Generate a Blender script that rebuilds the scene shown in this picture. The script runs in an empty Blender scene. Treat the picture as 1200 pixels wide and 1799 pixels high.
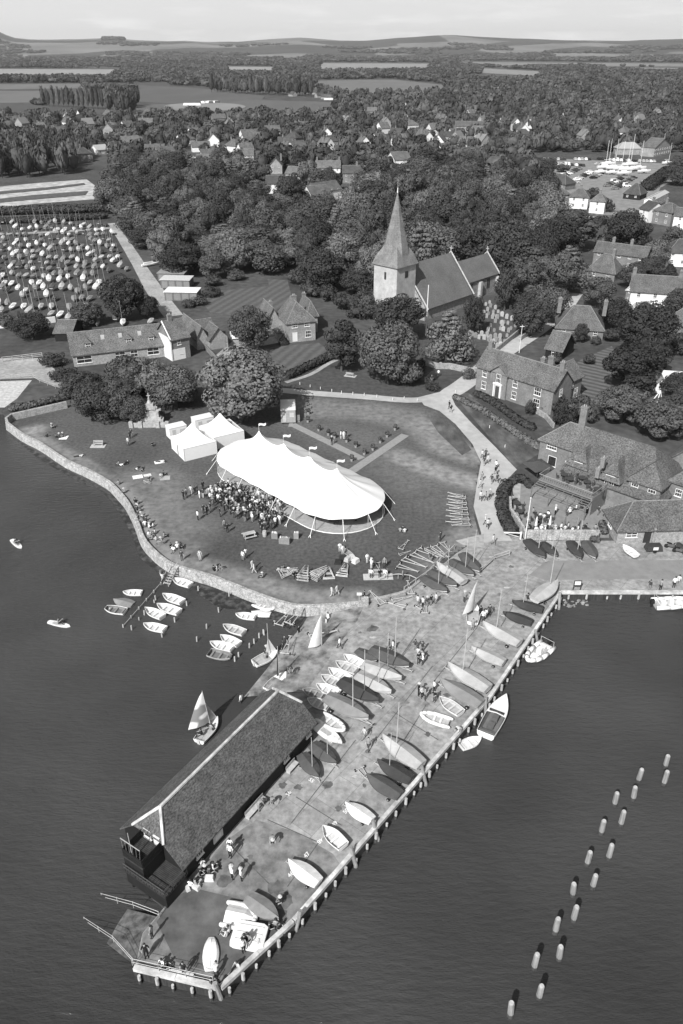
import bpy, bmesh, math, random
import numpy as np
from math import sin, cos, pi, atan, radians as R, dist, atan2, sqrt
from mathutils import Vector, Matrix, noise
from mathutils.geometry import tessellate_polygon
rnd = random.Random(7)
# ---------------------------------------------------------------- camera, light, exposure
HAZE_D = 4.6e-5
H, F, YH = 60.0, 1380.0, 84.0                     # camera height in metres, focal length and horizon row in photo pixels
TH = atan((899.5 - YH) / F)
sc = bpy.context.scene
COL = sc.collection
cam = bpy.data.objects.new('camera', bpy.data.cameras.new('camera'))
COL.objects.link(cam)
cam.location = (0, 0, H)
cam.rotation_euler = (pi / 2 - TH, 0, 0)
cam.data.sensor_fit = 'VERTICAL'
cam.data.sensor_height = 36
cam.data.lens = 36 * F / 1799
cam.data.clip_start = 1
cam.data.clip_end = 60000
sc.camera = cam
SUN_AZ = R(28)                                    # light travels towards +y, leaning to +x
SUN_EL = R(42)
sun = bpy.data.objects.new('sun', bpy.data.lights.new('sun', 'SUN'))
COL.objects.link(sun)
sun.data.energy = 4.9
sun.data.angle = R(0.6)
sun.data.color = (1, 0.995, 0.985)
ldir = Vector((sin(SUN_AZ) * cos(SUN_EL), cos(SUN_AZ) * cos(SUN_EL), -sin(SUN_EL)))
sun.rotation_euler = ldir.to_track_quat('-Z', 'Y').to_euler()
sun.location = (0, 0, 200)
w = bpy.data.worlds.new('World')
sc.world = w
w.use_nodes = True
nt = w.node_tree
bg = nt.nodes['Background']
sky = nt.nodes.new('ShaderNodeTexSky')
sky.sky_type = 'NISHITA'
sky.sun_disc = False
sky.sun_elevation = SUN_EL
sky.sun_rotation = pi + SUN_AZ
sky.dust_density = 2.5
bwn = nt.nodes.new('ShaderNodeRGBToBW')           # a black and white photograph
tc = nt.nodes.new('ShaderNodeTexCoord')
mp = nt.nodes.new('ShaderNodeMapping')
mp.inputs['Scale'].default_value = (14, 14, 95)
no = nt.nodes.new('ShaderNodeTexNoise')
no.inputs['Scale'].default_value = 1.0
no.inputs['Detail'].default_value = 6
cr = nt.nodes.new('ShaderNodeValToRGB')
cr.color_ramp.elements[0].position = 0.5
cr.color_ramp.elements[1].position = 0.72
sx = nt.nodes.new('ShaderNodeSeparateXYZ')
band = nt.nodes.new('ShaderNodeMapRange')          # a low bank of cumulus just above the hills
band.inputs['From Min'].default_value = 0.055
band.inputs['From Max'].default_value = 0.015
mu = nt.nodes.new('ShaderNodeMath')
mu.operation = 'MULTIPLY'
L_ = nt.links.new
L_(sky.outputs[0], bwn.inputs[0])
L_(tc.outputs['Generated'], mp.inputs[0])
L_(mp.outputs[0], no.inputs['Vector'])
L_(no.outputs['Fac'], cr.inputs[0])
L_(tc.outputs['Generated'], sx.inputs[0])
L_(sx.outputs['Z'], band.inputs['Value'])
L_(cr.outputs[0], mu.inputs[0])
L_(band.outputs[0], mu.inputs[1])
veil = nt.nodes.new('ShaderNodeMapRange')          # pale summer haze low in the sky, thinning upwards
veil.interpolation_type = 'SMOOTHSTEP'
veil.inputs['From Min'].default_value = 0.24
veil.inputs['From Max'].default_value = 0.0
vm = nt.nodes.new('ShaderNodeMix'); vm.data_type = 'FLOAT'
vm.inputs[3].default_value = 7.0
cm = nt.nodes.new('ShaderNodeMath'); cm.operation = 'MULTIPLY_ADD'; cm.inputs[1].default_value = 1.3
L_(sx.outputs['Z'], veil.inputs['Value'])
L_(veil.outputs[0], vm.inputs[0])
L_(bwn.outputs[0], vm.inputs[2])
L_(mu.outputs[0], cm.inputs[0])
L_(vm.outputs[0], cm.inputs[2])
L_(cm.outputs[0], bg.inputs['Color'])
bg.inputs['Strength'].default_value = 0.1
sc.view_settings.view_transform = 'Standard'
sc.view_settings.look = 'None'
sc.view_settings.exposure = 0.3
sc.view_settings.gamma = 1

# ---------------------------------------------------------------- helpers
def G(px, py, z=0.0):
    "the world point at height z seen at photo pixel px, py"
    a, b = px - 600, 899.5 - py
    t = (H - z) / (F * sin(TH) - b * cos(TH))
    return Vector((a * t, (F * cos(TH) + b * sin(TH)) * t, z))
def P(v):
    x, y, z = v[0], v[1], v[2] - H
    f = y * cos(TH) - z * sin(TH)
    return (600 + F * x / f, 899.5 - F * (y * sin(TH) + z * cos(TH)) / f)
def ang(a, b): return atan2(b[1] - a[1], b[0] - a[0])
def inpoly(x, y, poly):
    c = False
    n = len(poly)
    for i in range(n):
        x1, y1 = poly[i][0], poly[i][1]
        x2, y2 = poly[i - 1][0], poly[i - 1][1]
        if (y1 > y) != (y2 > y) and x < (x2 - x1) * (y - y1) / (y2 - y1) + x1: c = not c
    return c
def segd(p, a, b):
    ax, ay = a[0], a[1]; dx, dy = b[0] - ax, b[1] - ay
    t = max(0, min(1, ((p[0] - ax) * dx + (p[1] - ay) * dy) / (dx * dx + dy * dy + 1e-9)))
    return sqrt((p[0] - ax - t * dx) ** 2 + (p[1] - ay - t * dy) ** 2)

MATS = {}
def mat(name, v=.2, var=.25, scale=3.0, rough=.8, detail=6, stretch=(1, 1, 1), bump=0, rand=0, spec=.3, v2=None, lo=.35, hi=.65, attr=None, extra=None, metallic=0):
    if name in MATS: return MATS[name]
    m = bpy.data.materials.new(name)
    m.use_nodes = True
    n = m.node_tree
    b = n.nodes['Principled BSDF']
    b.inputs['Roughness'].default_value = rough
    b.inputs['Specular IOR Level'].default_value = spec
    b.inputs['Metallic'].default_value = metallic
    t = n.nodes.new('ShaderNodeTexCoord')
    mp = n.nodes.new('ShaderNodeMapping')
    mp.inputs['Scale'].default_value = stretch
    n.links.new(t.outputs['Object'], mp.inputs[0])
    q = n.nodes.new('ShaderNodeTexNoise')
    q.inputs['Scale'].default_value = scale
    q.inputs['Detail'].default_value = detail
    q.inputs['Roughness'].default_value = .62
    n.links.new(mp.outputs[0], q.inputs['Vector'])
    r = n.nodes.new('ShaderNodeMapRange')
    r.inputs['From Min'].default_value = lo
    r.inputs['From Max'].default_value = hi
    r.inputs['To Min'].default_value = v * (1 - var)
    r.inputs['To Max'].default_value = v * (1 + var) if v2 is None else v2
    n.links.new(q.outputs['Fac'], r.inputs['Value'])
    out = r.outputs[0]
    def mul(a, bq):
        k = n.nodes.new('ShaderNodeMath'); k.operation = 'MULTIPLY'
        n.links.new(a, k.inputs[0])
        if isinstance(bq, (int, float)): k.inputs[1].default_value = bq
        else: n.links.new(bq, k.inputs[1])
        return k.outputs[0]
    if rand:
        oi = n.nodes.new('ShaderNodeObjectInfo')
        rr = n.nodes.new('ShaderNodeMapRange')
        rr.inputs['To Min'].default_value = 1 - rand
        rr.inputs['To Max'].default_value = 1 + rand
        n.links.new(oi.outputs['Random'], rr.inputs['Value'])
        out = mul(out, rr.outputs[0])
    if attr:
        at = n.nodes.new('ShaderNodeAttribute'); at.attribute_name = attr
        mm = n.nodes.new('ShaderNodeMix'); mm.data_type = 'FLOAT'
        q3 = n.nodes.new('ShaderNodeTexNoise'); q3.inputs['Scale'].default_value = .9; q3.inputs['Detail'].default_value = 8
        n.links.new(t.outputs['Object'], q3.inputs['Vector'])
        r3 = n.nodes.new('ShaderNodeMapRange'); r3.inputs['From Min'].default_value = .3; r3.inputs['From Max'].default_value = .7
        r3.inputs['To Min'].default_value = .35; r3.inputs['To Max'].default_value = 1.45
        n.links.new(q3.outputs['Fac'], r3.inputs['Value'])
        fm = mul(at.outputs['Fac'], r3.outputs[0])
        fm.node.use_clamp = True
        n.links.new(fm, mm.inputs[0]); n.links.new(out, mm.inputs[2])
        mm.inputs[3].default_value = .24
        out = mm.outputs[0]
    if extra: out = extra(n, t, out, mul)
    n.links.new(out, b.inputs['Base Color'])
    if bump:
        bp = n.nodes.new('ShaderNodeBump')
        bp.inputs['Strength'].default_value = bump
        bp.inputs['Distance'].default_value = .05
        n.links.new(q.outputs['Fac'], bp.inputs['Height'])
        n.links.new(bp.outputs[0], b.inputs['Normal'])
    MATS[name] = m
    return m
def ex_second(scale, lo, hi, a, b):
    "multiply by a second, larger blotch pattern"
    def f(n, t, out, mul):
        q = n.nodes.new('ShaderNodeTexNoise'); q.inputs['Scale'].default_value = scale; q.inputs['Detail'].default_value = 5
        n.links.new(t.outputs['Object'], q.inputs['Vector'])
        r = n.nodes.new('ShaderNodeMapRange'); r.inputs['From Min'].default_value = lo; r.inputs['From Max'].default_value = hi
        r.inputs['To Min'].default_value = a; r.inputs['To Max'].default_value = b
        n.links.new(q.outputs['Fac'], r.inputs['Value'])
        return mul(out, r.outputs[0])
    return f
def ex_voro(scale, lo, hi, a, b, second=None):
    "stones: darker joints between cells"
    def f(n, t, out, mul):
        q = n.nodes.new('ShaderNodeTexVoronoi'); q.feature = 'DISTANCE_TO_EDGE'; q.inputs['Scale'].default_value = scale
        n.links.new(t.outputs['Object'], q.inputs['Vector'])
        r = n.nodes.new('ShaderNodeMapRange'); r.inputs['From Min'].default_value = lo; r.inputs['From Max'].default_value = hi
        r.inputs['To Min'].default_value = a; r.inputs['To Max'].default_value = b
        n.links.new(q.outputs['Distance'], r.inputs['Value'])
        o = mul(out, r.outputs[0])
        return second(n, t, o, mul) if second else o
    return f
def ex_slab(rot, w_, h_, a, b, second=None):
    "cast slabs: each bay a slightly different tone with thin dark joints"
    def f(n, t, out, mul):
        mpn = n.nodes.new('ShaderNodeMapping'); mpn.inputs['Rotation'].default_value = (0, 0, rot)
        n.links.new(t.outputs['Object'], mpn.inputs[0])
        q = n.nodes.new('ShaderNodeTexBrick'); q.inputs['Scale'].default_value = 1; q.inputs['Brick Width'].default_value = w_; q.inputs['Row Height'].default_value = h_
        q.inputs['Mortar Size'].default_value = .03; q.inputs['Mortar Smooth'].default_value = .3
        q.inputs['Color1'].default_value = (a, a, a, 1); q.inputs['Color2'].default_value = (b, b, b, 1); q.inputs['Mortar'].default_value = (a * .7,) * 3 + (1,)
        n.links.new(mpn.outputs[0], q.inputs['Vector'])
        o = mul(out, q.outputs['Color'])
        return second(n, t, o, mul) if second else o
    return f
def ex_wave(scale, d, a, b, direction='X', dist=.6):
    "stripes: mown lawn, tile courses, planks"
    def f(n, t, out, mul):
        mpn = n.nodes.new('ShaderNodeMapping'); mpn.inputs['Rotation'].default_value = (0, 0, d)
        n.links.new(t.outputs['Object'], mpn.inputs[0])
        q = n.nodes.new('ShaderNodeTexWave'); q.bands_direction = direction
        q.inputs['Scale'].default_value = scale; q.inputs['Distortion'].default_value = dist; q.inputs['Detail'].default_value = 3
        n.links.new(mpn.outputs[0], q.inputs['Vector'])
        r = n.nodes.new('ShaderNodeMapRange'); r.inputs['To Min'].default_value = a; r.inputs['To Max'].default_value = b
        n.links.new(q.outputs['Fac'], r.inputs['Value'])
        return mul(out, r.outputs[0])
    return f

GR = lambda v: mat('paint_%02d' % int(v * 100), v, .12, 2.5, .55, spec=.4)
M_grass = mat('lawn grass', .072, .3, 1.9, .95, 10, attr='wear', extra=ex_second(.05, .35, .65, .78, 1.25), bump=.6)
M_land = mat('rough pasture', .06, .3, .05, .95, 12, extra=ex_second(.6, .3, .7, .7, 1.3))
M_conc = mat('worn concrete', .25, .3, 1.3, .85, 14, extra=ex_slab(R(-52), 5.3, 3.7, .95, 1.05, ex_second(.25, .35, .65, .82, 1.12)), bump=.2)
M_tarm = mat('old tarmac', .37, .12, .6, .9, 10, extra=ex_second(.1, .35, .65, .88, 1.1))
M_tarmd = mat('dark tarmac', .2, .12, .6, .9, 10)
M_gravel = mat('pale gravel', .3, .18, 1.2, .95, 10, extra=ex_second(.15, .35, .65, .8, 1.15))
M_wet = mat('wet slipway concrete', .11, .3, .6, .5, 12, v2=.3, lo=.36, hi=.62)
M_stone = mat('sea wall stone', .36, .3, 1.5, .9, 8, extra=ex_voro(2.6, .0, .12, .55, 1.0))
M_flint = mat('flint and rubble', .3, .25, 2, .9, 8, extra=ex_voro(3.0, .0, .1, .65, 1.0))
M_tower = mat('pale rendered stone', .4, .14, 1.2, .9, 8, extra=ex_second(.4, .3, .7, .85, 1.08))
M_brick = mat('brick wall', .17, .2, 3, .9, 8, extra=ex_second(.5, .3, .7, .8, 1.2))
M_brickl = mat('pale brick wall', .25, .2, 3, .9, 8, extra=ex_second(.5, .3, .7, .8, 1.2))
M_weed = mat('weed dark wall foot', .05, .3, 2, .9)
M_tile = mat('clay roof tiles', .1, .6, 5.0, .9, 10, rand=.15, extra=ex_second(.45, .3, .7, .75, 1.25), bump=.5)
M_tiled = mat('dark roof tiles', .06, .3, 3.2, .9, 10, rand=.15, extra=ex_second(.45, .3, .7, .75, 1.25))
M_shing = mat('weathered shingles', .17, .22, 3, .9, 10, extra=ex_second(.5, .3, .7, .75, 1.25), bump=.4)
M_slate = mat('mossy black tiles', .082, .6, 6.5, .85, 14, stretch=(.7, 1.2, 1), extra=ex_second(1.1, .3, .7, .78, 1.3), bump=.8)
M_tar = mat('tarred boards', .012, .3, 4, .75, 6)
M_deck = mat('dark decking', .035, .35, 3, .8, 6, extra=ex_wave(2.2, 0, .6, 1.3, 'X', .1))
M_white = mat('white paint', .66, .04, 1.5, .5)
M_canvas = mat('white canvas', .68, .02, 2, .9)
M_wood = mat('bleached timber', .36, .2, 2, .85, 8, stretch=(1, 1, .25), extra=ex_second(1.1, .3, .7, .85, 1.1))
M_post = mat('bleached pile timber', .23, .25, 6, .9, 8, stretch=(1, 1, .12))
M_beam = mat('weathered white timber', .52, .22, 1.6, .8, 8, extra=ex_second(.7, .35, .65, .6, 1.1))
M_dark = mat('black rubber', .015, .2, 4, .7)
M_glass = mat('window glass', .03, .3, 1, .12, spec=.6)
M_metal = mat('galvanised steel', .42, .15, 3, .45, spec=.5)
M_dmetal = mat('dull steel', .13, .2, 3, .6, spec=.5)
M_bark = mat('bark', .07, .3, 3, .95, 8, stretch=(1, 1, .3))
M_leaf = mat('mid green leaves', .058, .5, 2.2, .75, 4, rand=.4, spec=.25)
M_leafl = mat('pale green leaves', .108, .45, 2.2, .75, 4, rand=.2, spec=.25)
M_leafd = mat('dark green leaves', .036, .5, 2.2, .75, 4, rand=.25, spec=.2)
M_leaff = mat('far woodland leaves', .065, .45, .035, .9, 8, spec=.1)
M_skin = mat('skin', .38, .05, 3, .7)
M_hair = mat('hair', .03, .2, 9, .7)

def setp(o, label=None, cat=None, group=None, kind=None):
    if label: o['label'] = label
    if cat: o['category'] = cat
    if group: o['group'] = group
    if kind: o['kind'] = kind
    return o
REG = []                       # (object, base label) of every thing whose label is finished at the end
def thing(name, loc, rz, label, cat, group=None):
    o = bpy.data.objects.new(name, None)
    o.empty_display_size = .3
    COL.objects.link(o)
    o.location = loc
    o.rotation_euler = (0, 0, rz)
    setp(o, label, cat, group)
    REG.append(o)
    return o
def link(name, me, parent=None, loc=None, rz=None):
    o = bpy.data.objects.new(name, me)
    COL.objects.link(o)
    if parent: o.parent = parent
    if loc is not None: o.location = loc
    if rz is not None: o.rotation_euler = (0, 0, rz)
    return o
def solo(o, label, cat, group=None):
    setp(o, label, cat, group); REG.append(o); return o
def dup(o, loc=None, rz=None, parent=None, label=None, scale=None, group=None):
    "a copy of a thing with copies of its parts and sub-parts"
    c = o.copy(); COL.objects.link(c)
    if parent: c.parent = parent
    if loc is not None: c.location = loc
    if rz is not None: c.rotation_euler = (0, 0, rz)
    if scale is not None: c.scale = (scale,) * 3 if isinstance(scale, (int, float)) else scale
    if label: c['label'] = label
    if group: c['group'] = group
    for ch in list(o.children): dup(ch, parent=c)
    if not parent: REG.append(c)
    return c
def shelve(t):
    'prototype: keep the data, take its parts out of the scene'
    for ch in list(t.children_recursive): COL.objects.unlink(ch)
    return t
class MB:
    def __init__(s): s.v = []; s.f = []; s.m = []
    def add(s, vs, fs, m=0):
        k = len(s.v); s.v += [tuple(v) for v in vs]
        for f in fs: s.f.append([i + k for i in f]); s.m.append(m)
        return s
    def box(s, cx, cy, cz, sx, sy, sz, rz=0, m=0, taper=1):
        c, q = cos(rz), sin(rz); vs = []
        for k, z in enumerate((cz - sz / 2, cz + sz / 2)):
            tp = taper if k else 1
            for x, y in ((-1, -1), (1, -1), (1, 1), (-1, 1)):
                a, b = x * sx / 2 * tp, y * sy / 2 * tp
                vs.append((cx + a * c - b * q, cy + a * q + b * c, z))
        return s.add(vs, [(3, 2, 1, 0), (4, 5, 6, 7), (0, 1, 5, 4), (1, 2, 6, 5), (2, 3, 7, 6), (3, 0, 4, 7)], m)
    def bx(s, x0, x1, y0, y1, z0, z1, m=0): return s.box((x0 + x1) / 2, (y0 + y1) / 2, (z0 + z1) / 2, x1 - x0, y1 - y0, z1 - z0, 0, m)
    def tube(s, a, b, r0, r1=None, n=6, m=0, cap=True):
        r1 = r0 if r1 is None else r1
        a, b = Vector(a), Vector(b); d = (b - a).normalized()
        u = d.orthogonal().normalized(); v = d.cross(u); vs = []
        for p, r in ((a, r0), (b, r1)):
            for i in range(n):
                t = 2 * pi * i / n + pi / n
                vs.append(p + u * (r * cos(t)) + v * (r * sin(t)))
        fs = [(i, (i + 1) % n, n + (i + 1) % n, n + i) for i in range(n)]
        if cap: fs += [tuple(range(n))[::-1], tuple(range(n, 2 * n))]
        return s.add(vs, fs, m)
    def path(s, pts, r, n=5, m=0):
        for a, b in zip(pts, pts[1:]): s.tube(a, b, r, r, n, m)
        return s
    def loft(s, rings, m=0, closed=False, cap=False):
        n = len(rings[0]); vs = [p for r in rings for p in r]; fs = []
        for i in range(len(rings) - 1):
            for j in range(n if closed else n - 1):
                k = (j + 1) % n
                fs.append((i * n + j, i * n + k, (i + 1) * n + k, (i + 1) * n + j))
        if cap: fs += [tuple(range(n))[::-1], tuple(range((len(rings) - 1) * n, len(rings) * n))]
        return s.add(vs, fs, m)
    def prism(s, poly, z0, z1, m=0, topm=None, bottom=False):
        "poly = list of (x, y); top is triangulated so concave outlines work"
        n = len(poly)
        tr = tessellate_polygon([[Vector((p[0], p[1], 0)) for p in poly]])
        vs = [(p[0], p[1], z1) for p in poly]
        def up(t):
            a, b, c = (poly[i] for i in t)
            return t if (b[0] - a[0]) * (c[1] - a[1]) - (b[1] - a[1]) * (c[0] - a[0]) > 0 else (t[0], t[2], t[1])
        s.add(vs, [up(tuple(t)) for t in tr], m if topm is None else topm)
        if z0 is not None and z0 < z1:
            ar = sum(poly[i - 1][0] * poly[i][1] - poly[i][0] * poly[i - 1][1] for i in range(n))
            pl = poly if ar > 0 else poly[::-1]
            vs = [(p[0], p[1], z0) for p in pl] + [(p[0], p[1], z1) for p in pl]
            s.add(vs, [(i, (i + 1) % n, n + (i + 1) % n, n + i) for i in range(n)], m)
        return s
    def sphere(s, c, r, n=8, k=5, m=0):
        rings = []
        rr = r if hasattr(r, '__len__') else (r, r, r)
        for i in range(k + 1):
            f = pi * i / k
            rings.append([(c[0] + rr[0] * sin(f) * cos(2 * pi * j / n), c[1] + rr[1] * sin(f) * sin(2 * pi * j / n), c[2] - rr[2] * cos(f)) for j in range(n)])
        return s.loft(rings, m, True)
    def mesh(s, name, mats, smooth=False):
        me = bpy.data.meshes.new(name)
        me.from_pydata(s.v, [], s.f)
        if not isinstance(mats, (list, tuple)): mats = [mats]
        for q in mats: me.materials.append(q)
        if len(mats) > 1: me.polygons.foreach_set('material_index', s.m)
        if smooth: me.polygons.foreach_set('use_smooth', [True] * len(me.polygons))
        me.update()
        return me
    def obj(s, name, mats, parent=None, smooth=False, loc=None, rz=None): return link(name, s.mesh(name, mats, smooth), parent, loc, rz)
def tag_struct(o, label=None): setp(o, label, None, None, 'structure'); return o
def sheet(name, pxs, z, m, label=None, depth=None):
    poly = [tuple(G(*p)[:2]) for p in pxs]
    o = MB().prism(poly, z - (depth or .003), z, 0).obj(name, m)
    return tag_struct(o, label)
def ribbon_pts(pts, wd, z):
    Lp, Rp = [], []
    for i, p in enumerate(pts):
        a = pts[max(0, i - 1)]; b = pts[min(len(pts) - 1, i + 1)]
        d = Vector((b[0] - a[0], b[1] - a[1])).normalized(); nn = Vector((-d.y, d.x))
        ww = wd[i] if hasattr(wd, '__len__') else wd
        Lp.append((p[0] + nn.x * ww / 2, p[1] + nn.y * ww / 2)); Rp.append((p[0] - nn.x * ww / 2, p[1] - nn.y * ww / 2))
    return Lp, Rp
def smoothpts(pts, k=4):
    out = []
    for i in range(len(pts) - 1):
        p0 = pts[max(0, i - 1)]; p1 = pts[i]; p2 = pts[i + 1]; p3 = pts[min(len(pts) - 1, i + 2)]
        for j in range(k):
            t = j / k
            out.append(tuple(.5 * ((2 * p1[c]) + (-p0[c] + p2[c]) * t + (2 * p0[c] - 5 * p1[c] + 4 * p2[c] - p3[c]) * t * t + (-p0[c] + 3 * p1[c] - 3 * p2[c] + p3[c]) * t ** 3) for c in range(2)))
    out.append(tuple(pts[-1][:2]))
    return out
def ribbon(name, pxs, wd, z, m, k=4):
    pts = smoothpts([tuple(G(*p)[:2]) for p in pxs], k)
    Lp, Rp = ribbon_pts(pts, wd, z)
    rings = [[(a[0], a[1], z), (b[0], b[1], z)] for a, b in zip(Rp, Lp)]
    o = MB().loft([r[::-1] for r in rings]).obj(name, m)
    return tag_struct(o)
def wallpath(name, pts, z0, z1, th, m, batter=0.0, foot=None):
    "wall following a line: top th wide, foot wider by batter"
    rings = []
    Lp, Rp = ribbon_pts(pts, th, 0); Lb, Rb = ribbon_pts(pts, th + batter * 2, 0)
    for a, b, c, d in zip(Lp, Rp, Lb, Rb):
        rings.append([(c[0], c[1], z0), (a[0], a[1], z1 - .04), (a[0] * .9 + b[0] * .1, a[1] * .9 + b[1] * .1, z1), (a[0] * .1 + b[0] * .9, a[1] * .1 + b[1] * .9, z1), (b[0], b[1], z1 - .04), (d[0], d[1], z0)])
    return MB().loft(rings, 0, False, True).obj(name, m)

# ---------------------------------------------------------------- ground, water, roads
WZ = -1.0
COAST = [(13, 745), (40, 765), (73, 782), (117, 811), (152, 827), (190, 848), (207, 864), (225, 886), (240, 916), (252, 948), (270, 970), (292, 988), (315, 999), (367, 1014), (405, 1028), (442, 1043), (490, 1060), (530, 1068), (590, 1066), (641, 1061)]
QUAYL = [(628, 1090), (600, 1126), (568, 1172), (536, 1216)]
QEND = [(250, 1600), (272, 1617), (300, 1560)]
BEAM_L = [(236, 1703), (385, 1737)]
BEAM_R = [(385, 1737), (985, 1044)]
BEAM_T = [(985, 1044), (1260, 1044)]
land_px = [(-900, 700), (-30, 716), (5, 720)] + COAST + QUAYL + [(505, 1216), (240, 1545), (292, 1590), (250, 1640), (236, 1703), (385, 1737), (515, 1621), (860, 1228), (985, 1044), (1260, 1044)]
land = [tuple(G(*p)[:2]) for p in land_px]
far = [(400, land[-1][1]), (9000, 900), (9000, 9500), (-9000, 9500), (-9000, 900)]
tag_struct(MB().prism(land + far, -3.2, 0, 0).obj('ground', M_land))
# water with small wind ripples
mw = bpy.data.materials.new('harbour water'); mw.use_nodes = True
n = mw.node_tree; b = n.nodes['Principled BSDF']
b.inputs['Roughness'].default_value = .12; b.inputs['IOR'].default_value = 1.33
t = n.nodes.new('ShaderNodeTexCoord'); mp = n.nodes.new('ShaderNodeMapping'); mp.inputs['Scale'].default_value = (.55, 1.6, 1); mp.inputs['Rotation'].default_value = (0, 0, R(-12))
q = n.nodes.new('ShaderNodeTexNoise'); q.inputs['Scale'].default_value = 1.3; q.inputs['Detail'].default_value = 7; q.inputs['Roughness'].default_value = .6
q2 = n.nodes.new('ShaderNodeTexNoise'); q2.inputs['Scale'].default_value = .05; q2.inputs['Detail'].default_value = 9
r = n.nodes.new('ShaderNodeMapRange'); r.inputs['From Min'].default_value = .3; r.inputs['From Max'].default_value = .7; r.inputs['To Min'].default_value = .032; r.inputs['To Max'].default_value = .058
bp = n.nodes.new('ShaderNodeBump'); bp.inputs['Strength'].default_value = .75; bp.inputs['Distance'].default_value = .25
n.links.new(t.outputs['Object'], mp.inputs[0]); n.links.new(mp.outputs[0], q.inputs['Vector']); n.links.new(t.outputs['Object'], q2.inputs['Vector'])
n.links.new(q2.outputs['Fac'], r.inputs['Value']); n.links.new(r.outputs[0], b.inputs['Base Color'])
n.links.new(q.outputs['Fac'], bp.inputs['Height']); n.links.new(bp.outputs[0], b.inputs['Normal'])
tag_struct(MB().bx(-700, 700, -250, 420, WZ - .2, WZ).obj('water', mw))
tag_struct(MB().bx(-700, 700, -250, 420, -3.3, -3.1).obj('harbour_bed', M_weed))

# lawn in half-metre cells with worn patches
LAWN = COAST + [(690, 1045), (730, 1022), (800, 968), (835, 948), (843, 935), (832, 890), (838, 850), (843, 812), (830, 782), (800, 745), (770, 718), (725, 710), (640, 702), (560, 697), (480, 690), (440, 660), (200, 660), (120, 700), (20, 745)]
WORN = [([(201, 860), (228, 890), (243, 925), (262, 960), (300, 985)], 2.6, 1), ([(60, 765), (150, 815), (200, 850)], 1.2, .5), ([(270, 905), (290, 940), (320, 960)], 3, .45), ([(250, 850), (300, 930)], 5, .45),
        ([(310, 985), (380, 998), (470, 1030), (540, 1050), (640, 1048)], 1.5, .7), ([(740, 745), (775, 780), (830, 800)], 3.2, .7), ([(700, 800), (760, 825), (820, 845), (838, 850)], 2.4, .65),
        ([(540, 715), (640, 722), (720, 735)], 4, .5), ([(640, 815), (700, 850)], 4, .2), ([(760, 990), (840, 950)], 2.5, .35), ([(310, 975), (345, 960)], 1.0, .6), ([(820, 950), (845, 930)], 3, .7), ([(600, 760), (700, 800), (790, 870)], 6, .12), ([(60, 755), (45, 760)], 2, .8)]
def lawn_mesh(polypx, cell, z, worn, name, m):
    poly = [tuple(G(*p)[:2]) for p in polypx]
    xs = [p[0] for p in poly]; ys = [p[1] for p in poly]
    wl = [([G(*p) for p in pts], wd, am) for pts, wd, am in worn]
    idx = {}; vs = []; fs = []; wv = []
    def vid(i, j):
        if (i, j) not in idx:
            x, y = min(xs) + i * cell, min(ys) + j * cell
            idx[(i, j)] = len(vs); vs.append((x, y, z)); v = 0
            for pts, wd, am in wl:
                d = min(segd((x, y), a, b) for a, b in zip(pts, pts[1:]))
                if d < wd * 1.6: v = max(v, am * max(0, min(1, 1.6 - d / wd)))
            wv.append(v)
        return idx[(i, j)]
    for i in range(int((max(xs) - min(xs)) / cell) + 1):
        for j in range(int((max(ys) - min(ys)) / cell) + 1):
            if inpoly(min(xs) + (i + .5) * cell, min(ys) + (j + .5) * cell, poly):
                fs.append((vid(i, j), vid(i + 1, j), vid(i + 1, j + 1), vid(i, j + 1)))
    me = bpy.data.meshes.new(name); me.from_pydata(vs, [], fs); me.materials.append(m)
    a = me.attributes.new('wear', 'FLOAT', 'POINT'); a.data.foreach_set('value', wv)
    return tag_struct(link(name, me))
lawn_mesh(LAWN, .6, .004, WORN, 'lawn', M_grass)

DECK = [(641, 1061), (662, 1052), (705, 1042), (735, 1026), (802, 972), (836, 950), (850, 938), (905, 940), (925, 950), (1260, 950), (1260, 1043), (985, 1043), (860, 1227), (515, 1620), (385, 1736), (237, 1702), (250, 1640), (292, 1590), (260, 1545), (505, 1218), (536, 1216), (568, 1172), (600, 1126), (628, 1090)]
sheet('quay_deck', DECK, .008, M_conc)
sheet('slabs', [(480, 1395), (520, 1356), (640, 1300), (700, 1330), (560, 1480), (470, 1440)], .012, mat('patched concrete', .28, .25, 1.6, .85, 14, extra=ex_slab(R(-52), 3.4, 2.3, .9, 1.08, ex_second(.3, .35, .65, .85, 1.12))))
sheet('slabs', [(385, 1732), (240, 1698), (252, 1640), (292, 1592), (345, 1540), (395, 1478), (450, 1440), (520, 1462), (585, 1500), (600, 1522), (514, 1618)], .0102, mat('old stained concrete', .17, .35, 1.1, .85, 14, extra=ex_second(.22, .35, .65, .72, 1.2)))
sheet('slabs', [(300, 1580), (340, 1560), (505, 1600), (500, 1625), (440, 1680), (395, 1715), (310, 1690), (275, 1620)], .012, mat('algae green concrete', .085, .25, .7, .85, 10, extra=ex_second(.3, .35, .65, .8, 1.3)))
sheet('slabs', [(705, 1355), (722, 1318), (752, 1330), (745, 1352)], .013, M_tarmd)
for a_, b_ in [((560, 1480), (505, 1558)), ((625, 1300), (512, 1446)), ((470, 1440), (560, 1480)), ((520, 1400), (600, 1450)), ((760, 1170), (660, 1300)), ((840, 1100), (760, 1200)), ((690, 1250), (770, 1300)), ((400, 1480), (480, 1560))]:
    p0, p1 = G(*a_), G(*b_)
    tag_struct(MB().box((p0.x + p1.x) / 2, (p0.y + p1.y) / 2, .0155, dist(p0, p1), .09, .003, ang(p0, p1)).obj('concrete_joint', mat('concrete joint', .09, .3, 3, .9)))
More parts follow.
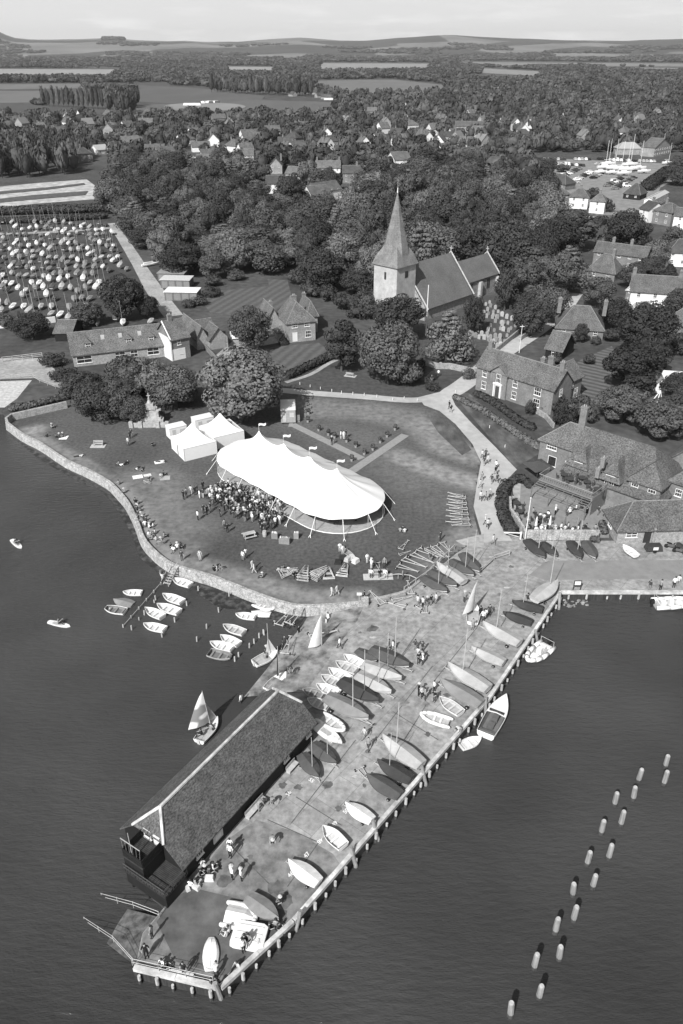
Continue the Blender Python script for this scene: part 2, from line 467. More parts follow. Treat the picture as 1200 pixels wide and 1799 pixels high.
sheet('road', [(960, 985), (1260, 984), (1260, 1016), (958, 1019), (930, 1010)], .013, M_tarmd)
# slipway going down into the water
sl = [G(641, 1062), G(628, 1090), G(600, 1126), G(568, 1172), G(536, 1216)]
sd = [(p[0] - 20, p[1] + 1, -3.0) for p in sl]
rings = []
for a_, b_ in zip(sl, sd): rings.append([tuple(Vector(a_).lerp(Vector(b_), k / 8))[:2] + (.004 - 3.0 * (k / 8),) for k in range(9)])
tag_struct(MB().loft(rings).obj('slipway', M_wet))
fs_ = mat('weedy foreshore', .035, .4, 1.2, .5, 10, v2=.13, lo=.45, hi=.75)
for pl in ([(330, 1010), (400, 1030), (480, 1058), (535, 1072), (520, 1090), (470, 1078), (420, 1060), (385, 1058), (350, 1035)], [(150, 832), (205, 866), (240, 920), (250, 960), (300, 1004), (290, 1006), (245, 970), (228, 925), (195, 870)], [(15, 755), (75, 792), (150, 836), (148, 842), (70, 800)]):
    sheet('foreshore', pl, WZ + .015, fs_, depth=.02)
# lanes
ribbon('lane', [(470, 683), (540, 690), (640, 697), (715, 703), (765, 700)], 2.6, .010, M_tarm)
ribbon('lane', [(755, 705), (795, 688), (828, 665), (862, 636), (900, 610), (945, 580), (985, 548), (1010, 515)], [3.6] * 4 + [4.4] * 25, .014, M_tarm)
sheet('path', [(735, 698), (775, 688), (790, 690), (800, 712), (830, 745), (870, 785), (908, 825), (882, 852), (869, 880), (876, 915), (900, 950), (848, 952), (845, 935), (832, 890), (838, 850), (845, 812), (830, 780), (800, 745), (772, 722), (745, 712)], .018, M_tarm)
sheet('path', [(800, 950), (850, 938), (850, 962), (815, 958)], .020, M_gravel)
ribbon('path', [(502, 672), (545, 658), (575, 640), (592, 632)], 1.1, .012, M_gravel)
ribbon('track', [(-20, 412), (100, 407), (200, 400)], 3.2, .008, M_gravel)
ribbon('track', [(196, 392), (222, 430), (250, 475), (275, 515), (305, 555)], [3, 3, 3.4, 3.4, 3.8, 3.8, 4, 4, 4.3, 4.5, 4.8, 5, 5, 5, 5, 5, 5], .012, M_gravel)
sheet('driveway', [(-30, 630), (75, 629), (92, 645), (128, 676), (116, 686), (80, 672), (60, 664), (-30, 668)], .012, M_gravel)
sheet('yard', [(408, 600), (440, 560), (490, 572), (500, 600), (438, 612), (415, 640), (385, 655), (360, 640)], .012, M_gravel)
sheet('beach', [(-60, 672), (56, 668), (30, 700), (8, 716), (-60, 716)], .012, mat('shingle foreshore', .42, .25, 1.5, .95, 10))
sheet('pavement', [(900, 845), (945, 860), (1000, 945), (925, 947), (905, 925)], .012, M_gravel)
sheet('terrace_paving', [(915, 850), (1070, 880), (1070, 945), (925, 946), (912, 905)], .014, mat('patio paving', .2, .15, 1, .9, 8))
M_st1 = mat('mown lawn', .085, .15, 1, .95, 8, extra=ex_wave(.13, R(20), .82, 1.18))
M_st2 = mat('freshly mown stripes', .1, .15, 1, .95, 8, extra=ex_wave(.17, R(-52), .6, 1.25))
sheet('garden_lawn', [(438, 614), (560, 602), (585, 622), (560, 640), (505, 652), (460, 640)], .012, M_st1)
sheet('garden_lawn', [(1000, 650), (1020, 632), (1075, 608), (1085, 625), (1068, 700), (1005, 722), (985, 690)], .012, M_st2)
sheet('garden_lawn', [(350, 525), (375, 512), (500, 500), (510, 530), (470, 555), (370, 550)], .010, M_st1)
sheet('garden_lawn', [(470, 490), (505, 492), (515, 530), (480, 535)], .013, M_st1)
sheet('garden_lawn', [(1130, 690), (1200, 690), (1210, 740), (1130, 730)], .012, M_st1)
sheet('garden_lawn', [(960, 388), (1000, 375), (1085, 378), (1075, 392), (1000, 398)], .012, M_st1)
sheet('verge', [(795, 692), (822, 690), (960, 790), (905, 822)], .011, mat('long rough grass', .085, .35, .8, .95, 12, stretch=(1, .4, 1), extra=ex_second(.2, .35, .65, .7, 1.3)))
sheet('verge', [(505, 675), (560, 655), (600, 642), (690, 682), (760, 680), (775, 690), (715, 698), (600, 692), (505, 680)], .008, mat('green grass', .06, .3, 1, .95, 10))
sheet('verge', [(765, 722), (800, 752), (828, 790), (812, 800), (770, 760), (745, 722)], .011, mat('long rough grass', .1))
sheet('churchyard_grass', [(735, 660), (830, 655), (985, 545), (960, 520), (860, 520), (700, 560)], .007, mat('green grass', .06))
sheet('boat_park', [(-60, 385), (195, 383), (225, 430), (285, 520), (300, 560), (120, 590), (-60, 560)], .006, mat('trodden dark grass', .05, .25, 1, .95, 10, extra=ex_second(.1, .35, .65, .8, 1.2)))
sheet('car_park', [(935, 283), (960, 278), (1190, 288), (1215, 300), (1160, 330), (1150, 360), (1105, 375), (1060, 385), (1000, 345), (930, 300)], .008, mat('car park gravel', .2, .2, .3, .9, 10))
# far fields (px outlines on the plain)
def ftone(v): return mat('field_%03d' % int(v * 1000), v, .1, .02, .95, 10, stretch=(1, .3, 1))
for k, (v, pl) in enumerate([(.24, [(-80, 121), (215, 122), (205, 134), (-80, 136)]), (.13, [(-80, 149), (150, 147), (150, 155), (-80, 158)]), (.12, [(-80, 160), (78, 160), (75, 180), (-80, 182)]), (.065, [(-80, 183), (190, 185), (200, 196), (150, 205), (-80, 225)]),
                             (.085, [(245, 150), (350, 155), (465, 169), (460, 177), (300, 182), (240, 178)]), (.095, [(190, 185), (300, 183), (455, 176), (590, 180), (588, 206), (300, 210), (190, 200)]), (.24, [(395, 117), (482, 118), (480, 128), (400, 127)]),
                             (.13, [(555, 142), (690, 140), (785, 150), (782, 168), (600, 170), (552, 156)]), (.22, [(560, 111), (762, 112), (750, 125), (560, 126)]), (.2, [(845, 120), (955, 126), (950, 134), (845, 128)]), (.17, [(820, 109), (1210, 112), (1210, 117), (820, 115)]), (.16, [(1060, 118), (1210, 120), (1210, 125), (1060, 123)]), (.16, [(-50, 113), (60, 112), (60, 116), (-50, 117)])]):
    tag_struct(MB().prism([tuple(G(*p)[:2]) for p in pl], .02 + k * .01, .2 + k * .03).obj('field', ftone(v)))
cp = [G(360 + 72 * cos(a * pi / 12), 188.5 + 7.2 * sin(a * pi / 12)) for a in range(24)]
tag_struct(MB().prism([(p.x, p.y) for p in cp], .3, .75).obj('cricket_pitch', ftone(.19)))
sheet('allotment', [(-60, 334), (60, 322), (152, 315), (186, 340), (165, 350), (60, 358), (-60, 372)], .012, mat('chalky tilled ground', .34, .3, .25, .95, 10, v2=.5))
for pl in ([(-60, 342), (80, 330), (148, 322), (150, 325), (80, 334), (-60, 347)], [(-20, 352), (60, 343), (155, 336), (150, 343), (70, 350), (-20, 358)]):
    sheet('crop_strip', pl, .2, mat('green crop', .08, .3, .5, .95, 8))

# hills of the downs on the horizon
def hh(x, y):
    az = math.degrees(atan2(x, y)); px = 600 + F * 1.16 * x / y
    crest = np.interp(px, [-400, -20, 0, 25, 60, 150, 200, 240, 300, 330, 370, 420, 480, 530, 600, 640, 700, 750, 790, 850, 900, 1000, 1100, 1200, 1500],
                      [90, 165, 168, 120, 105, 108, 110, 100, 94, 98, 84, 80, 100, 108, 92, 90, 112, 118, 122, 108, 100, 96, 94, 104, 90])
    f = max(0, min(1, (y - 5200) / 4200)); f = f * f * (3 - 2 * f)
    g = noise.noise(Vector((x / 1400, y / 1200, 0))) * 16 + noise.noise(Vector((x / 450, y / 400, 5))) * 6
    back = max(0, (y - 9600) / 2500)
    return f * (crest + g) * max(0, 1 - back * back) * 1.3 - 1.5
NXH, NYH = 180, 60
vs = []; fs = []
for j in range(NYH):
    y = 5000 + 7200 * j / (NYH - 1)
    for i in range(NXH):
        x = (i / (NXH - 1) - .5) * 1.5 * y
        vs.append((x, y, hh(x, y)))
fs = [(j * NXH + i, j * NXH + i + 1, (j + 1) * NXH + i + 1, (j + 1) * NXH + i) for j in range(NYH - 1) for i in range(NXH - 1)]
def ex_hill(n, t, out, mul):
    q = n.nodes.new('ShaderNodeTexVoronoi'); q.inputs['Scale'].default_value = 1.0
    mpn = n.nodes.new('ShaderNodeMapping'); mpn.inputs['Scale'].default_value = (.0016, .0011, .0016)
    n.links.new(t.outputs['Object'], mpn.inputs[0]); n.links.new(mpn.outputs[0], q.inputs['Vector'])
    s = n.nodes.new('ShaderNodeSeparateColor'); n.links.new(q.outputs['Color'], s.inputs[0])
    r = n.nodes.new('ShaderNodeMapRange'); r.inputs['From Min'].default_value = .42; r.inputs['From Max'].default_value = .5; r.inputs['To Min'].default_value = .4; r.inputs['To Max'].default_value = 1.35
    n.links.new(s.outputs[0], r.inputs['Value'])
    return mul(out, r.outputs[0])
me = bpy.data.meshes.new('hills'); me.from_pydata(vs, [], fs); me.materials.append(mat('downland', .11, .25, .002, .95, 8, extra=ex_hill))
me.polygons.foreach_set('use_smooth', [True] * len(fs))
tag_struct(link('hills', me))
# ---------------------------------------------------------------- sea wall, quay beam, piles
cw = smoothpts([tuple(G(*p)[:2]) for p in COAST], 3)
sw = wallpath('sea_wall', cw, -2.4, .45, .55, M_stone, .35)
solo(sw, 'long curving pale stone sea wall between lawn and harbour', 'wall')
solo(wallpath('stone_wall', [tuple(G(*p)[:2]) for p in [(13, 745), (22, 738), (118, 716)]], -.2, 1.3, .5, M_flint, .1), 'pale rubble wall running inland from the left corner of the sea wall', 'wall')
solo(wallpath('low_wall', smoothpts([tuple(G(*p)[:2]) for p in [(641, 1058), (690, 1047), (720, 1036), (760, 1000)]], 3), -.2, .3, .4, M_flint), 'low stone kerb wall at the top of the slipway', 'wall')
solo(MB().box(*G(641, 1059, .2), .9, .9, 1.3, 0).obj('wall_pier', M_stone), 'square stone pier ending the sea wall by the slipway', 'wall pier')
g0, g1 = G(388, 1740), G(985, 1043); BA = ang(g0, g1)
def along(a, b, t): return Vector(a).lerp(Vector(b), t)
def beam(a_, b_, label, zt=.42):
    a, b = G(*a_), G(*b_); Ln = dist(a, b)
    m = MB()
    k = max(2, int(Ln / 5))
    for i in range(k):
        p = along(a, b, (i + .5) / k); m.box(p.x, p.y, zt - .2, Ln / k - .03, .37, .4, ang(a, b))
    m2 = MB(); p = along(a, b, .5); m2.box(p.x, p.y, -1.35, Ln, .3, 2.7, ang(a, b))
    o = thing('quay_beam', (0, 0, 0), 0, label, 'quay edge', 'timber edge beams of the quay')
    m.obj('capping', M_beam, o); m2.obj('sheet_piling', mat('wet timber piling', .04, .4, 2, .7, 8, stretch=(3, 3, .3)), o)
beam((516, 1621), (860, 1228), 'longest white edge beam, along the middle of the seaward side of the quay')
beam((388, 1738), (515, 1622), 'white edge beam of the seaward side nearest the quay tip')
beam((860, 1228), (985, 1043), 'white edge beam of the seaward side nearest the road')
beam((236, 1703), (385, 1738), 'short white edge beam closing the near end of the quay')
beam((985, 1043), (1262, 1043), 'white edge beam beside the road at the right of the inner harbour')
m = MB()
for t in range(1, 2): pass
def pile_mesh(h, r, lean=(0, 0), mt=M_wood):
    q = MB(); q.tube((0, 0, -2.0), (0, 0, -.55), r * 1.05, r, 8, 1); q.tube((0, 0, -.55), (lean[0], lean[1], h), r, r * .95, 8, 0)
    return q.mesh('pile', [mt, M_weed])
nrm = Vector((sin(BA), -cos(BA)))
PM = [pile_mesh(-.02, .13), pile_mesh(.2, .15), pile_mesh(-.2, .12)]
def fender(a_, b_, k, where, sk=()):
    a, b = G(*a_), G(*b_); d = ang(a, b); nn = Vector((sin(d), -cos(d)))
    for i in range(k):
        if i in sk: continue
        t = (i + .5) / k + rnd.uniform(-.15, .15) / k; p = along(a, b, t)
        o = link('fender_pile', PM[i % 3], None, (p.x + nn.x * .36, p.y + nn.y * .36, 0), rnd.random() * 6)
        solo(o, 'short timber fender pile ' + where, 'pile', 'fender piles along the quay edge')
fender((516, 1621), (860, 1228), 22, 'against the middle seaward beam')
fender((388, 1738), (515, 1622), 6, 'against the seaward beam by the quay tip')
fender((860, 1228), (985, 1043), 14, 'against the seaward beam near the road')
fender((236, 1703), (385, 1738), 5, 'against the beam at the near end of the quay')
fender((985, 1043), (1262, 1043), 9, 'against the beam by the road')
for k, (tx, ty, bx_, by_) in enumerate([(741, 1346, 748, 1377), (655, 1441, 664, 1474), (616, 1488, 625, 1520), (378, 1727, 388, 1752), (853, 1225, 853, 1254), (941, 1107, 944, 1127), (984, 1041, 982, 1068), (528, 1600, 520, 1632)]):
    p = G(bx_, by_, -.8); q = G(tx, ty, 1.1)
    m = MB(); m.tube((0, 0, -1.5), (0, 0, .0), .18, .18, 8); m.tube((0, 0, 0), (q.x - p.x, q.y - p.y, 1.9), .18, .17, 8)
    solo(m.obj('mooring_pile', M_post, loc=(p.x, p.y, -.8)), 'tall leaning mooring pile standing against the quay edge', 'pile', 'tall mooring piles on the quay edge')
# seventeen square-topped piles standing in the harbour
PT = [(1110, 105), (943, 192), (1102, 210), (908, 305), (792, 340), (833, 460), (712, 515), (758, 665), (624, 707), (659, 848), (532, 900), (543, 1050), (428, 1125), (449, 1293), (296, 1343), (325, 1533), (144, 1643)]
m = MB(); m.tube((0, 0, -2.6), (0, 0, -.62), .25, .25, 8, 1); m.tube((0, 0, -.62), (.05, 0, .72), .25, .23, 8, 0); m.tube((.05, 0, .72), (.055, 0, .8), .23, .17, 8, 0)
pm = m.mesh('harbour_post', [M_post, M_weed])
m = MB(); m.tube((0, 0, 0), (0, 0, .03), .18, .17, 8, 0); cap_me = m.mesh('cap', M_metal)
for zx, zy in PT:
    p = G(860 + zx / 3.53, 1300 + zy / 3.53, .5)
    t = thing('mooring_post', (p.x - .05, p.y, 0), 0, 'bleached timber mooring post standing in open water', 'post', 'mooring posts standing in the harbour')
    t.rotation_euler = (rnd.uniform(-.05, .05), rnd.uniform(-.05, .05), rnd.random() * 6); t.scale = (1, 1, 1 + rnd.uniform(-.08, .08)); link('pile_shaft', pm, t); link('post_cap', cap_me, t, (.055, 0, .80))
# thin posts of the dinghy moorings
TP = [(670, 280), (590, 385), (505, 500), (415, 605), (887, 320), (815, 430), (728, 545), (660, 635), (1030, 680), (1065, 650), (1100, 610), (1130, 585), (955, 745), (928, 775), (370, 345), (290, 450), (200, 555), (575, 155), (742, 210), (933, 275)]
TP = [(180 + x / 4, 960 + y / 4) for x, y in TP] + [(420 + x / 4, 1000 + y / 4) for x, y in [(592, 645), (500, 730), (405, 820), (245, 360), (310, 375), (360, 360), (500, 280), (557, 275), (175, 430), (690, 585)]]
m = MB(); m.tube((0, 0, -2.6), (0, 0, -1.2), .1, .1, 6, 1); m.tube((0, 0, -1.2), (.03, .02, -.3), .1, .085, 6, 0); tpm = m.mesh('mooring_stake', [M_wood, M_weed])
for x, y in TP:
    p = G(x, y, -.3)
    solo(link('mooring_stake', tpm, None, (p.x, p.y, 0), rnd.random() * 6), 'thin grey mooring stake in shallow water', 'stake', 'thin mooring stakes between the dinghies')
# jetty with steps from the wall
a, b = G(306, 1004, 0), G(224, 1106, -1.2)
t = thing('jetty', (0, 0, 0), 0, 'narrow dark plank jetty running from the sea wall into the water', 'jetty')
m = MB(); s0 = G(290, 1030, -1.1); zz = -1.25; d = ang(s0, b)
Lj = dist(s0[:2], b[:2]); mid = along(s0, b, .5); m.box(mid.x, mid.y, zz, Lj, 1.0, .1, d)
m.obj('deck', M_deck, t)
m = MB()
for sgn in (-.5, .5):
    for k in range(6):
        p = along(s0, b, k / 5); px_, py_ = p.x - sin(d) * sgn * 1.1, p.y + cos(d) * sgn * 1.1
        if sgn < 0 or k % 2 == 0: m.tube((px_, py_, -2.6), (px_, py_, -.55), .08, .08, 6)
p0 = s0 + Vector((-sin(d) * -.55, cos(d) * -.55, .45)); p1 = b + Vector((-sin(d) * -.55, cos(d) * -.55, .4)); m.tube(p0, (p1.x, p1.y, -.75), .035, .035, 5)
m.obj('post', M_wood, t)
m = MB(); tp = G(308, 996, .4)
for sgn in (-.45, .45):
    m.tube((tp.x - sin(d) * sgn, tp.y + cos(d) * sgn, .5), (s0.x - sin(d) * sgn, s0.y + cos(d) * sgn, -1.2), .07, .07, 5)
    m.tube((tp.x - sin(d) * sgn, tp.y + cos(d) * sgn, 1.3), (s0.x - sin(d) * sgn, s0.y + cos(d) * sgn, -.3), .04, .04, 5)
for k in range(8):
    p = along(tp, s0, (k + .5) / 8); m.box(p.x, p.y, .4 - 1.6 * (k + .5) / 8, .22, .9, .05, d)
m.obj('steps', M_wood, t)
# railings and fences
def rail(name, pxs, z0, h, r, label, cat='railing', mt=M_metal, nr=2, step=2.0, group=None, z1=None):
    pts = [G(x, y, z0) for x, y in pxs]
    if z1 is not None: pts[-1] = G(*pxs[-1], z1)
    t = thing(name, (0, 0, 0), 0, label, cat, group)
    m = MB()
    for a, b in zip(pts, pts[1:]):
        for k in range(nr):
            zz = h * (k + 1) / nr; m.tube(a + Vector((0, 0, zz)), b + Vector((0, 0, zz)), r, r, 4)
    m.obj('rail', mt, t)
    m = MB(); m.tube((0, 0, 0), (0, 0, h + .05), r * 1.3, r * 1.3, 4); me = m.mesh('post', mt)
    for j, (a, b) in enumerate(zip(pts, pts[1:])):
        k = max(1, int((b - a).length / step))
        for i in range(0 if j == 0 else 1, k + 1): link('post', me, t, a.lerp(b, i / k))
    return t
rail('railing', [(233, 1696), (375, 1728)], .4, .9, .02, 'thin metal railing along the beam at the near end of the quay')
rail('railing', [(235, 1694), (200, 1655), (150, 1622)], .0, .8, .022, 'metal handrail sloping into the water left of the quay end', z1=-1.6)
rail('railing', [(280, 1612), (235, 1595), (180, 1580)], .0, .8, .022, 'metal handrail sloping into the water below the black boathouse balcony', z1=-1.6)
# small slip between the handrails
c4 = [G(238, 1697), G(282, 1612), G(180, 1585, -1.8), G(150, 1628, -1.8)]
m = MB(); m.loft([[c4[0], c4[1]], [c4[3], c4[2]]][::-1]); tag_struct(m.obj('slipway', mat('weedy ramp planks', .06, .4, 1.5, .6, 8, v2=.15)))
rail('post_fence', [(5, 636), (75, 628)], 0, 1.1, .06, 'low timber rail fence beside the pale driveway at far left', 'fence', M_wood, 3)
rail('post_fence', [(0, 668), (56, 663), (70, 672), (98, 683)], 0, .9, .04, 'thin post and wire fence above the shingle foreshore', 'fence', M_wood, 2)
rail('post_fence', [(843, 1008), (868, 985), (895, 976)], 0, .9, .05, 'short timber post fence behind the dark covered boats', 'fence', M_wood, 2)
rail('post_fence', [(710, 1040), (750, 1012), (798, 965)], 0, .8, .05, 'timber rail fence between lawn and quay beside the trailers', 'fence', M_wood, 1)
m = MB()
solo(wallpath('garden_wall', [tuple(G(*p)[:2]) for p in [(-30, 579), (60, 572), (98, 566)]], 0, 1.5, .3, M_white), 'long white wall below the dinghy park at far left', 'wall')
m = MB(); m.tube((0, 0, 0), (0, 0, .55), .07, .06, 6); bol = m.mesh('bollard', M_white)
for x, y in [(527, 676), (545, 680), (563, 684), (583, 688), (600, 691), (620, 693), (640, 695), (662, 698), (690, 703), (710, 701), (733, 705), (800, 690), (860, 752), (887, 786)]:
    p = G(x, y); solo(link('bollard', bol, None, p), 'little white verge bollard beside the lane', 'bollard', 'small white bollards along the lane')
# churchyard wall, other garden walls
for nm, pts, h, mt, lb in [('churchyard_wall', [(742, 640), (768, 648), (790, 648), (836, 658)], 1.3, M_flint, 'pale stone churchyard wall at the gate left of the brick house'),
                        ('churchyard_wall', [(868, 622), (912, 586), (950, 562), (985, 535)], 1.2, M_flint, 'stone churchyard wall beside the lane behind the brick house'),
                        ('garden_wall', [(912, 600), (955, 570), (990, 556)], 1.1, M_flint, 'garden wall on the far side of the lane behind the brick house'),
                        ('terrace_wall', [(924, 948), (1050, 948)], 1.6, M_stone, 'straight pale stone wall in front of the pub terrace'),
                        ('terrace_wall', [(924, 948), (910, 925), (896, 905), (895, 885)], 1.3, M_stone, 'curved pale wall at the left end of the pub terrace'),
                        ('garden_wall', [(928, 718), (958, 735), (972, 752)], 1.0, M_flint, 'pale ditch wall below the corner of the brick house'),
                        ('garden_wall', [(340, 590), (392, 648)], 1.2, M_brick, 'low brick wall between the white cottage and the garages'),
                        ('garden_wall', [(1160, 668), (1215, 672)], 2.2, M_white, 'white rendered wall at the right edge behind the gardens'),
                        ('garden_wall', [(1010, 383), (1050, 384)], .7, M_stone, 'low pale wall across the far garden lawn')]:
    solo(wallpath(nm, [tuple(G(*p)[:2]) for p in pts], -.1, h, .35, mt), lb, 'wall')

# ---------------------------------------------------------------- windows and houses
_wc = {}
def window_meshes(w, h, bars):
    k = (round(w, 1), round(h, 1), bars)
    if k in _wc: return _wc[k]
    m = MB(); f = .075; y = -.06
    for bx in ((-w / 2, -w / 2 + f, 0, h), (w / 2 - f, w / 2, 0, h), (-w / 2 + f, w / 2 - f, 0, f), (-w / 2 + f, w / 2 - f, h - f, h)): m.bx(bx[0], bx[1], y, .05, bx[2], bx[3])
    if bars:
        for i in range(1, bars + 1):
            x = -w / 2 + w * i / (bars + 1); m.bx(x - .022, x + .022, y + .01, .04, f, h - f)
        m.bx(-w / 2 + f, w / 2 - f, y + .015, .04, h / 2 - .05, h / 2 + .05)
    m.bx(-w / 2 - .08, w / 2 + .08, y - .07, .05, -.09, -.003)
    p = MB(); p.bx(-w / 2 + f * .9, w / 2 - f * .9, -.01, .045, f * .9, h - f * .9)
    _wc[k] = (m.mesh('window', M_white), p.mesh('pane', M_glass)); return _wc[k]
def window(par, x, y, z, rz, w=1.0, h=1.2, bars=1, pane=True):
    a, b = window_meshes(w, h, bars)
    o = link('window', a, par, (x, y, z), rz)
    if pane: link('pane', b, o)
    return o
def door(par, x, y, z, rz, w=.95, h=2.05, mt=None):
    m = MB(); m.bx(-w / 2, w / 2, -.05, .05, 0, h)
    m2 = MB(); m2.bx(-w / 2 - .12, -w / 2, -.09, .05, 0, h + .12); m2.bx(w / 2, w / 2 + .12, -.09, .05, 0, h + .12); m2.bx(-w / 2, w / 2, -.09, .05, h, h + .12)
    o = m.obj('door', mt or M_white, par, loc=(x, y, z), rz=rz); m2.obj('door_frame', M_white, o); return o
def chimney(par, x, y, z0, z1, w=.9, d=.6, mt=None, pots=2):
    m = MB(); m.bx(-w / 2, w / 2, -d / 2, d / 2, 0, z1 - z0 - .25); m.bx(-w / 2 - .07, w / 2 + .07, -d / 2 - .07, d / 2 + .07, z1 - z0 - .25, z1 - z0)
    o = m.obj('chimney', mt or M_brick, par, loc=(x, y, z0))
    q = MB()
    for i in range(pots): q.tube(((i - (pots - 1) / 2) * .35, 0, z1 - z0), ((i - (pots - 1) / 2) * .35, 0, z1 - z0 + .35), .12, .1, 6)
    if pots: q.obj('chimney_pot', mat('clay pot', .3), o)
    return o
def roofblock(m, x0, x1, y0, y1, z, h, axis='x', inset=(0, 0), over=.35, th=.16):
    "gable (inset 0) or hipped roof; returns nothing, adds to m"
    if axis == 'y':
        def T(p): return (p[1], p[0], p[2])
        a0, a1, b0, b1 = y0, y1, x0, x1
    else:
        def T(p): return p
        a0, a1, b0, b1 = x0, x1, y0, y1
    hw = (b1 - b0) / 2; s = h / hw; bc = (b0 + b1) / 2
    ze = z - over * s
    A0, A1, B0, B1 = a0 - over, a1 + over, b0 - over, b1 + over
    i0, i1 = inset
    flip = axis == 'y'
    def ad(vs, fs):
        fs = [f[::-1] for f in fs] if flip else fs
        m.add([T(v) for v in vs], fs)
    zt = z + h
    # section at each end: if hipped fraction f of the height is cut back by i
    r0 = a0 + i0 if i0 else A0; r1 = a1 - i1 if i1 else A1
    if i0 or i1 or True:
        vs = [(A0, B0, ze), (A1, B0, ze), (A1, B1, ze), (A0, B1, ze), (r0, bc, zt), (r1, bc, zt)]
        if i0 == 0 and i1 == 0:
            lo = [(A0, B0, ze - th), (A1, B0, ze - th), (A1, B1, ze - th), (A0, B1, ze - th), (A0, bc, zt - th), (A1, bc, zt - th)]
            ad(vs + lo, [(0, 1, 5, 4), (2, 3, 4, 5), (6, 10, 11, 7), (8, 11, 10, 9), (0, 6, 7, 1), (2, 8, 9, 3), (0, 4, 10, 6), (3, 9, 10, 4), (1, 7, 11, 5), (2, 5, 11, 8)])
        else:
            lo = [(A0, B0, ze - th), (A1, B0, ze - th), (A1, B1, ze - th), (A0, B1, ze - th)]
            fs = [(0, 1, 5, 4), (2, 3, 4, 5), (3, 0, 4), (1, 2, 5), (6, 9, 8, 7), (0, 6, 7, 1), (1, 7, 8, 2), (2, 8, 9, 3), (3, 9, 6, 0)]
            ad(vs + lo, fs)
def wallblock(m, x0, x1, y0, y1, z1, h=0, axis=None, z0=0):
    "box, with gable triangles when axis is given"
    m.bx(x0, x1, y0, y1, z0, z1)
    if axis == 'x':
        yc = (y0 + y1) / 2
        m.add([(x0, y0, z1), (x0, y1, z1), (x0, yc, z1 + h), (x1, y0, z1), (x1, y1, z1), (x1, yc, z1 + h)], [(0, 2, 1), (3, 4, 5), (0, 3, 5, 2), (1, 2, 5, 4)])
    if axis == 'y':
        xc = (x0 + x1) / 2
        m.add([(x0, y0, z1), (x1, y0, z1), (xc, y0, z1 + h), (x0, y1, z1), (x1, y1, z1), (xc, y1, z1 + h)], [(0, 1, 2), (3, 5, 4), (0, 2, 5, 3), (1, 4, 5, 2)])
def house(name, p0, p1, depth, label, blocks, wm=M_brick, rm=M_tile, cat='house', group=None, wins=(), chims=(), z=0, base=0.0, loc=None, rz=None):
    """front wall from photo point p0 to p1; blocks: (x0,x1,y0,y1,wall_h,roof_h,axis,inset0,inset1[,wallmat,roofmat]) as fractions of width when <=1.01 floats? no: metres"""
    if loc is None:
        a, b = G(*p0), G(*p1); loc = a; rz = ang(a, b)
    t = thing(name, (loc[0], loc[1], z), rz, label, cat, group)
    for bl in blocks:
        x0, x1, y0, y1, hw, hr, ax, i0, i1 = bl[:9]
        w_m = bl[9] if len(bl) > 9 and bl[9] else wm; r_m = bl[10] if len(bl) > 10 and bl[10] else rm
        m = MB(); ax_ = ax
        wallblock(m, x0, x1, y0, y1, hw, hr * .96, ax if i0 == 0 and i1 == 0 else (ax if (i0 == 0 or i1 == 0) else None)) if not (i0 or i1) else wallblock(m, x0, x1, y0, y1, hw)
        m.obj('wall', w_m, t)
        m = MB(); roofblock(m, x0, x1, y0, y1, hw, hr, ax, (i0, i1)); rf = m.obj('roof', r_m, t)
        m = MB(); T = (lambda p: p) if ax != 'y' else (lambda p: (p[1], p[0], p[2])); A0, A1, B0, B1 = (x0, x1, y0, y1) if ax != 'y' else (y0, y1, x0, x1)
        q0, q1 = A0 + (i0 or -.35), A1 - (i1 or -.35); bc = (B0 + B1) / 2; zr = hw + hr + .02; m.tube(T((q0, bc, zr)), T((q1, bc, zr)), .09, .09, 5)
        zl = hw - .35 * hr / ((B1 - B0) / 2) + .02
        for i_, qq, e_ in ((i0, q0, A0 - .35), (i1, q1, A1 + .35)):
            if i_ > .05: [m.tube(T((qq, bc, zr)), T((e_, bb, zl)), .08, .08, 4) for bb in (B0 - .35, B1 + .35)]
        m.obj('ridge', mat('ridge tiles', .2, .3, 3, .9), rf)
    for wn in wins:
        face, u, zz, ww, hh_ = wn[:5]; bars = wn[5] if len(wn) > 5 else 1
        bl = blocks[wn[6]] if len(wn) > 6 else blocks[0]
        x0, x1, y0, y1 = bl[:4]
        pos = {'f': (x0 + u, y0, 0), 'r': (x1, y0 + u, pi / 2), 'l': (x0, y1 - u, -pi / 2), 'b': (x1 - u, y1, pi)}[face]
        window(t, pos[0], pos[1], zz, pos[2], ww, hh_, bars)
    for c in chims: chimney(t, *c)
    return t
def dormer(par, x, y, z, w=1.3, h=1.2, d=1.6, wm=None, rm=None):
    "small roof window box facing -y at the given spot of the roof"
    m = MB(); m.bx(-w / 2, w / 2, 0, d, 0, h)
    o = m.obj('dormer', wm or M_white, par, loc=(x, y, z))
    m = MB(); roofblock(m, -w / 2, w / 2, 0, d + .6, h, w * .45, 'y', (.5, 0), .15, .08); m.obj('dormer_roof', rm or M_tile, o)
    a, b = window_meshes(w * .75, h * .8, 1); link('window', a, o, (0, -.01, .12)); link('pane', b, o, (0, -.01, .12))
    return o
def skylight(par, x, y, z, slope, w=.8, h=1.1):
    m = MB(); c, s = cos(slope), sin(slope)
    vs = [(-w / 2, 0, .0), (w / 2, 0, 0), (w / 2, h * c, h * s), (-w / 2, h * c, h * s)]
    o_ = [(v[0], v[1] - s * .08, v[2] + c * .08) for v in vs]
    m.add(vs + o_, [(4, 5, 6, 7), (0, 1, 5, 4), (1, 2, 6, 5), (2, 3, 7, 6), (3, 0, 4, 7)])
    return m.obj('skylight', mat('skylight glass', .33, .2, 1, .2), par, loc=(x, y, z))

